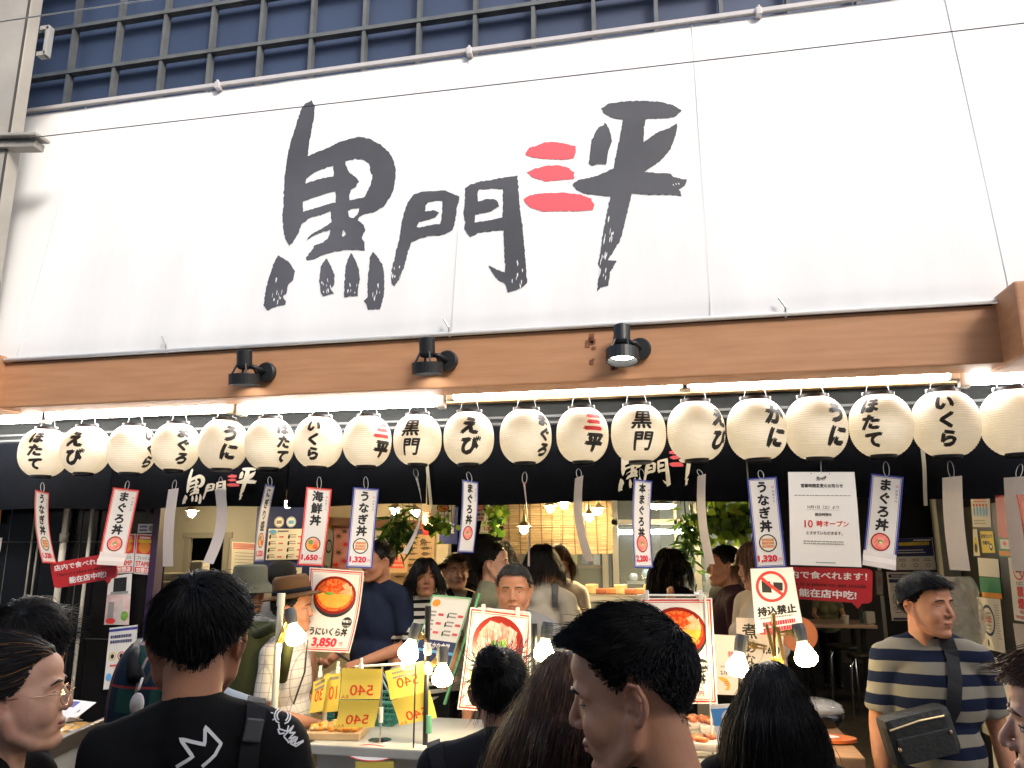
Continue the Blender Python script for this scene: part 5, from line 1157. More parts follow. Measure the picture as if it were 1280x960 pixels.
poster(((893, 793), (925, 795), (922, 869), (896, 868)), .2, .42, mat("poster_beige", (.55, .47, .42), .55), -.55, "beige poster with red 特大 and an orange prawn left of the lit lamp", "poster", d_big, "menu_poster")
def d_ni(s):
    s.text("煮", -.07, .08, .11, bold=.02); s.text("あ", -.07, -.02, .10, bold=.02); s.text("な", -.07, -.11, .09, bold=.02); s.ring(-.07, -.06, .09, .095, GRYT, 24, .9); s.lines(.0, .12, .10, .04, 2, .02, PRED, .2); s.text("1,620", .08, -.04, .06, bold=.045, width=.11)
poster(((920, 772), (980, 773), (978, 838), (922, 835)), .32, .34, mat("poster_beige", (.55, .47, .42), .55), -.5, "beige poster with large 煮あな lettering behind the left lamp of the brass pole", "poster", d_ni, "menu_poster")
mb = MB(); p = at(999, 793, -.45); mb.lathe([(.0, 0), (.078, 0), (.078, .006), (0, .006)], p, 36, rotm(R(90))); o = mb.build("round_sign", mat("disc_orange", (.30, .085, .03), .5)); tag(o, "round dark orange board behind the right lamp of the brass pole", "sign")
def d_beer(s):
    s.rect(-.21, .07, .0, .15, SKYB); s.disc(-.12, .10, .05, .045, WSIGN); s.rect(-.17, .07, -.075, .105, ORG); s.rect(-.175, -.02, -.135, .04, UNI); s.rect(-.175, .03, -.135, .045, WSIGN); s.text("生ビール", -.02, .035, .03, bold=.02, width=.14); s.text("1杯 550", -.03, -.0, .028, bold=.02, width=.12)
    for x in (-.16, -.125): s.rect(x - .012, -.13, x + .012, -.075, mat("bottle_brown", (.30, .07, .03), .4)); s.rect(x - .005, -.075, x + .005, -.05, mat("bottle_brown", (.3, .07, .03), .4)); s.rect(x - .012, -.12, x + .012, -.095, YELD)
    s.text("瓶ビール", -.02, -.08, .03, bold=.02, width=.14); s.lines(-.08, .05, -.12, .02, 2, .01, GRYT, .2)
poster(((887, 881), (1006, 874), (1034, 966), (906, 972)), .42, .34, PAPER, -1.12, "white beer price board standing behind the straight black hair", "price board", d_beer, "price_board")
# tilted drinks menu beside the dark pole
def d_menu(s):
    for r in range(3):
        for q in range(2): x = -.08 + q * .15; y = .10 - r * .05; s.lines(x - .05, x + .01, y, .02, 2, .009, GRYT, .2, r * 2 + q); s.lines(x + .02, x + .06, y - .015, .02, 1, .014, PRED, 0); s.disc(x - .055, y - .01, .006, .015, INK)
    s.disc(-.1, .155, .03, .02, ORG); s.rect(-.15, -.20, .15, -.05, NAVYP); s.rect(-.15, -.12, .15, -.105, SKYB); s.text("おさかな食堂", .0, -.08, .04, WSIGN, bold=.02, width=.2); s.rect(-.15, -.20, .15, -.19, PAPER); s.frame(0, .008, mat("frame_green", (.15, .42, .2), .5))
poster(((541, 743), (590, 747.5), (561, 838), (514, 830)), .3, .4, PAPER, -.2, "tilted drinks menu board with a green edge beside the dark pole", "menu board", d_menu, "menu_board", bow=0)
mb = MB(); a = at(600, 742, -.18); b_ = at(556, 880, -.18); mb.bar(a, b_, .03, .012); a2 = at(548, 745, -.18); b2 = at(506, 880, -.18); mb.bar(a2, b2, .03, .012); tag(mb.build("easel", mat("frame_green", (.15, .42, .2), .5)), "green painted easel behind the drinks menu board", "easel")
# left fish counter
L0, L1 = at(40, 948, -1.3), at(140, 905, -.2)
z = at(90, 905, -1.0).z
t = thing("fish_counter", (at(60, 930, -1).x, -1, 0), "steel edged counter of packed dried fish at the lower left", "counter")
zc = .93
P_ = [onz(36, 950, zc), onz(146, 900, zc), onz(90, 862, zc), onz(-60, 880, zc)]
ax = (P_[1] - P_[0]); n_ = Vector((-ax.y, ax.x, 0)).normalized() * .75
Q = [P_[0] - ax * .6, P_[1] + ax * .1, P_[1] + ax * .1 + n_, P_[0] - ax * .6 + n_]
mb = MB(); mb.quad(*[q + Vector((0, 0, -.03)) for q in Q]); mb.build("bed", mat("bed_white", (.5, .48, .44), .5, var=.2), t)
mb = MB(); mb.bar(Q[0], Q[1], .03, .07, bev=.006); mb.build("steel_edge", STEEL, t)
mb = MB()
for i in range(4): a, b_ = Q[i] + Vector((0, 0, -.036)), Q[(i + 1) % 4] + Vector((0, 0, -.036)); mb.quad(a, b_, Vector((b_.x, b_.y, 0)), Vector((a.x, a.y, 0)))
mb.build("front_panel", mat("panel_grey", (.25, .25, .24), .4), t)
PKB = mat("pack_black", (.02, .02, .02), .18, var=.5, vscale=25, bump=.6, bscale=35, coat=.8); PKG = mat("pack_gold", (.55, .33, .1), .25, var=.4, vscale=18, bump=.4, bscale=25, coat=.5)
rr = random.Random(11)
def packet(p, rz, L, W, H, m, tilt=0):
    M_ = rotm(tilt, rr.uniform(-.1, .1), rz); mb = MB()
    mb.grid(lambda u, v: tuple(Vector(p) + M_ @ Vector(((u - .5) * L, (v - .5) * W, H * (math.sin(math.pi * u) * math.sin(math.pi * v)) ** .4 * (1 + .35 * noise.noise((u * 5 + p[0] * 9, v * 5, p[1] * 7)))))), 10, 8)
    mb.grid(lambda u, v: tuple(Vector(p) + M_ @ Vector(((u - .5) * L, (.5 - v) * W, -.002))), 1, 1)
    return mb
for i in range(26):
    u, v = rr.uniform(.55, 1.0), rr.uniform(.35, .95); p = Q[0] + (Q[1] - Q[0]) * u + n_ * v; p.z = zc + .01 + (i % 5) * .024
    tag(packet(p, rr.uniform(-.5, .5) + .3, .22, .15, .022, PKB, rr.uniform(-.2, .2)).build("seaweed_packet", PKB, smooth=True), "glossy black packet in the pile beside the plaid backpack", "packet", "black packets on the fish counter")
for i in range(16):
    u, v = rr.uniform(.2, 1.0), rr.uniform(.06, .42); p = Q[0] + (Q[1] - Q[0]) * u + n_ * v; p.z = zc - .02 + (i % 3) * .012
    tag(packet(p, rr.uniform(0, 3), .2, .13, .018, PKG).build("dried_fish_packet", (PKG, PLW)[i % 4 == 3], smooth=True), "flat packet of golden dried fish on the left counter", "packet", "dried fish packets on the left counter")
for i in range(3):
    u = .72 + i * .12; p = Q[0] + (Q[1] - Q[0]) * u + n_ * .3; s = Sheet(.2, .12, PAPER); s.rect(-.08, .0, -.01, .05, BLUE); s.text("いか", .02, -.02, .05, bold=.03)
    tag(s.build("price_card", lambda x, y, l, p=p: p + Vector((x * .9 + y * .2, y * .8 - x * .2, .05 + y * .45 + l)), back=PAPER, loc=p), "white price card with a blue block standing among the dried fish packets", "price card", "white cards on the left counter")
# right wooden counter with bowl, prawn trays
t = thing("wooden_counter", (at(1030, 930, -.8).x, -.8, 0), "orange brown wooden counter at the right end of the stall", "counter")
zr2 = .98; P_ = [onz(905, 945, zr2), onz(1066, 930, zr2), onz(1030, 880, zr2), onz(905, 885, zr2)]
mb = MB(); xr_ = P_[1].x; mb.box(((xb + .01 + xr_) / 2, -.62, zr2 - .02), (xr_ - xb - .01, .75, .04), bev=.006); mb.build("top", MWOOD, t)
mb = MB(); mb.box(((xb + .01 + xr_) / 2, -.6, zr2 / 2 - .02), (xr_ - xb - .06, .66, zr2 - .04)); mb.build("body", DWOOD, t)
c = onz(1018, 905, zr2); mb = MB(); mb.lathe([(0, 0), (.10, 0), (.125, .03), (.13, .06), (.12, .06), (.11, .03), (0, .02)], c, 32); bo = mb.build("black_bowl", mat("bowl_black", (.01, .01, .01), .2), smooth=True); tag(bo, "round black tray with a clear domed lid on the wooden counter", "bowl")
mb = MB(); mb.lathe([(.128, .062), (.12, .085), (.09, .1), (0, .105)], c, 32); mb.build("lid", mat("lid_clear", (.8, .8, .8), .08, alpha=.25), bo, smooth=True)
c = onz(1035, 925, zr2 + .006); mb = MB(); mb.lathe([(0, 0), (.11, 0), (.11, .012), (0, .012)], c, 32, sx=1, sy=.6); mb.lathe([(0, .013), (.045, .013), (.045, .0145), (0, .0145)], c, 24, mi=1, sy=.6); tag(mb.build("round_card", [mat("card_orange", (.55, .13, .03), .45), PAPER]), "orange oval card with a white patch lying on the wooden counter", "card")
for i, (px, py) in enumerate(((872, 905), (900, 910), (872, 930))):
    c = onz(px, py, zt1 + .04); tr_ = thing("prawn_tray", c, "pale foam tray of orange prawns, %s" % ("nearest the young man's neck", "beside the beer board", "lowest one by the counter edge")[i], "tray")
    mb = MB(); mb.box(c, (.17, .12, .03), bev=.01); mb.build("foam", mat("foam_cream", (.6, .5, .42), .5), tr_); rr2 = random.Random(i); mb = MB()
    for k in range(9):
        o = c + Vector((rr2.uniform(-.06, .06), rr2.uniform(-.04, .04), .024)); a = rr2.uniform(0, 6); mb.tube([o + Vector((math.cos(a + q * .5) * .022, math.sin(a + q * .5) * .022, 0)) for q in range(6)], [.004, .009, .010, .009, .006, .003], 7, mi=k % 2)
    mb.build("prawn", [mat("prawn_orange", (.62, .17, .05), .3), mat("prawn_dark", (.35, .10, .04), .35)], tr_, smooth=True)
# ============================================================ people
from mathutils.bvhtree import BVHTree
def skin_mat(name, col, lip=(.30, .075, .06)):
    m = mat(name, col, .55, sss=.12, spec=.4); n = m.node_tree.nodes; l = m.node_tree.links; b = n["Principled BSDF"]
    at_ = n.new("ShaderNodeAttribute"); at_.attribute_name = "tint"; mx = n.new("ShaderNodeMix"); mx.data_type = 'RGBA'
    tc = n.new("ShaderNodeTexCoord"); nz = n.new("ShaderNodeTexNoise"); nz.inputs["Scale"].default_value = 38; nz.inputs["Detail"].default_value = 9; nz.inputs["Roughness"].default_value = .65; l.new(tc.outputs["Object"], nz.inputs["Vector"])
    m2 = n.new("ShaderNodeMix"); m2.data_type = 'RGBA'; m2.inputs[6].default_value = (col[0] * .84, col[1] * .74, col[2] * .70, 1); m2.inputs[7].default_value = (min(1, col[0] * 1.12), col[1] * 1.10, col[2] * 1.08, 1); l.new(nz.outputs["Fac"], m2.inputs[0])
    l.new(at_.outputs["Fac"], mx.inputs[0]); l.new(m2.outputs[2], mx.inputs[6]); mx.inputs[7].default_value = (*lip, 1); l.new(mx.outputs[2], b.inputs["Base Color"])
    n3 = n.new("ShaderNodeTexNoise"); n3.inputs["Scale"].default_value = 420; l.new(tc.outputs["Object"], n3.inputs["Vector"]); bp = n.new("ShaderNodeBump"); bp.inputs["Strength"].default_value = .22; bp.inputs["Distance"].default_value = .002; l.new(n3.outputs["Fac"], bp.inputs["Height"]); l.new(bp.outputs[0], b.inputs["Normal"])
    return m
SKIN = skin_mat("skin_light", (.54, .28, .165)); SKIN2 = skin_mat("skin_tan", (.45, .22, .125)); SKIN3 = skin_mat("skin_pale", (.56, .33, .23))
EYEW = mat("eye_white", (.6, .56, .52), .2); IRIS = mat("iris_brown", (.018, .009, .006), .1); LASH = mat("lash", (.008, .006, .005), .6); MOUTH = mat("mouth_line", (.09, .018, .015), .6)
def hair_mat(name, col, rough=.40): return mat(name, col, rough, spec=.28, var=.3, vscale=30)
HB = hair_mat("hair_black", (.007, .0065, .0065)); HB2 = hair_mat("hair_softblack", (.013, .011, .010)); HBR = hair_mat("hair_brown", (.070, .034, .018)); HBL = hair_mat("hair_lightbrown", (.20, .105, .05)); HGR = hair_mat("hair_grey", (.05, .048, .045)); HORG = hair_mat("hair_orange", (.22, .10, .03))
def cloth(name, col, **k):
    return mat(name, col, k.pop('rough', .88), spec=k.pop('spec', .15), var=k.pop('var', .12), vscale=k.pop('vscale', 5), bump=k.pop('bump', .12), bscale=k.pop('bscale', 700), **k)
def stripe_mat(name, c1, c2, freq, duty=.5, phase=0.0, wob=.02, axis=2):
    m = cloth(name, c1); n = m.node_tree.nodes; l = m.node_tree.links; b = n["Principled BSDF"]
    tc = n.new("ShaderNodeTexCoord"); sp = n.new("ShaderNodeSeparateXYZ"); l.new(tc.outputs["Object"], sp.inputs[0]); nz = n.new("ShaderNodeTexNoise"); nz.inputs["Scale"].default_value = 5; l.new(tc.outputs["Object"], nz.inputs["Vector"])
    a = n.new("ShaderNodeMath"); a.operation = 'MULTIPLY_ADD'; l.new(nz.outputs["Fac"], a.inputs[0]); a.inputs[1].default_value = wob; l.new(sp.outputs[axis], a.inputs[2])
    q = n.new("ShaderNodeMath"); q.operation = 'MULTIPLY_ADD'; l.new(a.outputs[0], q.inputs[0]); q.inputs[1].default_value = freq; q.inputs[2].default_value = phase + 50
    f = n.new("ShaderNodeMath"); f.operation = 'FRACT'; l.new(q.outputs[0], f.inputs[0]); g = n.new("ShaderNodeMath"); g.operation = 'GREATER_THAN'; l.new(f.outputs[0], g.inputs[0]); g.inputs[1].default_value = duty
    mx = n.new("ShaderNodeMix"); mx.data_type = 'RGBA'; l.new(g.outputs[0], mx.inputs[0]); mx.inputs[6].default_value = (*c1, 1); mx.inputs[7].default_value = (*c2, 1); l.new(mx.outputs[2], b.inputs["Base Color"]); return m
def check_mat(name, base, lines):
    """lines: (axis, freq, duty, colour, strength)"""
    m = cloth(name, base); n = m.node_tree.nodes; l = m.node_tree.links; b = n["Principled BSDF"]; tc = n.new("ShaderNodeTexCoord"); sp = n.new("ShaderNodeSeparateXYZ"); l.new(tc.outputs["Object"], sp.inputs[0])
    prev = None
    for ax, fr, du, co, st in lines:
        q = n.new("ShaderNodeMath"); q.operation = 'MULTIPLY_ADD'; l.new(sp.outputs[ax], q.inputs[0]); q.inputs[1].default_value = fr; q.inputs[2].default_value = 50; f = n.new("ShaderNodeMath"); f.operation = 'FRACT'; l.new(q.outputs[0], f.inputs[0])
        g = n.new("ShaderNodeMath"); g.operation = 'LESS_THAN'; l.new(f.outputs[0], g.inputs[0]); g.inputs[1].default_value = du; h = n.new("ShaderNodeMath"); h.operation = 'MULTIPLY'; l.new(g.outputs[0], h.inputs[0]); h.inputs[1].default_value = st
        mx = n.new("ShaderNodeMix"); mx.data_type = 'RGBA'; l.new(h.outputs[0], mx.inputs[0]); mx.inputs[7].default_value = (*co, 1)
        if prev is None: mx.inputs[6].default_value = (*base, 1)
        else: l.new(prev, mx.inputs[6])
        prev = mx.outputs[2]
    l.new(prev, b.inputs["Base Color"]); return m

def fuse(mb, voxel, it=4, fac=.5):
    V = np.concatenate(mb.v); me = bpy.data.meshes.new("f"); me.from_pydata(V.tolist(), [], mb.f); o = bpy.data.objects.new("f", me); COL.objects.link(o)
    r = o.modifiers.new("r", 'REMESH'); r.mode = 'VOXEL'; r.voxel_size = voxel; r.adaptivity = 0
    if it: s = o.modifiers.new("s", 'SMOOTH'); s.factor = fac; s.iterations = it
    dg = bpy.context.evaluated_depsgraph_get(); e = bpy.data.meshes.new_from_object(o.evaluated_get(dg), depsgraph=dg)
    nv = len(e.vertices); v = np.empty(nv * 3); e.vertices.foreach_get("co", v); v = v.reshape(-1, 3)
    nl = len(e.loops); li = np.empty(nl, int); e.loops.foreach_get("vertex_index", li); st = np.empty(len(e.polygons), int); e.polygons.foreach_get("loop_start", st); ct = np.empty(len(e.polygons), int); e.polygons.foreach_get("loop_total", ct)
    f = [tuple(li[a:a + b]) for a, b in zip(st, ct)]; nn = np.empty(nv * 3); e.vertices.foreach_get("normal", nn)
    bpy.data.objects.remove(o); bpy.data.meshes.remove(me); bpy.data.meshes.remove(e)
    return v, f, nn.reshape(-1, 3)
def cone(mb, pts, rad, n=14, flat=None):
    mb.tube(pts, rad, n)
    for p, r in zip(pts, rad if not np.isscalar(rad) else [rad] * len(pts)): mb.ball(p, r * .995, n, 8)

HC = np.array([0, .012, .035]); HRAD = np.array([.0775, .097, .087])
def head_shape(vox, fem=0.0, wide=1.0, beard=0, nose=1.0):
    mb = MB(); j = 1 - .10 * fem; w = wide
    mb.ball((0, .012, .035), (.0765, .096, .085), 36, 24); mb.ball((0, -.022, -.020), (.0650 * w, .0645, .085), 32, 20)
    mb.ball((0, -.040, .052), (.058, .046, .042), 24, 14)                                             # forehead
    mb.ball((0, -.034, -.066), (.0535 * w * j, .0500, .040), 28, 16)                                   # lower face
    mb.ball((0, -.062, -.0965 + .004 * fem), (.0255 * j, .0285, .0190), 20, 12)                        # chin
    for s in (-1, 1):
        mb.ball((s * .030 * w, -.050, -.033), (.033, .0325, .036), 20, 14)                             # cheek
        cone(mb, [(s * .0625 * w * j, .004, -.030), (s * .0570 * w * j, -.006, -.062), (s * .036 * w, -.044, -.090), (s * .012, -.066, -.099)], [.016, .0165, .0165, .016], 14)
        cone(mb, [(s * .052, -.060, .018), (s * .040, -.0725, .027), (s * .022, -.0785, .027), (s * .006, -.0790, .023)], [.0090, .0098, .0098, .0085], 10)
    mb.ball((0, -.0720, -.060), (.0290, .0175, .025), 20, 12)                                          # muzzle
    cone(mb, [(0, .022, -.04), (0, .026, -.10), (0, .030, -.15), (0, .026, -.20)], [.056 - .009 * fem, .0535 - .009 * fem, .0530 - .009 * fem, .048], 24)
    for s in (-1, 1): cone(mb, [(s * .044, .012, -.055), (s * .018, -.012, -.20)], [.015, .012], 10)
    V, f, _ = fuse(mb, max(vox, .0034), 12 if vox < .004 else 5); mb = MB(); mb.add(V, f)
    for s in (-1, 1):
        mb.ball((s * .0116, -.0885, -.0285), (.0080, .0105, .0074), 14, 10)
        q = rotm(0, 0, s * R(-15))
        def E_(x, y, z): return np.array((s * .0700, .014, -.006)) + np.array(q) @ np.array((s * x, y, z))
        mb.ball(E_(.001, .006, .0), (.0050, .0170, .027), 16, 12, rot=q); mb.ball(E_(.0, -.004, -.004), (.008, .012, .020), 12, 10, rot=q)
        cone(mb, [E_(.005, -.011, .004), E_(.011, -.009, .022), E_(.014, .003, .031), E_(.015, .017, .026), E_(.015, .0225, .008), E_(.012, .018, -.011), E_(.007, .004, -.027), E_(.002, -.006, -.027)], [.0036, .0040, .0042, .0044, .0042, .0040, .0062, .0052], 8)
        cone(mb, [E_(.007, .004, .018), E_(.009, .011, .005), E_(.008, .007, -.011)], [.0030, .0034, .0030], 8); cone(mb, [E_(.006, -.010, -.006), E_(.007, -.009, .0)], [.0040, .0038], 8)
    cone(mb, [(0, -.0765, .022), (0, -.0855, .005), (0, -.0930 - .005 * nose, -.0160), (0, -.0945 - .005 * nose, -.0240)], [.0078, .0080, .0094, .0098], 14)
    mb.ball((0, -.088, -.0305), (.0075, .010, .0055), 10, 8)
    mb.ball((0, -.0880, -.0560), (.0200, .0060, .0050), 16, 8); mb.ball((0, -.0868, -.0670), (.0170, .0064, .0058), 16, 8)
    return fuse(mb, vox, 3 if vox < .004 else 1)
_HEADS = {}
def head_mesh(vox, fem, wide, nose=1.0):
    k = (vox, fem, wide, nose)
    if k not in _HEADS: _HEADS[k] = head_shape(vox, fem, wide, 0, nose)
    return _HEADS[k]

def hairline(az):
    return np.interp(az, [0, 25, 42, 55, 66, 78, 92, 104, 120, 150, 180], [.56, .54, .50, .36, .02, -.26, -.04, -.14, -.50, -.82, -.86])
def scalp_dirs(n, rng, extra=0.0):
    out = []
    while len(out) < n:
        d = rng.normal(size=(n * 3, 3)); d /= np.linalg.norm(d, axis=1)[:, None]
        az = np.degrees(np.arctan2(np.abs(d[:, 0]), -d[:, 1])); ok = d[:, 2] > hairline(az) + extra; out.extend(d[ok].tolist())
    return np.array(out[:n])
def strand_tubes(P, r0, r1, sides=3):
    n, k, _ = P.shape; T = np.gradient(P, axis=1); T /= np.linalg.norm(T, axis=2)[..., None] + 1e-9
    ref = np.array([.31, .52, .80]); X = np.cross(T, ref); X /= np.linalg.norm(X, axis=2)[..., None] + 1e-9; Y = np.cross(T, X)
    r = (np.linspace(0, 1, k) ** 1.5 * (r1 - r0) + r0)[None, :, None]; V = []
    for j in range(sides): a = 2 * math.pi * j / sides; V.append(P + (X * math.cos(a) + Y * math.sin(a)) * r)
    V = np.stack(V, 2).reshape(-1, 3)                           # n,k,sides
    base = (np.arange(n)[:, None, None] * k + np.arange(k - 1)[None, :, None]) * sides + np.arange(sides)[None, None, :]
    nxt = (np.arange(n)[:, None, None] * k + np.arange(k - 1)[None, :, None]) * sides + ((np.arange(sides) + 1) % sides)[None, None, :]
    F = np.stack([base, nxt, nxt + sides, base + sides], -1).reshape(-1, 4); return V, F, np.repeat(np.arange(n), (k - 1) * sides)
def mesh_np(name, V, F, mats, mi=None, smooth=True):
    me = bpy.data.meshes.new(name); me.vertices.add(len(V)); me.vertices.foreach_set("co", np.ascontiguousarray(V, dtype=np.float32).ravel()); k = F.shape[1]
    me.loops.add(F.size); me.loops.foreach_set("vertex_index", F.ravel().astype(np.int32)); me.polygons.add(len(F)); me.polygons.foreach_set("loop_start", np.arange(0, F.size, k, dtype=np.int32)); me.polygons.foreach_set("loop_total", np.full(len(F), k, dtype=np.int32))
    for m in mats: me.materials.append(m)
    if mi is not None: me.polygons.foreach_set("material_index", mi.astype(np.int32))
    if smooth: me.polygons.foreach_set("use_smooth", np.ones(len(F), dtype=bool))
    me.update(calc_edges=True); me.validate(); return me
_HB = {}
def surf(D, hv, hf, key, off=.001):
    if key not in _HB: _HB[key] = BVHTree.FromPolygons([Vector(q) for q in hv], hf)
    bv = _HB[key]; out = []
    for d in D:
        e = HC + d * HRAD * 1.005
        if d[1] > .1 and d[2] < .25:
            dr = Vector(d * HRAD).normalized(); h = bv.ray_cast(Vector(HC) + dr * .3, -dr)
            if h[0] is not None: e = np.array(h[0] + dr * off)
        out.append(e)
    return np.array(out)
def hair_geo(style, seed=0, dens=1.0, head=None):
    """-> list of (V, F, mat index per face) in head space"""
    st = dict(n=2500, k=8, L=.05, Lside=.03, Lback=.03, lift=.35, grav=.15, comb=1.0, crown=(0, .55, .83), vol=(1.03, 1.10), r=.0010, noise=.25, fwd=0.0, part=0.0, back=0.0, stiff=.6, clump=.5, mats=1, neck=True, extra=0.0, tuck=0.0, up=0.0)
    st.update(style); rng = np.random.default_rng(seed + 11); n = int(st['n'] * dens); d = scalp_dirs(n, rng, st['extra'])
    vol = rng.uniform(*st['vol'], n)[:, None]; fly = (rng.random((n, 1)) < st.get('fly', .045)); vol = vol + fly * rng.uniform(.0, .07, (n, 1)); p = surf(d, *head); K = np.array(st['crown']) / np.linalg.norm(st['crown'])
    top = np.clip((d[:, 2] - .25) / .5, 0, 1)[:, None]; bk = np.clip(d[:, 1], 0, 1)[:, None]
    L = st['Lside'] + (st['L'] - st['Lside']) * top; L = L * (1 - bk * (1 - top)) + st['Lback'] * bk * (1 - top); L = L * rng.uniform(.75, 1.1, (n, 1)); L = L * (1 - st.get('fade', 0) * np.clip((-.15 - d[:, 2:3]) / .6, 0, 1) * (d[:, 1:2] > -.1))
    nrm = d / HRAD; nrm /= np.linalg.norm(nrm, axis=1)[:, None]; cl = np.array([[noise.noise((x * 9 + seed, y * 9, z * 9 + q * 13)) for q in range(3)] for x, y, z in d * 1.0]) * st['clump']
    v = nrm * st['lift'] + rng.normal(size=(n, 3)) * .05; path = [p.copy()]; k = st['k']; step = L / (k - 1); bc = np.array([0, .035, -.33]); br = np.array([.175, .120, .185]) * st.get('body', 1.0)
    for i in range(k - 1):
        q = (p - HC) / HRAD; qn = q / (np.linalg.norm(q, axis=1)[:, None] + 1e-9)
        c = qn - K * (qn @ K)[:, None]; 
        if st['part']:
            pw = st['part'] * (qn[:, 1:2] < .05)
            c = c * (1 - pw) + pw * np.stack([np.sign(qn[:, 0] - st.get('px', .12)) * 1.0, np.where(qn[:, 1] < -.2, -.15, .35), -.3 + 0 * qn[:, 0]], 1)
        c = c + np.array([0, -st['fwd'], 0]) * top + np.array([0, st['back'], 0]) + np.array([0, 0, st['up']]) * top + np.array([st['tuck'], 0, 0]) * top
        nn = qn / HRAD; nn /= np.linalg.norm(nn, axis=1)[:, None]; c = c - nn * np.sum(c * nn, 1)[:, None] * .8; c /= np.linalg.norm(c, axis=1)[:, None] + 1e-6; c = c * (1 - i / k) ** st.get('cdec', 0)
        v = v * st['stiff'] + c * st['comb'] * .5 + np.array([0, 0, -st['grav']]) * (.3 + i / k) + cl * st['noise'] + rng.normal(size=(n, 3)) * .04 + rng.normal(size=(n, 3)) * .10 * fly; v /= np.linalg.norm(v, axis=1)[:, None] + 1e-9
        if i == 0: v = v + nrm * st['lift']; v /= np.linalg.norm(v, axis=1)[:, None]
        p = p + v * step; q = (p - HC) / (HRAD * vol); m = np.linalg.norm(q, axis=1)[:, None]; p = np.where(m < 1, HC + q / (m + 1e-9) * HRAD * vol, p)
        if st.get('hug'): p = np.where((m > 1) & ~fly & (p[:, 2:3] > -.06), p * (1 - st['hug']) + st['hug'] * (HC + q / (m + 1e-9) * HRAD * vol), p)
        fc = np.abs(p[:, 0:1]) < .062; front = (p[:, 1:2] < -.03) & (p[:, 2:3] < .03) & fc & st.get('faceclear', False)
        p = np.where(front, np.concatenate([np.sign(p[:, 0:1]) * .064, p[:, 1:2], p[:, 2:3]], 1), p)
        if st['neck']:
            q = (p - bc) / (br * (1 + (vol - 1) * .6)); m = np.linalg.norm(q, axis=1)[:, None]; p = np.where(m < 1, bc + q / (m + 1e-9) * br * (1 + (vol - 1) * .6), p)
            rr_ = np.linalg.norm(p[:, :2] - np.array([0, .03]), axis=1)[:, None]; nk = (rr_ < .066) & (p[:, 2:3] < -.06); p = np.where(nk, np.concatenate([np.array([0, .03]) + (p[:, :2] - np.array([0, .03])) / (rr_ + 1e-9) * .066, p[:, 2:3]], 1), p)
        path.append(p.copy())
    P = np.stack(path, 1); V, F, si = strand_tubes(P, st['r'], st['r'] * .35)
    g = (cl.sum(1) * 1.2 + rng.normal(size=n) * .35); mi = np.clip(((g > st.get('hl', .35)) * rng.integers(1, max(2, st['mats']), n)), 0, st['mats'] - 1)
    return V, F, mi[si]
def hair_cap(mb, scale=1.02, extra=0.04, nu=64, nv=40, amp=.004, head=None):
    """the dense under-hair: scalp region only"""
    V = []; ok = []
    for j in range(nv + 1):
        th = math.pi * j / nv * .90
        for i in range(nu):
            a = 2 * math.pi * i / nu; d = np.array([math.sin(th) * math.sin(a), -math.sin(th) * math.cos(a), math.cos(th)]); az = math.degrees(math.atan2(abs(d[0]), -d[1]))
            t_ = d[2] - float(hairline(az)) - extra; k = scale + amp * noise.noise(tuple(d * 6)) if t_ > .06 else 1 + (scale - 1) * max(-.6, t_) / .06
            e = HC + d * HRAD * k
            if d[1] > .1 and d[2] < .25: e = surf(d[None], *head)[0] + d * HRAD * (k - 1)
            V.append(tuple(e)); ok.append(t_ > -.02)
    f = []
    for j in range(nv):
        for i in range(nu):
            q = (j * nu + i, (j + 1) * nu + i, (j + 1) * nu + (i + 1) % nu, j * nu + (i + 1) % nu)
            if sum(ok[x] for x in q) >= 3: f.append(q)
    mb.add(V, f, 0)

def arm_pts(pose, s, m=1.0):
    sh = np.array([s * .178 * m, .012, 1.395])
    if pose == 'down': return [sh, (s * .225 * m, .03, 1.13), (s * .235 * m, -.04, .90)]
    if pose == 'phone': return [sh, (s * .215 * m, -.03, 1.13), (s * .07, -.27, 1.20)]
    if pose == 'hold': return [sh, (s * .225 * m, .02, 1.12), (s * .12, -.25, 1.05)]
    if pose == 'raise': return [sh, (s * .26 * m, -.14, 1.22), (s * .10, -.30, 1.38)]
    if pose == 'table': return [sh, (s * .25 * m, -.10, 1.16), (s * .15, -.34, 1.06)]
    return [sh, (s * .22 * m, .02, 1.13), (s * .22 * m, -.10, .90)]
def hand_geo(mb, el, wr, s, curl=.6):
    """palm, four unequal fingers with knuckle bends, thumb from the side of the palm"""
    el = Vector(el); wr = Vector(wr); ax = (wr - el).normalized(); sd = ax.cross(Vector((0, 1, 0)) if abs(ax.y) < .8 else Vector((0, 0, 1))).normalized() * s; nn = ax.cross(sd).normalized()
    if nn.dot(Vector((-s, 0, 0))) < 0 and abs(ax.y) < .8: nn = -nn
    cone(mb, [wr, wr + ax * .035, wr + ax * .075], [.024, .026, .024], 10)
    for i, (o, L) in enumerate(((-.027, .062), (-.009, .074), (.009, .070), (.026, .055))):
        p0 = wr + ax * .078 + sd * o; c = curl; d0 = (ax + nn * c * .5).normalized(); p1 = p0 + d0 * L * .45; d1 = (ax * (1 - c * .7) + nn * c).normalized(); p2 = p1 + d1 * L * .32; d2 = (ax * (1 - c * 1.3) + nn * c).normalized(); p3 = p2 + d2 * L * .25
        cone(mb, [wr + ax * .05 + sd * o * .8, p0, p1, p2, p3], [.011, .0095, .0088, .0082, .0068], 8)
    t0 = wr + ax * .022 - sd * .024; cone(mb, [t0, t0 + (ax * .6 - sd * .7 + nn * .3).normalized() * .038, t0 + (ax * .9 - sd * .45 + nn * .5).normalized() * .068], [.012, .0105, .008], 8)

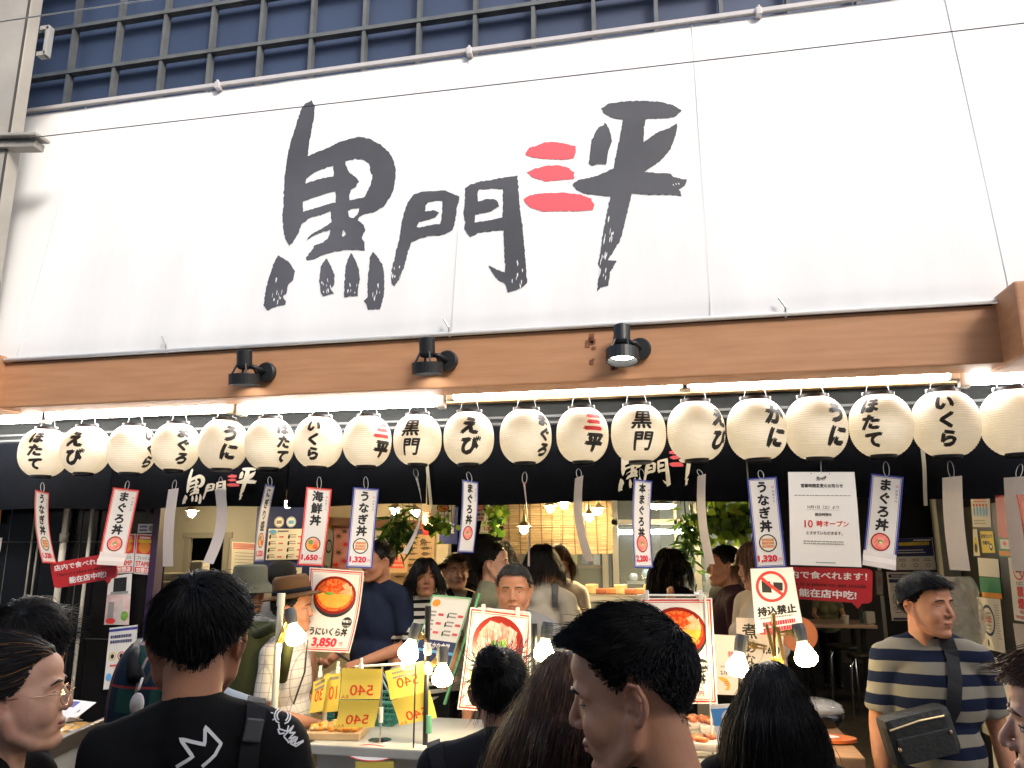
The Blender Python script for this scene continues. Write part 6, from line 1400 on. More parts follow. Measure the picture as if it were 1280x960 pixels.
def person(label, px, depth, heading, skin=SKIN, fem=0.0, wide=1.0, hs=1.0, vox=.0055, hair=None, hmats=(HB,), hseed=0, shirt=None, trousers=None, sleeve=.62, arms=('down', 'down'), head_turn=0.0, pitch=0.0, roll=0.0, stout=1.0, brow=1.0,
           eye_open=.62, lean=(0, 0), cap=True, nose=1.0, body_heading=None, tank=False, lipk=.5, shoes=INK, vb=.014, cshape=None, zfix=None, shirt_vox=None, group=None, capscale=1.02, hdens=1.0, capextra=.04):
    hp = at_depth(*px, depth); toc = Vector((CAM.x - hp.x, CAM.y - hp.y, 0)).normalized(); h0 = R(heading); fd = Vector((toc.x * math.cos(h0) - toc.y * math.sin(h0), toc.x * math.sin(h0) + toc.y * math.cos(h0), 0))
    th = math.atan2(fd.x, -fd.y); bth = th - R(head_turn)
    sc = hp.z / 1.60; base = Vector((hp.x, hp.y, 0)) ; Rb = rotm(0, 0, bth); ln = Rb @ Vector((lean[0], lean[1], 0))
    base = base - ln
    def B(v):      # body space -> world, leaning linearly above the hips
        v = np.asarray(v, float).reshape(-1, 3); w_ = v * sc; w_ = w_ @ np.array(Rb).T; k = np.clip((v[:, 2] - .9) / .7, 0, 1)[:, None] ** 1.3
        return w_ + np.array(base) + k * np.array(ln)
    Rh = rotm(0, 0, th) @ rotm(R(pitch), R(roll), 0); hk = sc * hs
    hc = Vector(B((0, -.012, 1.60))[0])
    def H(v): return np.asarray(v, float).reshape(-1, 3) * hk @ np.array(Rh).T + np.array(hc)
    # ---- body
    mb = MB(); m = stout
    def torso(M_, inf, top=True):
        M_.ball((0, .005, 1.25), (.160 * m + inf, .100 * m + inf, .175 + inf), 24, 14); M_.ball((0, -.005 - .02 * (m - 1) * 3, 1.05), (.142 * m + inf, .100 * m + inf, .17), 24, 14); M_.ball((0, .012, .92), (.158 * m + inf, .108 * m + inf, .12), 24, 12)
        cone(M_, [(-.155 * m, .015, 1.392), (.155 * m, .015, 1.392)], [.052 + inf, .052 + inf], 14)
        for s in (-1, 1): cone(M_, [(s * .025, .026, 1.445 + inf * .2), (s * .135 * m, .016, 1.408)], [.050 + inf * .6, .046 + inf], 12)
        if fem:
            for s in (-1, 1): M_.ball((s * .068, -.085, 1.245), (.062 + inf, .045 + inf, .06 + inf), 14, 10)
    torso(mb, 0); AP = []
    for s, ps in zip((-1, 1), arms):
        P = [np.array(q, float) for q in arm_pts(ps, s, .93 if fem else m * .98)]; AP.append(P); cone(mb, P, [.050, .038, .027], 12); cone(mb, [P[1], P[1] * .6 + P[2] * .4, P[2]], [.038, .039, .027], 12)
    for s in (-1, 1): cone(mb, [(s * .085, .01, .88), (s * .09, .0, .48), (s * .092, .015, .09)], [.085, .054, .038], 12); mb.ball((s * .095, -.045, .04), (.042, .115, .038), 12, 8)
    V, f, _ = fuse(mb, vb, 3); hb = MB()
    for (P, s, ps) in zip(AP, (-1, 1), arms): hand_geo(hb, P[1], P[2], s, .55 if ps == 'down' else .8)
    Vh, fh, _ = fuse(hb, .0052, 1); nb = len(V)
    F_ = list(f) + [tuple(i + nb for i in q) for q in fh]; VB = np.concatenate([V, Vh]); body = MB(); body.add(B(VB), F_)
    hv, hf, _ = head_mesh(vox, fem, wide, nose); body.add(H(hv), hf); tint = np.zeros(len(VB) + len(hv)); x, y, z = hv.T
    lipw = np.exp(-((x / .021) ** 2 + ((z + .0615) / .0090) ** 2) ** 1.5) * (y < -.074) * lipk; rosy = .16 * np.exp(-(((np.abs(x) - .04) / .022) ** 2 + ((z + .03) / .022) ** 2)) * (y < -.05) + .18 * (np.abs(x) > .074) * (np.abs(y - .012) < .05) + .14 * np.exp(-((x / .015) ** 2 + ((z + .025) / .012) ** 2)) * (y < -.088)
    tint[len(VB):] = np.clip(lipw + rosy, 0, 1)
    # lids
    ld = MB(); irs = MB(); ey = MB(); ls = MB()
    for s in (-1, 1):
        E_ = np.array((s * .0310, -.0640, .0035)); r = .0128; ey.ball(E_, .0120, 16, 12); g = np.array((0, -1, 0)); irs.ball(E_ + np.array((0, -.0083, 0)), (.0056, .0042, .0056), 14, 8)
        up = lambda lo: -6 + (30 * eye_open + 2) * max(0, math.cos(lo)) ** .8; dn = lambda lo: -6 - 14 * max(0, math.cos(lo)) ** .8
        pt = lambda lo, la: E_ + r * np.array((math.sin(lo) * math.cos(la), -math.cos(lo) * math.cos(la), math.sin(la)))
        n_ = 16
        for lim, end in ((up, 88), (dn, -88)):
            ld.grid(lambda u, v: pt((u - .5) * math.pi * 1.1, R(lim((u - .5) * math.pi * 1.1) * (1 - v) + end * v)) , n_, 6)
        ls.tube([pt(lo, R(up(lo))) * 1.0 + np.array((0, -.0007, 0)) for lo in np.linspace(-1.45, 1.45, 12)], .0011, 5)
    Vl = np.concatenate(ld.v); body.add(H(Vl), ld.f); tint = np.concatenate([tint, np.full(len(Vl), .08)])
    o = body.build("person", skin, loc=tuple(base), smooth=True); tag(o, label, "person", group)
    a_ = o.data.attributes.new("tint", 'FLOAT', 'POINT'); a_.data.foreach_set("value", tint.astype(np.float32))
    bv = BVHTree.FromPolygons([Vector(q) for q in hv], hf)
    def onface(px_, pz_, out=.0): h = bv.ray_cast(Vector((px_, -.3, pz_)), Vector((0, 1, 0))); return (h[0] + Vector((0, -out, 0))) if h[0] else Vector((px_, -.08, pz_))
    def hpart(M_, name, m_): 
        q = MB()
        for v_ in M_.v: q.v.append(H(v_))
        q.f, q.m, q.n = M_.f, M_.m, M_.n; return q.build(name, m_, o, smooth=True)
    if heading is not None and abs(((heading + 180) % 360) - 180) < 135:
        def one(M_, i): q = MB(); q.v = [M_.v[i]]; k0 = sum(len(v) for v in M_.v[:i]); k1 = k0 + len(M_.v[i]); q.f = [tuple(j - k0 for j in t) for t in M_.f if k0 <= t[0] < k1]; q.m = [0] * len(q.f); q.n = k1 - k0; return q
        for i in (0, 1):
            e_ = hpart(one(ey, i), "eye", EYEW); q = one(irs, i); q.v = [H(q.v[0])]; q.build("iris", IRIS, e_, smooth=True); hpart(one(ls, i), "eyelash", LASH)
        for s in (-1, 1): bw = MB(); bw.tube([onface(s * q, zz, .0004) for q, zz in ((.013, .0255), (.022, .0282), (.034, .0290), (.044, .0268), (.052, .0225))], [.0022 * brow, .0034 * brow, .0032 * brow, .0024 * brow, .001], 6); hpart(bw, "eyebrow", hmats[0] if hmats else HB)
        mo = MB(); mo.tube([onface(q, -.0617 + (.0012 if abs(q) > .015 else (.0009 if abs(q) < .004 else -.0002)), -.0002) for q in np.linspace(-.021, .021, 11)], .0012, 5); hpart(mo, "mouth_line", MOUTH)
        for s in (-1, 1): no = MB(); no.ball((s * .0062, -.0930, -.0350), (.0034, .0042, .0020), 8, 6); hpart(no, "nostril", MOUTH)
    # ---- hair
    if hair is not None:
        Vh_, Fh_, mi = hair_geo(hair, hseed, hdens, (hv, hf, (vox, fem, wide, nose))); n0 = 0
        cm = MB()
        if cap: hair_cap(cm, capscale, capextra, head=(hv, hf, (vox, fem, wide, nose)))
        Vc = np.concatenate(cm.v) if cm.v else np.zeros((0, 3)); Fc = np.array(cm.f) if cm.f else np.zeros((0, 4), int)
        VV = H(np.concatenate([Vc, Vh_])) - OFF[o.name]; FF = np.concatenate([Fc, Fh_ + len(Vc)]); me = mesh_np("hair", VV, FF, list(hmats), np.concatenate([np.zeros(len(Fc), int), mi]))
        ho = bpy.data.objects.new("hair", me); COL.objects.link(ho); ho.parent = o; OFF[ho.name] = OFF[o.name]
    # ---- clothes
    def garment(M_, name, m_, vx, amp=.010, cut=None):
        V, f, nn = fuse(M_, vx, 3); sd_ = sum(map(ord, label)) % 97
        d_ = np.array([noise.noise((v[0] * 7 + sd_, v[1] * 7, v[2] * 3.2)) + .6 * noise.noise((v[0] * 14 + v[2] * 9, v[1] * 14 + sd_, v[2] * 5)) for v in V]) * amp
        V = V + nn * d_[:, None]; M2 = MB(); M2.add(B(V), f); q = M2.build(name, m_, o, smooth=True); return q, V, f
    res = dict(obj=o, B=B, H=H, sc=sc, base=base, hk=hk, Rh=Rh, hc=hc, AP=AP, hv=hv, hf=hf)
    if shirt is not None:
        s_ = MB(); torso(s_, .017); cone(s_, [(0, .030, 1.40), (0, .030, 1.452)], [.085, .074 - .008 * fem], 18); s_.ball((0, 0, .93), (.168 * m, .118 * m, .10), 24, 10)
        if not tank:
            for P in AP:
                e = P[0] + (P[1] - P[0]) * min(1, sleeve); pts = [P[0], e]; rad = [.062, .060 if sleeve < 1 else .047]
                if sleeve > 1: e2 = P[1] + (P[2] - P[1]) * (sleeve - 1); pts.append(e2); rad.append(.042)
                s_.tube(pts, rad, 16); s_.ball(P[0], .062, 14, 8)
                if sleeve > 1: s_.ball(P[1], .047, 12, 8)
        res['shirt'], res['sv'], res['sf'] = garment(s_, "shirt", shirt, shirt_vox or .011)
    if trousers is not None:
        s_ = MB(); s_.ball((0, .012, .90), (.166 * m, .118 * m, .12), 20, 10)
        for s in (-1, 1): s_.tube([(s * .085, .01, .90), (s * .09, .0, .48), (s * .092, .012, .05)], [.098, .070, .058], 14)
        garment(s_, "trousers", trousers, .016, .006)
    for s in (-1, 1):
        sh = MB(); sh.ball((s * .095, -.05, .042), (.050, .128, .045), 14, 8); q = MB(); q.add(B(np.concatenate(sh.v)), sh.f); q.build("shoe", mat("shoe_dark", (.02, .02, .02), .5), o, smooth=True)
    return res
def sub(o, mb, name, m, smooth=True): return mb.build(name, m, o, smooth=smooth)
def headpart(r, mb, name, m, smooth=True):
    q = MB(); q.v = [r['H'](v) for v in mb.v]; q.f, q.m, q.n = mb.f, mb.m, mb.n; return q.build(name, m, r['obj'], smooth=smooth)
def garment_bvh(o):
    off = OFF[o.name]; return BVHTree.FromPolygons([Vector(v.co) + Vector(off) for v in o.data.vertices], [tuple(p.vertices) for p in o.data.polygons])
def draped(bv, pts, lift=.004):
    """pixels of the photograph laid on a garment: real points on the cloth"""
    out = []
    for px, py in pts:
        h = bv.ray_cast(CAM, ray(px, py).normalized())
        if h[0] is not None:
            n = h[1] if h[1].dot(CAM - h[0]) > 0 else -h[1]; out.append((h[0] + n * lift, n))
    return out
def dense(pts, k=6):
    out = []
    for a, b in zip(pts[:-1], pts[1:]): out += [(a[0] + (b[0] - a[0]) * i / k, a[1] + (b[1] - a[1]) * i / k) for i in range(k)]
    return out + [pts[-1]]
def ribbon(mb, dr, width, thick=.004, mi=0):
    P = [q[0] for q in dr]; N = [q[1] for q in dr]; V = []; f = []
    for i, (p, n) in enumerate(zip(P, N)):
        t = (P[min(i + 1, len(P) - 1)] - P[max(i - 1, 0)]).normalized(); s = t.cross(n).normalized() * width / 2
        V += [p - s, p + s, p + s + n * thick, p - s + n * thick]
    for i in range(len(P) - 1):
        for j in range(4): f.append((i * 4 + j, i * 4 + (j + 1) % 4, i * 4 + 4 + (j + 1) % 4, i * 4 + 4 + j))
    mb.add([tuple(v) for v in V], f, mi)
# ------------------------------------------------------------ hair styles
SHORT = dict(n=2600, k=7, L=.062, Lside=.032, Lback=.040, lift=.16, comb=1.0, crown=(.1, .62, .78), grav=.22, vol=(1.03, 1.12), r=.0011, noise=.22, neck=False, fwd=.5, fade=.7, stiff=.5, hug=.45)
BOB = dict(n=2400, k=10, L=.24, Lside=.15, Lback=.15, lift=.12, comb=.8, crown=(0, .1, 1), grav=1.0, vol=(1.05, 1.16), r=.0013, noise=.07, part=.12, faceclear=True, stiff=.35, cdec=1.2)
LONG = dict(n=2600, k=14, L=.46, Lside=.38, Lback=.40, lift=.10, comb=.8, crown=(0, .0, 1), grav=1.2, vol=(1.04, 1.16), r=.0013, noise=.05, part=.10, faceclear=True, stiff=.35, cdec=1.5)
BUNH = dict(n=2200, k=8, L=.12, Lside=.10, Lback=.06, lift=.03, comb=1.2, crown=(0, -.9, .3), grav=.0, vol=(1.02, 1.06), r=.0011, noise=.06, neck=False, stiff=.35, clump=.3)
S_ = lambda a, **k: {**a, **k}
BLACKT = cloth("tee_black", (.007, .007, .0075)); CHAR = cloth("tee_charcoal", (.016, .017, .020)); GREYT = cloth("tee_grey", (.20, .20, .20)); NAVYT = cloth("tee_navy", (.014, .020, .042)); WHITET = cloth("tee_white", (.62, .61, .57)); CREAMT = cloth("tee_cream", (.50, .45, .36)); OLIVET = cloth("tee_olive", (.20, .20, .13)); MAROON = cloth("tee_maroon", (.035, .014, .02)); DENIM = cloth("denim_dark", (.02, .025, .04)); BLKP = cloth("trousers_black", (.012, .012, .013)); BEIGEP = cloth("trousers_beige", (.25, .20, .14)); BLUEGREY = cloth("tee_bluegrey", (.38, .43, .46))
STRIPE = stripe_mat("tee_navy_beige_stripes", (.19, .175, .14), (.007, .011, .028), 12.3, .50, .1); STRIPE2 = stripe_mat("top_white_black_stripes", (.60, .58, .52), (.012, .012, .014), 22, .55, .3, .01)
CHECK = check_mat("shirt_white_check", (.58, .54, .48), [(0, 26, .10, (.22, .17, .14), .6), (2, 26, .10, (.22, .17, .14), .6), (1, 26, .10, (.22, .17, .14), .4)])
PRINTT = cloth("shirt_grey_print", (.34, .35, .33), var=.55, vscale=26)
PLAID = check_mat("plaid_green", (.02, .075, .065), [(0, 11, .42, (.012, .022, .05), .75), (2, 11, .42, (.012, .022, .05), .75), (0, 11, .06, (.36, .05, .04), .8), (2, 11, .06, (.36, .05, .04), .8), (0, 5.5, .04, (.5, .48, .4), .5), (2, 5.5, .04, (.5, .48, .4), .5)])
STRAPM = cloth("strap_black", (.018, .018, .02), rough=.6); BUCK = mat("buckle_plastic", (.035, .035, .038), .35); PRINTW = mat("tee_print_white", (.72, .71, .68), .8)
OLIVEBAG = cloth("bag_olive", (.055, .06, .022), rough=.75); GOLD = mat("gold_wire", (.75, .48, .28), .25, metal=1)

# ------------------------------------------------------------ near people
# man in the black tee, back of the head
p1 = person("person seen from behind in a black tee with a white crown drawing on the back", (247, 803), 1.56, 176, SKIN2, vox=.0028, hair=S_(SHORT, n=9000, k=8, L=.066, Lside=.040, Lback=.048, crown=(.16, .66, .72), vol=(1.04, 1.16), r=.0009, noise=.3, lift=.2, hug=.22, clump=.8, fwd=0), hmats=(HB, HB2), shirt=BLACKT, trousers=DENIM, stout=.90, head_turn=0, lean=(.05, -.03), pitch=8, hseed=3, hs=1.06, shirt_vox=.009, wide=1.1)
bv = garment_bvh(p1['shirt'])
def print_lines(o, bv, lines, w=.006):
    mb = MB()
    for L in lines:
        d_ = draped(bv, dense(L, 8), .002)
        if len(d_) > 1: ribbon(mb, d_, w, .001)
    if mb.v: mb.build("back_print", PRINTW, o)
crown = [(221, 958), (241, 946), (225.6, 923.5), (255.6, 931), (256, 908.5), (275.6, 930), (268, 944), (252.5, 958)]
print_lines(p1['shirt'], bv, [crown], .0062)
cc = [(352.5 + 10 * math.cos(a), 896 + 10 * math.sin(a)) for a in np.linspace(-4.3, 1.3, 14)]
c2 = [(352.5 + 7 * math.cos(a), 896 + 7 * math.sin(a)) for a in np.linspace(-4.0, 1.0, 10)]
print_lines(p1['shirt'], bv, [cc, c2, [(348, 906), (349, 912), (358, 915), (360, 908)], [(347, 912), (349, 918), (355, 917)], [(338, 892), (341, 893)], [(342, 885), (344, 887)], [(346, 880), (347, 883)], [(356, 881), (355, 884)], [(340, 901), (342, 900)],
    [(354, 921), (366, 908), (361, 917), (368, 916), (360, 924), (369, 921), (360, 928), (354, 921)], [(359, 929), (364, 925), (362, 930), (371, 922), (366, 931), (378, 926)], [(363, 930), (369, 933), (378, 927)]], .0028)
d_ = draped(bv, dense([(317, 858), (320, 872), (319, 900), (314, 930), (310, 965)], 5), .006)
t = thing("shoulder_bag", tuple(d_[-1][0]), "black shoulder strap with a plastic buckle over the black tee man's right shoulder", "bag")
mb = MB(); ribbon(mb, d_, .036, .004); mb.build("strap", STRAPM, t)
q = draped(bv, [(318, 902), (314, 928)], .012); mb = MB()
mb.bar(q[0][0], q[1][0], .034, .012, up=q[0][1], bev=.004); mb.build("buckle", BUCK, t)

# young man in profile
QUIFF = dict(n=10000, k=8, L=.072, Lside=.011, Lback=.012, lift=.32, comb=1.0, crown=(0, .75, .65), grav=.03, vol=(1.03, 1.13), r=.0008, noise=.28, fwd=.55, up=.10, clump=.9, neck=False, stiff=.6, fade=.6, hug=.12)
p2 = person("young person in profile with dark swept up hair, largest head at the bottom centre", (797, 868), 1.20, -96, SKIN, vox=.0024, hair=QUIFF, hmats=(HB, HB2), shirt=CHAR, trousers=DENIM, head_turn=-8, pitch=13, hseed=5, eye_open=.30, shirt_vox=.012, brow=1.25, wide=1.03, capscale=1.03, capextra=.10, hs=1.02)
# girl with gold glasses
p3 = person("person with gold rimmed glasses and tied hair at the left edge, looking right", (14, 872), 1.50, 78, SKIN3, fem=.5, wide=1.26, vox=.0026, hair=S_(BUNH, n=7000, L=.13, Lside=.13, Lback=.11, vol=(1.03, 1.075), mats=3, hl=.55, crown=(0, -.75, .65), back=.5), hmats=(HB2, HORG, HBR), shirt=BLACKT, trousers=DENIM, head_turn=10, pitch=-4, roll=0, hseed=8, eye_open=.75, lipk=.7, nose=.7)
mb = MB()
for s in (-1, 1):
    mb.tube([(s * .034 + .025 * math.cos(a), -.100 + .008 * abs(math.cos(a)) * (1 if math.cos(a) * s > 0 else 0), .000 + .022 * math.sin(a)) for a in np.linspace(0, 2 * math.pi, 25)[:-1]], .0010, 6, closed=True)
    mb.tube([(s * .059, -.093, .004), (s * .072, -.05, .006), (s * .079, .01, .008)], .0011, 6)
mb.tube([(-.010, -.104, .004), (0, -.108, .006), (.010, -.104, .004)], .001, 6)
g = headpart(p3, mb, "glasses", GOLD)
mb = MB()
for s in (-1, 1): mb.add([(s * .034, -.100, 0)] + [(s * .034 + .0245 * math.cos(a), -.0995 + .008 * abs(math.cos(a)) * (1 if math.cos(a) * s > 0 else 0), .0215 * math.sin(a)) for a in np.linspace(0, 2 * math.pi, 25)[:-1]], [(0, i + 1, (i + 1) % 24 + 1) for i in range(24)])
q = MB(); q.v = [p3['H'](v) for v in mb.v]; q.f, q.m, q.n = mb.f, mb.m, mb.n; q.build("lenses", mat("lens_glass", (.9, .9, .9), .02, alpha=.12, spec=1.0), g)
p4 = person("dark haired person at the left edge behind the gold glasses", (24, 818), 1.80, 172, SKIN2, head_turn=70, fem=.5, vox=.005, hair=S_(SHORT, n=7000, r=.001, L=.09, Lside=.07, Lback=.09, vol=(1.06, 1.2), fwd=0), hmats=(HB2, HBR), shirt=CHAR, trousers=DENIM, hseed=9)
# updo woman
p5 = person("person with pinned up black hair and a bag strap, seen from behind", (625, 866), 1.95, 172, SKIN3, fem=.7, vox=.004, hair=S_(BUNH, n=6500, L=.10, Lside=.09, Lback=.08, crown=(0, -.72, -.57), r=.0010, vol=(1.03, 1.07), noise=.03, hug=.8), hmats=(HB, HB2), shirt=CHAR, trousers=BLKP, pitch=-4, hseed=12, shirt_vox=.010, stout=1.06)
mb = MB(); cb = np.array((.012, .088, .100)); rng_ = np.random.default_rng(4); PP = []
for i in range(1500):
    a0, ti = rng_.uniform(0, 6.28), rng_.uniform(-.9, .9); rad = rng_.uniform(.030, .042); a = np.linspace(a0, a0 + 2.2, 9)
    q = np.stack([rad * np.cos(a) * 1.1, rad * np.sin(a) * .8, rad * .8 * np.sin(a * 1 + ti) * ti], 1); t1, t2 = rng_.uniform(-1.3, 1.3), rng_.uniform(-1.3, 1.3); q = q @ np.array(rotm(t1, t2, 0)).T; PP.append(cb + q)
V, F_, _ = strand_tubes(np.stack(PP), .0014, .0008); me = mesh_np("hair_bun", p5['H'](V) - OFF[p5['obj'].name], F_, [HB]); bo = bpy.data.objects.new("hair_bun", me); COL.objects.link(bo); bo.parent = p5['obj']; OFF[bo.name] = OFF[p5['obj'].name]
mb = MB(); mb.ball(cb, .024, 16, 10); headpart(p5, mb, "bun_core", HB)
bv = garment_bvh(p5['shirt']); d_ = draped(bv, dense([(541, 912), (541, 925), (546, 945), (553, 975)], 4), .004)
if len(d_) > 2:
    t = thing("shoulder_bag", tuple(d_[-1][0]), "dark bag strap over the left shoulder of the person with pinned up hair", "bag"); mb = MB(); ribbon(mb, d_, .035, .004); mb.build("strap", STRAPM, t)
# long brown hair
p6 = person("person with long straight brown hair hanging down, seen from behind beside the young man", (712, 892), 1.45, 168, SKIN3, fem=.7, vox=.005, hair=S_(LONG, n=9000, k=14, L=.50, Lside=.46, Lback=.46, r=.0009, vol=(1.03, 1.12), mats=3, hl=.25, body=.85, cdec=2.5, crown=(0, -.1, 1), back=.25), hmats=(HBR, HBL, hair_mat("hair_darkbrown", (.022, .012, .008))), shirt=BLACKT, trousers=DENIM, roll=-4, hseed=14, capscale=1.05)
# straight black hair
p7 = person("person with glossy straight black hair down the back, at the right of the stall", (966, 884), 1.9, 174, SKIN3, fem=.7, vox=.005, hair=S_(LONG, n=9000, k=14, L=.46, Lside=.44, Lback=.44, r=.0010, vol=(1.03, 1.09), crown=(0, -.05, 1), noise=.03, body=.75, cdec=3, comb=.5), hmats=(HB, HB2), shirt=BLACKT, trousers=BLKP, hseed=15, capscale=1.05)
# face cut by the right edge
p8 = person("person with brown hair whose face is cut by the right edge of the photo", (1360, 914), 1.10, -88, SKIN3, vox=.0026, hair=S_(SHORT, n=7000, k=8, L=.075, Lside=.03, fwd=1.0, crown=(0, .7, .7), vol=(1.04, 1.13), r=.001, lift=.25), hmats=(hair_mat("hair_chestnut", (.11, .052, .03)), HBR), shirt=GREYT, trousers=DENIM, hseed=17, brow=1.2, pitch=2, nose=1.3)
# striped tee man
p9 = person("person in a navy and beige striped tee with a black crossbody bag, looking right", (1158, 757), 3.0, 52, SKIN2, vox=.0034, wide=1.12, hair=S_(SHORT, n=5000, L=.075, Lside=.045, fwd=.4, r=.0012, vol=(1.03, 1.11), hug=.25, noise=.3, lift=.22, crown=(0, .6, .8)), hmats=(HB, HB2), shirt=STRIPE, trousers=BLKP, head_turn=36, stout=1.0, hseed=20, sleeve=.80, eye_open=.7, shirt_vox=.010, pitch=2, hs=1.04)
bv = garment_bvh(p9['shirt']); d_ = draped(bv, dense([(1180, 793), (1188, 815), (1193, 850), (1191, 885), (1180, 905)], 5), .006)
b0 = at_depth(1147, 917, 2.78); t = thing("crossbody_bag", tuple(b0), "black crossbody bag with brass studs worn in front of the striped tee", "bag")
mb = MB(); ribbon(mb, d_, .050, .004); mb.build("strap", STRAPM, t)
ax = (at_depth(1190, 905, 2.74) - at_depth(1106, 925, 2.74)); W_b = ax.length; ax.normalize(); nn = Vector((0, 0, 1)); nn = (nn - ax * nn.dot(ax)).normalized(); fr = ax.cross(nn)
Mx = Matrix((ax, -fr, nn)).transposed()
BAGM = mat("bag_black_nylon", (.018, .019, .017), .55, var=.3, vscale=10, bump=.4, bscale=60)
mb = MB(); mb.box(b0, (W_b, .10, .165), Mx, bev=.03); mb.build("body", BAGM, t, smooth=False)
F0 = (at_depth(1147, 917, 2.78) - CAM).normalized(); sgn = -1 if Vector(Mx.col[1]).dot(F0) > 0 else 1
def bagp(x, z, o=.052): return b0 + Mx @ Vector((x, sgn * o, z))
mb = MB(); mb.tube([bagp(-.11, .045), bagp(0, .055), bagp(.09, .052)], .004, 6); mb.build("zip", mat("zip_brass", (.45, .36, .2), .35, metal=.8), t)
mb = MB(); mb.box(bagp(.0, -.03, .055), (W_b * .8, .012, .09), Mx, bev=.006); mb.build("pocket", BAGM, t)
for x, z in ((-.10, -.02), (.09, .0)): mb = MB(); mb.ball(bagp(x, z, .063), .007, 8, 6); mb.build("stud", GOLD, t)
mb = MB(); P = p9['AP'][1]; w0 = P[1] * .12 + P[2] * .88; w1 = P[1] * .04 + P[2] * .96; mb.tube([tuple(p9['B'](w0)[0]), tuple(p9['B'](w1)[0])], .034 * p9['sc'], 14, caps=False); sub(p9['obj'], mb, "wrist_band", STRAPM)

# plaid backpack wearer: leaning towards the counter, head hidden by the black tee man's head
p10 = person("person in a pale blue grey tee bending to the counter, wearing the plaid backpack", (262, 800), 2.15, 150, SKIN2, vox=.006, hair=SHORT, hmats=(HB,), shirt=BLUEGREY, trousers=DENIM, lean=(-.02, -.16), hseed=22, stout=.88)
bp = at_depth(190, 905, 1.86); t = thing("plaid_backpack", tuple(bp), "green and navy plaid backpack with black straps and a dangling charm", "backpack")
mb = MB(); rz = CAM.x - bp.x
def bpf(u, v): a = (u - .5) * math.pi; k = (1 - abs(2 * v - 1) ** 3.2) ** .45; return (bp.x - .14 * math.sin(a) * (.75 + .25 * k) * (k * .4 + .6), bp.y + .05 - .13 * math.cos(a) * k, bp.z - .22 + .42 * v)
mb.grid(bpf, 24, 24); mb.build("body", PLAID, t, smooth=True)
mb = MB(); mb.grid(lambda u, v: tuple(Vector(bpf(u * .6 + .2, v * .40 + .06)) + Vector((0, -.018, 0))), 14, 10); mb.build("pocket", PLAID, t, smooth=True)
for (a_, b_, c_) in (((168, 850), (166, 822), (176, 805)), ((212, 870), (210, 845), (200, 822))):
    mb = MB(); mb.tube([at_depth(*a_, 1.80), at_depth(*b_, 1.84), at_depth(*c_, 1.95)], .016, 8); mb.build("strap", STRAPM, t, smooth=True)
mb = MB(); mb.tube([at_depth(176, 838, 1.79), at_depth(182, 852, 1.74), at_depth(190, 838, 1.79)], .006, 6); mb.build("top_loop", STRAPM, t)
mb = MB(); a = at_depth(173, 862, 1.70); mb.tube([at_depth(178, 848, 1.74), a], .003, 6); mb.ball(a + Vector((0, 0, -.03)), (.015, .014, .024), 10, 8); mb.ball(a + Vector((-.004, 0, -.075)), (.018, .016, .026), 10, 8, mi=1); mb.ball(a + Vector((-.010, 0, -.115)), (.014, .012, .02), 10, 8, mi=2)
mb.build("charm", [WHITET, NAVYT, mat("charm_orange", (.62, .3, .04), .6)], t, smooth=True)

# ------------------------------------------------------------ people further in
def fedora(r, col, band):
    mb = MB(); mb.lathe([(.085, 0.02), (.092, .0), (.140, -.012), (.150, -.004), (.143, -.004), (.093, .010), (.090, .03), (.086, .085), (.070, .105), (.03, .098), (0, .095)], (0, .012, .075), 36, rotm(R(-8)), sy=1.12); headpart(r, mb, "hat", col)
    mb = MB(); mb.lathe([(.0935, .008), (.0925, .034)], (0, .012, .075), 36, rotm(R(-8)), sy=1.12); headpart(r, mb, "hat_band", band)
p11 = person("person in a brown fedora and white checked shirt carrying an olive backpack", (364, 762), 3.75, 78, SKIN2, vox=.005, hair=SHORT, hmats=(HB2,), shirt=CHECK, trousers=BEIGEP, arms=('hold', 'hold'), hseed=30, stout=1.08, sleeve=.8, hdens=.7, head_turn=10)
fedora(p11, cloth("fedora_brown", (.10, .052, .022), var=.3), BLKP)
bp = at_depth(318, 838, 3.62); t = thing("olive_backpack", tuple(bp), "olive green backpack on the fedora wearer's back", "backpack")
mb = MB(); mb.grid(lambda u, v: (bp.x + .13 * math.sin((u - .5) * math.pi), bp.y + .02 - .10 * math.cos((u - .5) * math.pi) * (1 - abs(2 * v - 1) ** 3) ** .4, bp.z - .24 + .46 * v), 20, 16); mb.build("body", OLIVEBAG, t, smooth=True)
mb = MB(); mb.tube([at_depth(318, 795, 3.62), at_depth(345, 782, 3.52), at_depth(362, 800, 3.45), at_depth(352, 850, 3.5)], .025, 8); mb.build("strap", OLIVEBAG, t, smooth=True)
ph = p11['B']((0, -.31, 1.06))[0]; mb = MB(); mb.box(ph, (.075, .012, .15), rotm(R(50), 0, .4), bev=.004); tag(mb.build("phone", BUCK), "dark phone held by the person in the brown fedora", "phone")
p12 = person("person in an olive grey bucket hat and printed grey shirt with a tan strap", (311, 742), 3.95, 158, SKIN2, vox=.006, hair=SHORT, hmats=(HGR,), shirt=PRINTT, trousers=BEIGEP, hseed=31, hdens=.6)
mb = MB(); mb.lathe([(.150, -.045), (.146, -.048), (.094, .012), (.086, .085), (.074, .096), (0, .100)], (0, .012, .055), 36, sy=1.1); headpart(p12, mb, "hat", cloth("buckethat_olive", (.075, .074, .05), var=.2))
bv = garment_bvh(p12['shirt']); d_ = draped(bv, dense([(296, 768), (309, 786), (322, 806)], 4), .008)
if len(d_) > 2: t = thing("sling_strap", tuple(d_[0][0]), "tan sling strap across the bucket hat wearer's back", "bag strap"); mb = MB(); ribbon(mb, d_, .045, .004); mb.build("strap", cloth("strap_tan", (.36, .27, .13)), t)
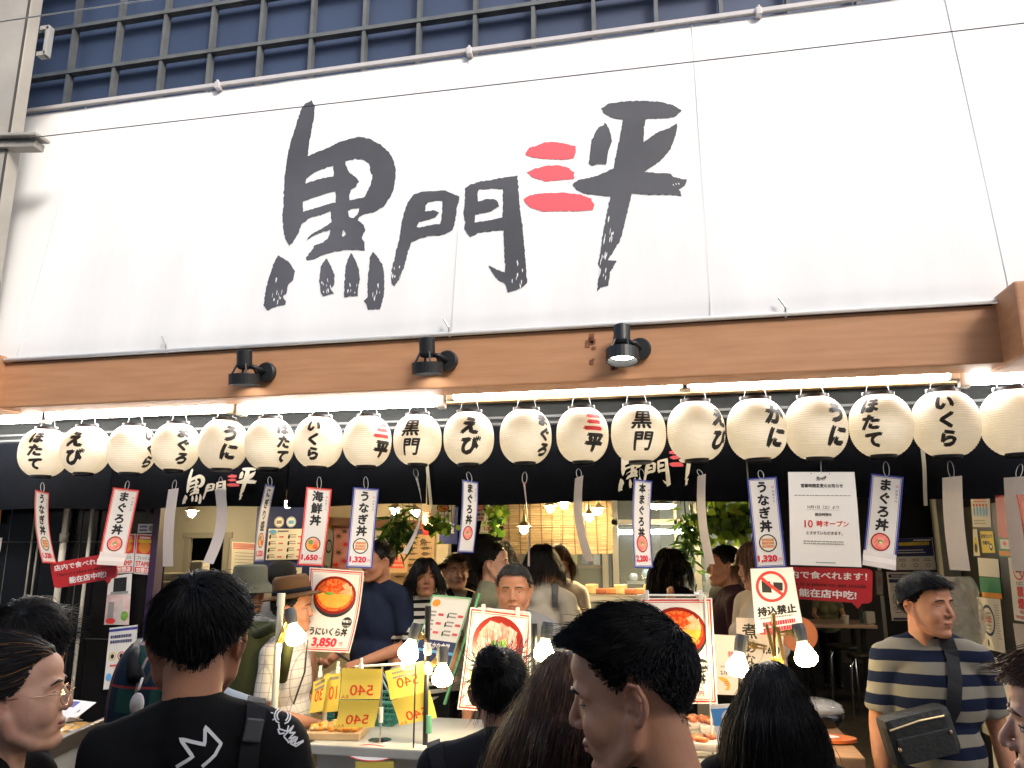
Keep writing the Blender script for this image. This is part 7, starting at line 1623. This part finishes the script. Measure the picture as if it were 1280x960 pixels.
p13 = person("person in a dark cap half hidden behind the brown fedora", (352, 727), 5.0, 165, SKIN2, vox=.007, hair=SHORT, hmats=(HB2,), shirt=GREYT, trousers=DENIM, hseed=32, hdens=.5)
mb = MB(); mb.lathe([(.092, -.01), (.094, .02), (.085, .07), (.05, .10), (0, .108)], (0, .012, .035), 28, sy=1.15); mb.grid(lambda u, v: (.075 * math.sin((u - .5) * 2.6), -.09 - .07 * v * math.cos((u - .5) * 2.6), .035 - .01 * v), 10, 4); headpart(p13, mb, "cap", cloth("cap_dark", (.03, .032, .032)))
p14 = person("tall person in a navy tee holding a phone, seen side on", (473, 703), 4.95, -62, SKIN2, vox=.006, hair=S_(SHORT, L=.03, Lside=.012, Lback=.012), hmats=(HB,), shirt=NAVYT, trousers=BLKP, arms=('hold', 'hold'), hseed=33, stout=1.06, hdens=.6, sleeve=.75, pitch=4, head_turn=-20)
ph = p14['B']((0, -.30, 1.09))[0]; mb = MB(); mb.box(ph, (.075, .012, .15), rotm(R(55), 0, -.9), bev=.004); tag(mb.build("phone", BUCK), "dark phone held by the tall person in the navy tee", "phone")
p15 = person("person with a black bob in a white and black striped top, facing the street", (531, 722), 4.9, 8, SKIN, fem=.7, vox=.0055, hair=S_(BOB, vol=(1.05, 1.16)), hmats=(HB,), shirt=STRIPE2, trousers=BLKP, arms=('hold', 'hold'), hseed=34, hdens=.8, lipk=.9)
p16 = person("person with reddish brown hair in a sleeveless black and cream top", (570, 715), 5.1, 10, SKIN3, fem=.7, vox=.0055, hair=S_(BUNH, L=.10, fwd=.8, crown=(0, .3, .95)), hmats=(HBR,), shirt=CREAMT, trousers=BLKP, hseed=35, tank=True, hdens=.8, lipk=.9)
bv = garment_bvh(p16['shirt']); mb = MB()
for L in ([(560, 738), (568, 752), (577, 766)], [(589, 735), (585, 750), (580, 766)]):
    d_ = draped(bv, dense(L, 3), .006)
    if len(d_) > 2: ribbon(mb, d_, .04, .003)
if mb.v: mb.build("dark_panel", BLACKT, p16['obj'])
p17 = person("dark clothed person with black hair looking right, behind the sleeveless top", (596, 713), 5.7, 75, SKIN2, fem=.6, vox=.006, hair=BOB, hmats=(HB,), shirt=BLACKT, trousers=BLKP, hseed=36, hdens=.6)
p18 = person("person with tied black hair in an olive top, in profile looking right", (615, 705), 4.9, 82, SKIN3, fem=.8, vox=.0055, hair=S_(BUNH, L=.15, Lback=.16, back=.6), hmats=(HB,), shirt=OLIVET, trousers=BEIGEP, arms=('hold', 'hold'), hseed=37, tank=True, hdens=.8)
mb = MB(); cone(mb, [(0, .11, .0), (-.0, .135, -.05), (-.01, .11, -.12)], [.022, .026, .012], 10); headpart(p18, mb, "hair_tail", HB)
p19 = person("black haired person mostly hidden at the edge of the bamboo blind", (627, 698), 5.9, 160, SKIN2, vox=.007, hair=BOB, hmats=(HB,), shirt=BLACKT, trousers=BLKP, hseed=38, hdens=.5)
p20 = person("grey haired person in a grey tee serving behind the stall, looking down", (643, 738), 4.0, -6, SKIN2, vox=.0042, hair=S_(SHORT, L=.03, Lside=.014, Lback=.014, n=3500, lift=.3, up=.1), hmats=(HGR, HB2), shirt=GREYT, trousers=DENIM, hseed=39, hs=1.1, stout=1.08, eye_open=.45, pitch=6, wide=1.05, capextra=.08)
p21 = person("person with a dark bob and grey backpack straps, seen from behind", (678, 706), 4.9, 150, SKIN3, fem=.8, vox=.006, hair=S_(BOB, Lback=.10, vol=(1.05, 1.16)), hmats=(HB2,), shirt=CREAMT, trousers=BEIGEP, hseed=40, hdens=.8)
bv = garment_bvh(p21['shirt'])
for L, w_ in (([(664, 722), (658, 735), (656, 752)], 1), ([(689, 722), (694, 735), (695, 758)], 2)):
    d_ = draped(bv, dense(L, 4), .008)
    if len(d_) > 2: mb = MB(); ribbon(mb, d_, .04, .006); tag(mb.build("backpack_strap", cloth("strap_grey", (.13, .13, .12))), "grey backpack strap on the beige top, %s one" % ("left" if w_ == 1 else "right"), "bag strap")
p22 = person("person with a brown fringe and white tee looking at a phone", (697, 704), 5.6, 18, SKIN3, fem=.7, vox=.006, hair=S_(BOB, fwd=.8), hmats=(HBR,), shirt=WHITET, trousers=DENIM, arms=('phone', 'phone'), hseed=41, hdens=.7, pitch=8)
ph = p22['B']((0, -.31, 1.22))[0]; mb = MB(); mb.box(ph, (.075, .012, .15), rotm(R(30), 0, 0), bev=.004); tag(mb.build("phone", BUCK), "dark phone held by the person with the brown fringe", "phone")
p23 = person("person in a dark top with a black headscarf beside the kitchen glass", (838, 708), 5.4, 130, SKIN2, fem=.5, vox=.007, hair=S_(LONG, n=2400, L=.25, Lside=.25, Lback=.25, mats=2, hl=.5), hmats=(HB, hair_mat("scarf_silver", (.25, .25, .24))), shirt=BLACKT, trousers=BLKP, hseed=42, hdens=.8)
p24 = person("person in a dark maroon tee raising an arm, in profile looking left", (908, 709), 4.75, -82, SKIN2, vox=.0055, hair=S_(SHORT, L=.04, Lside=.015, Lback=.015), hmats=(HB,), shirt=MAROON, trousers=BLKP, arms=('raise', 'hold'), hseed=43, hdens=.7, stout=1.08)
p25 = person("person in a white cap standing deep beside the kitchen post", (922, 708), 5.9, 150, SKIN3, vox=.007, hair=SHORT, hmats=(HB2,), shirt=BLACKT, trousers=BLKP, hseed=44, hdens=.4)
mb = MB(); mb.lathe([(.094, -.03), (.098, .0), (.090, .06), (.06, .10), (0, .112)], (0, .012, .035), 28, sy=1.15); headpart(p25, mb, "cap", WHITET)
p26 = person("person with a light brown bob and cream shirt holding up a phone", (947, 708), 4.25, -60, SKIN3, fem=.8, vox=.0055, hair=S_(BOB, L=.16, mats=2), hmats=(HBR, HBL), shirt=CREAMT, trousers=BLKP, arms=('phone', 'phone'), hseed=45, hdens=.9, pitch=10)
ph = p26['B']((0, -.31, 1.23))[0]; mb = MB(); mb.box(ph, (.075, .012, .15), rotm(R(35), 0, -.7), bev=.004); tag(mb.build("phone", mat("phone_white", (.5, .5, .5), .3)), "pale phone held up by the person in the cream shirt", "phone")
p27 = person("person in an olive green shirt eating at the table, head hidden by the red sign", (1032, 734), 10.35, 6, SKIN3, fem=.3, vox=.007, hair=SHORT, hmats=(HB,), shirt=OLIVET, trousers=BLKP, arms=('table', 'table'), hseed=46, hdens=.3)
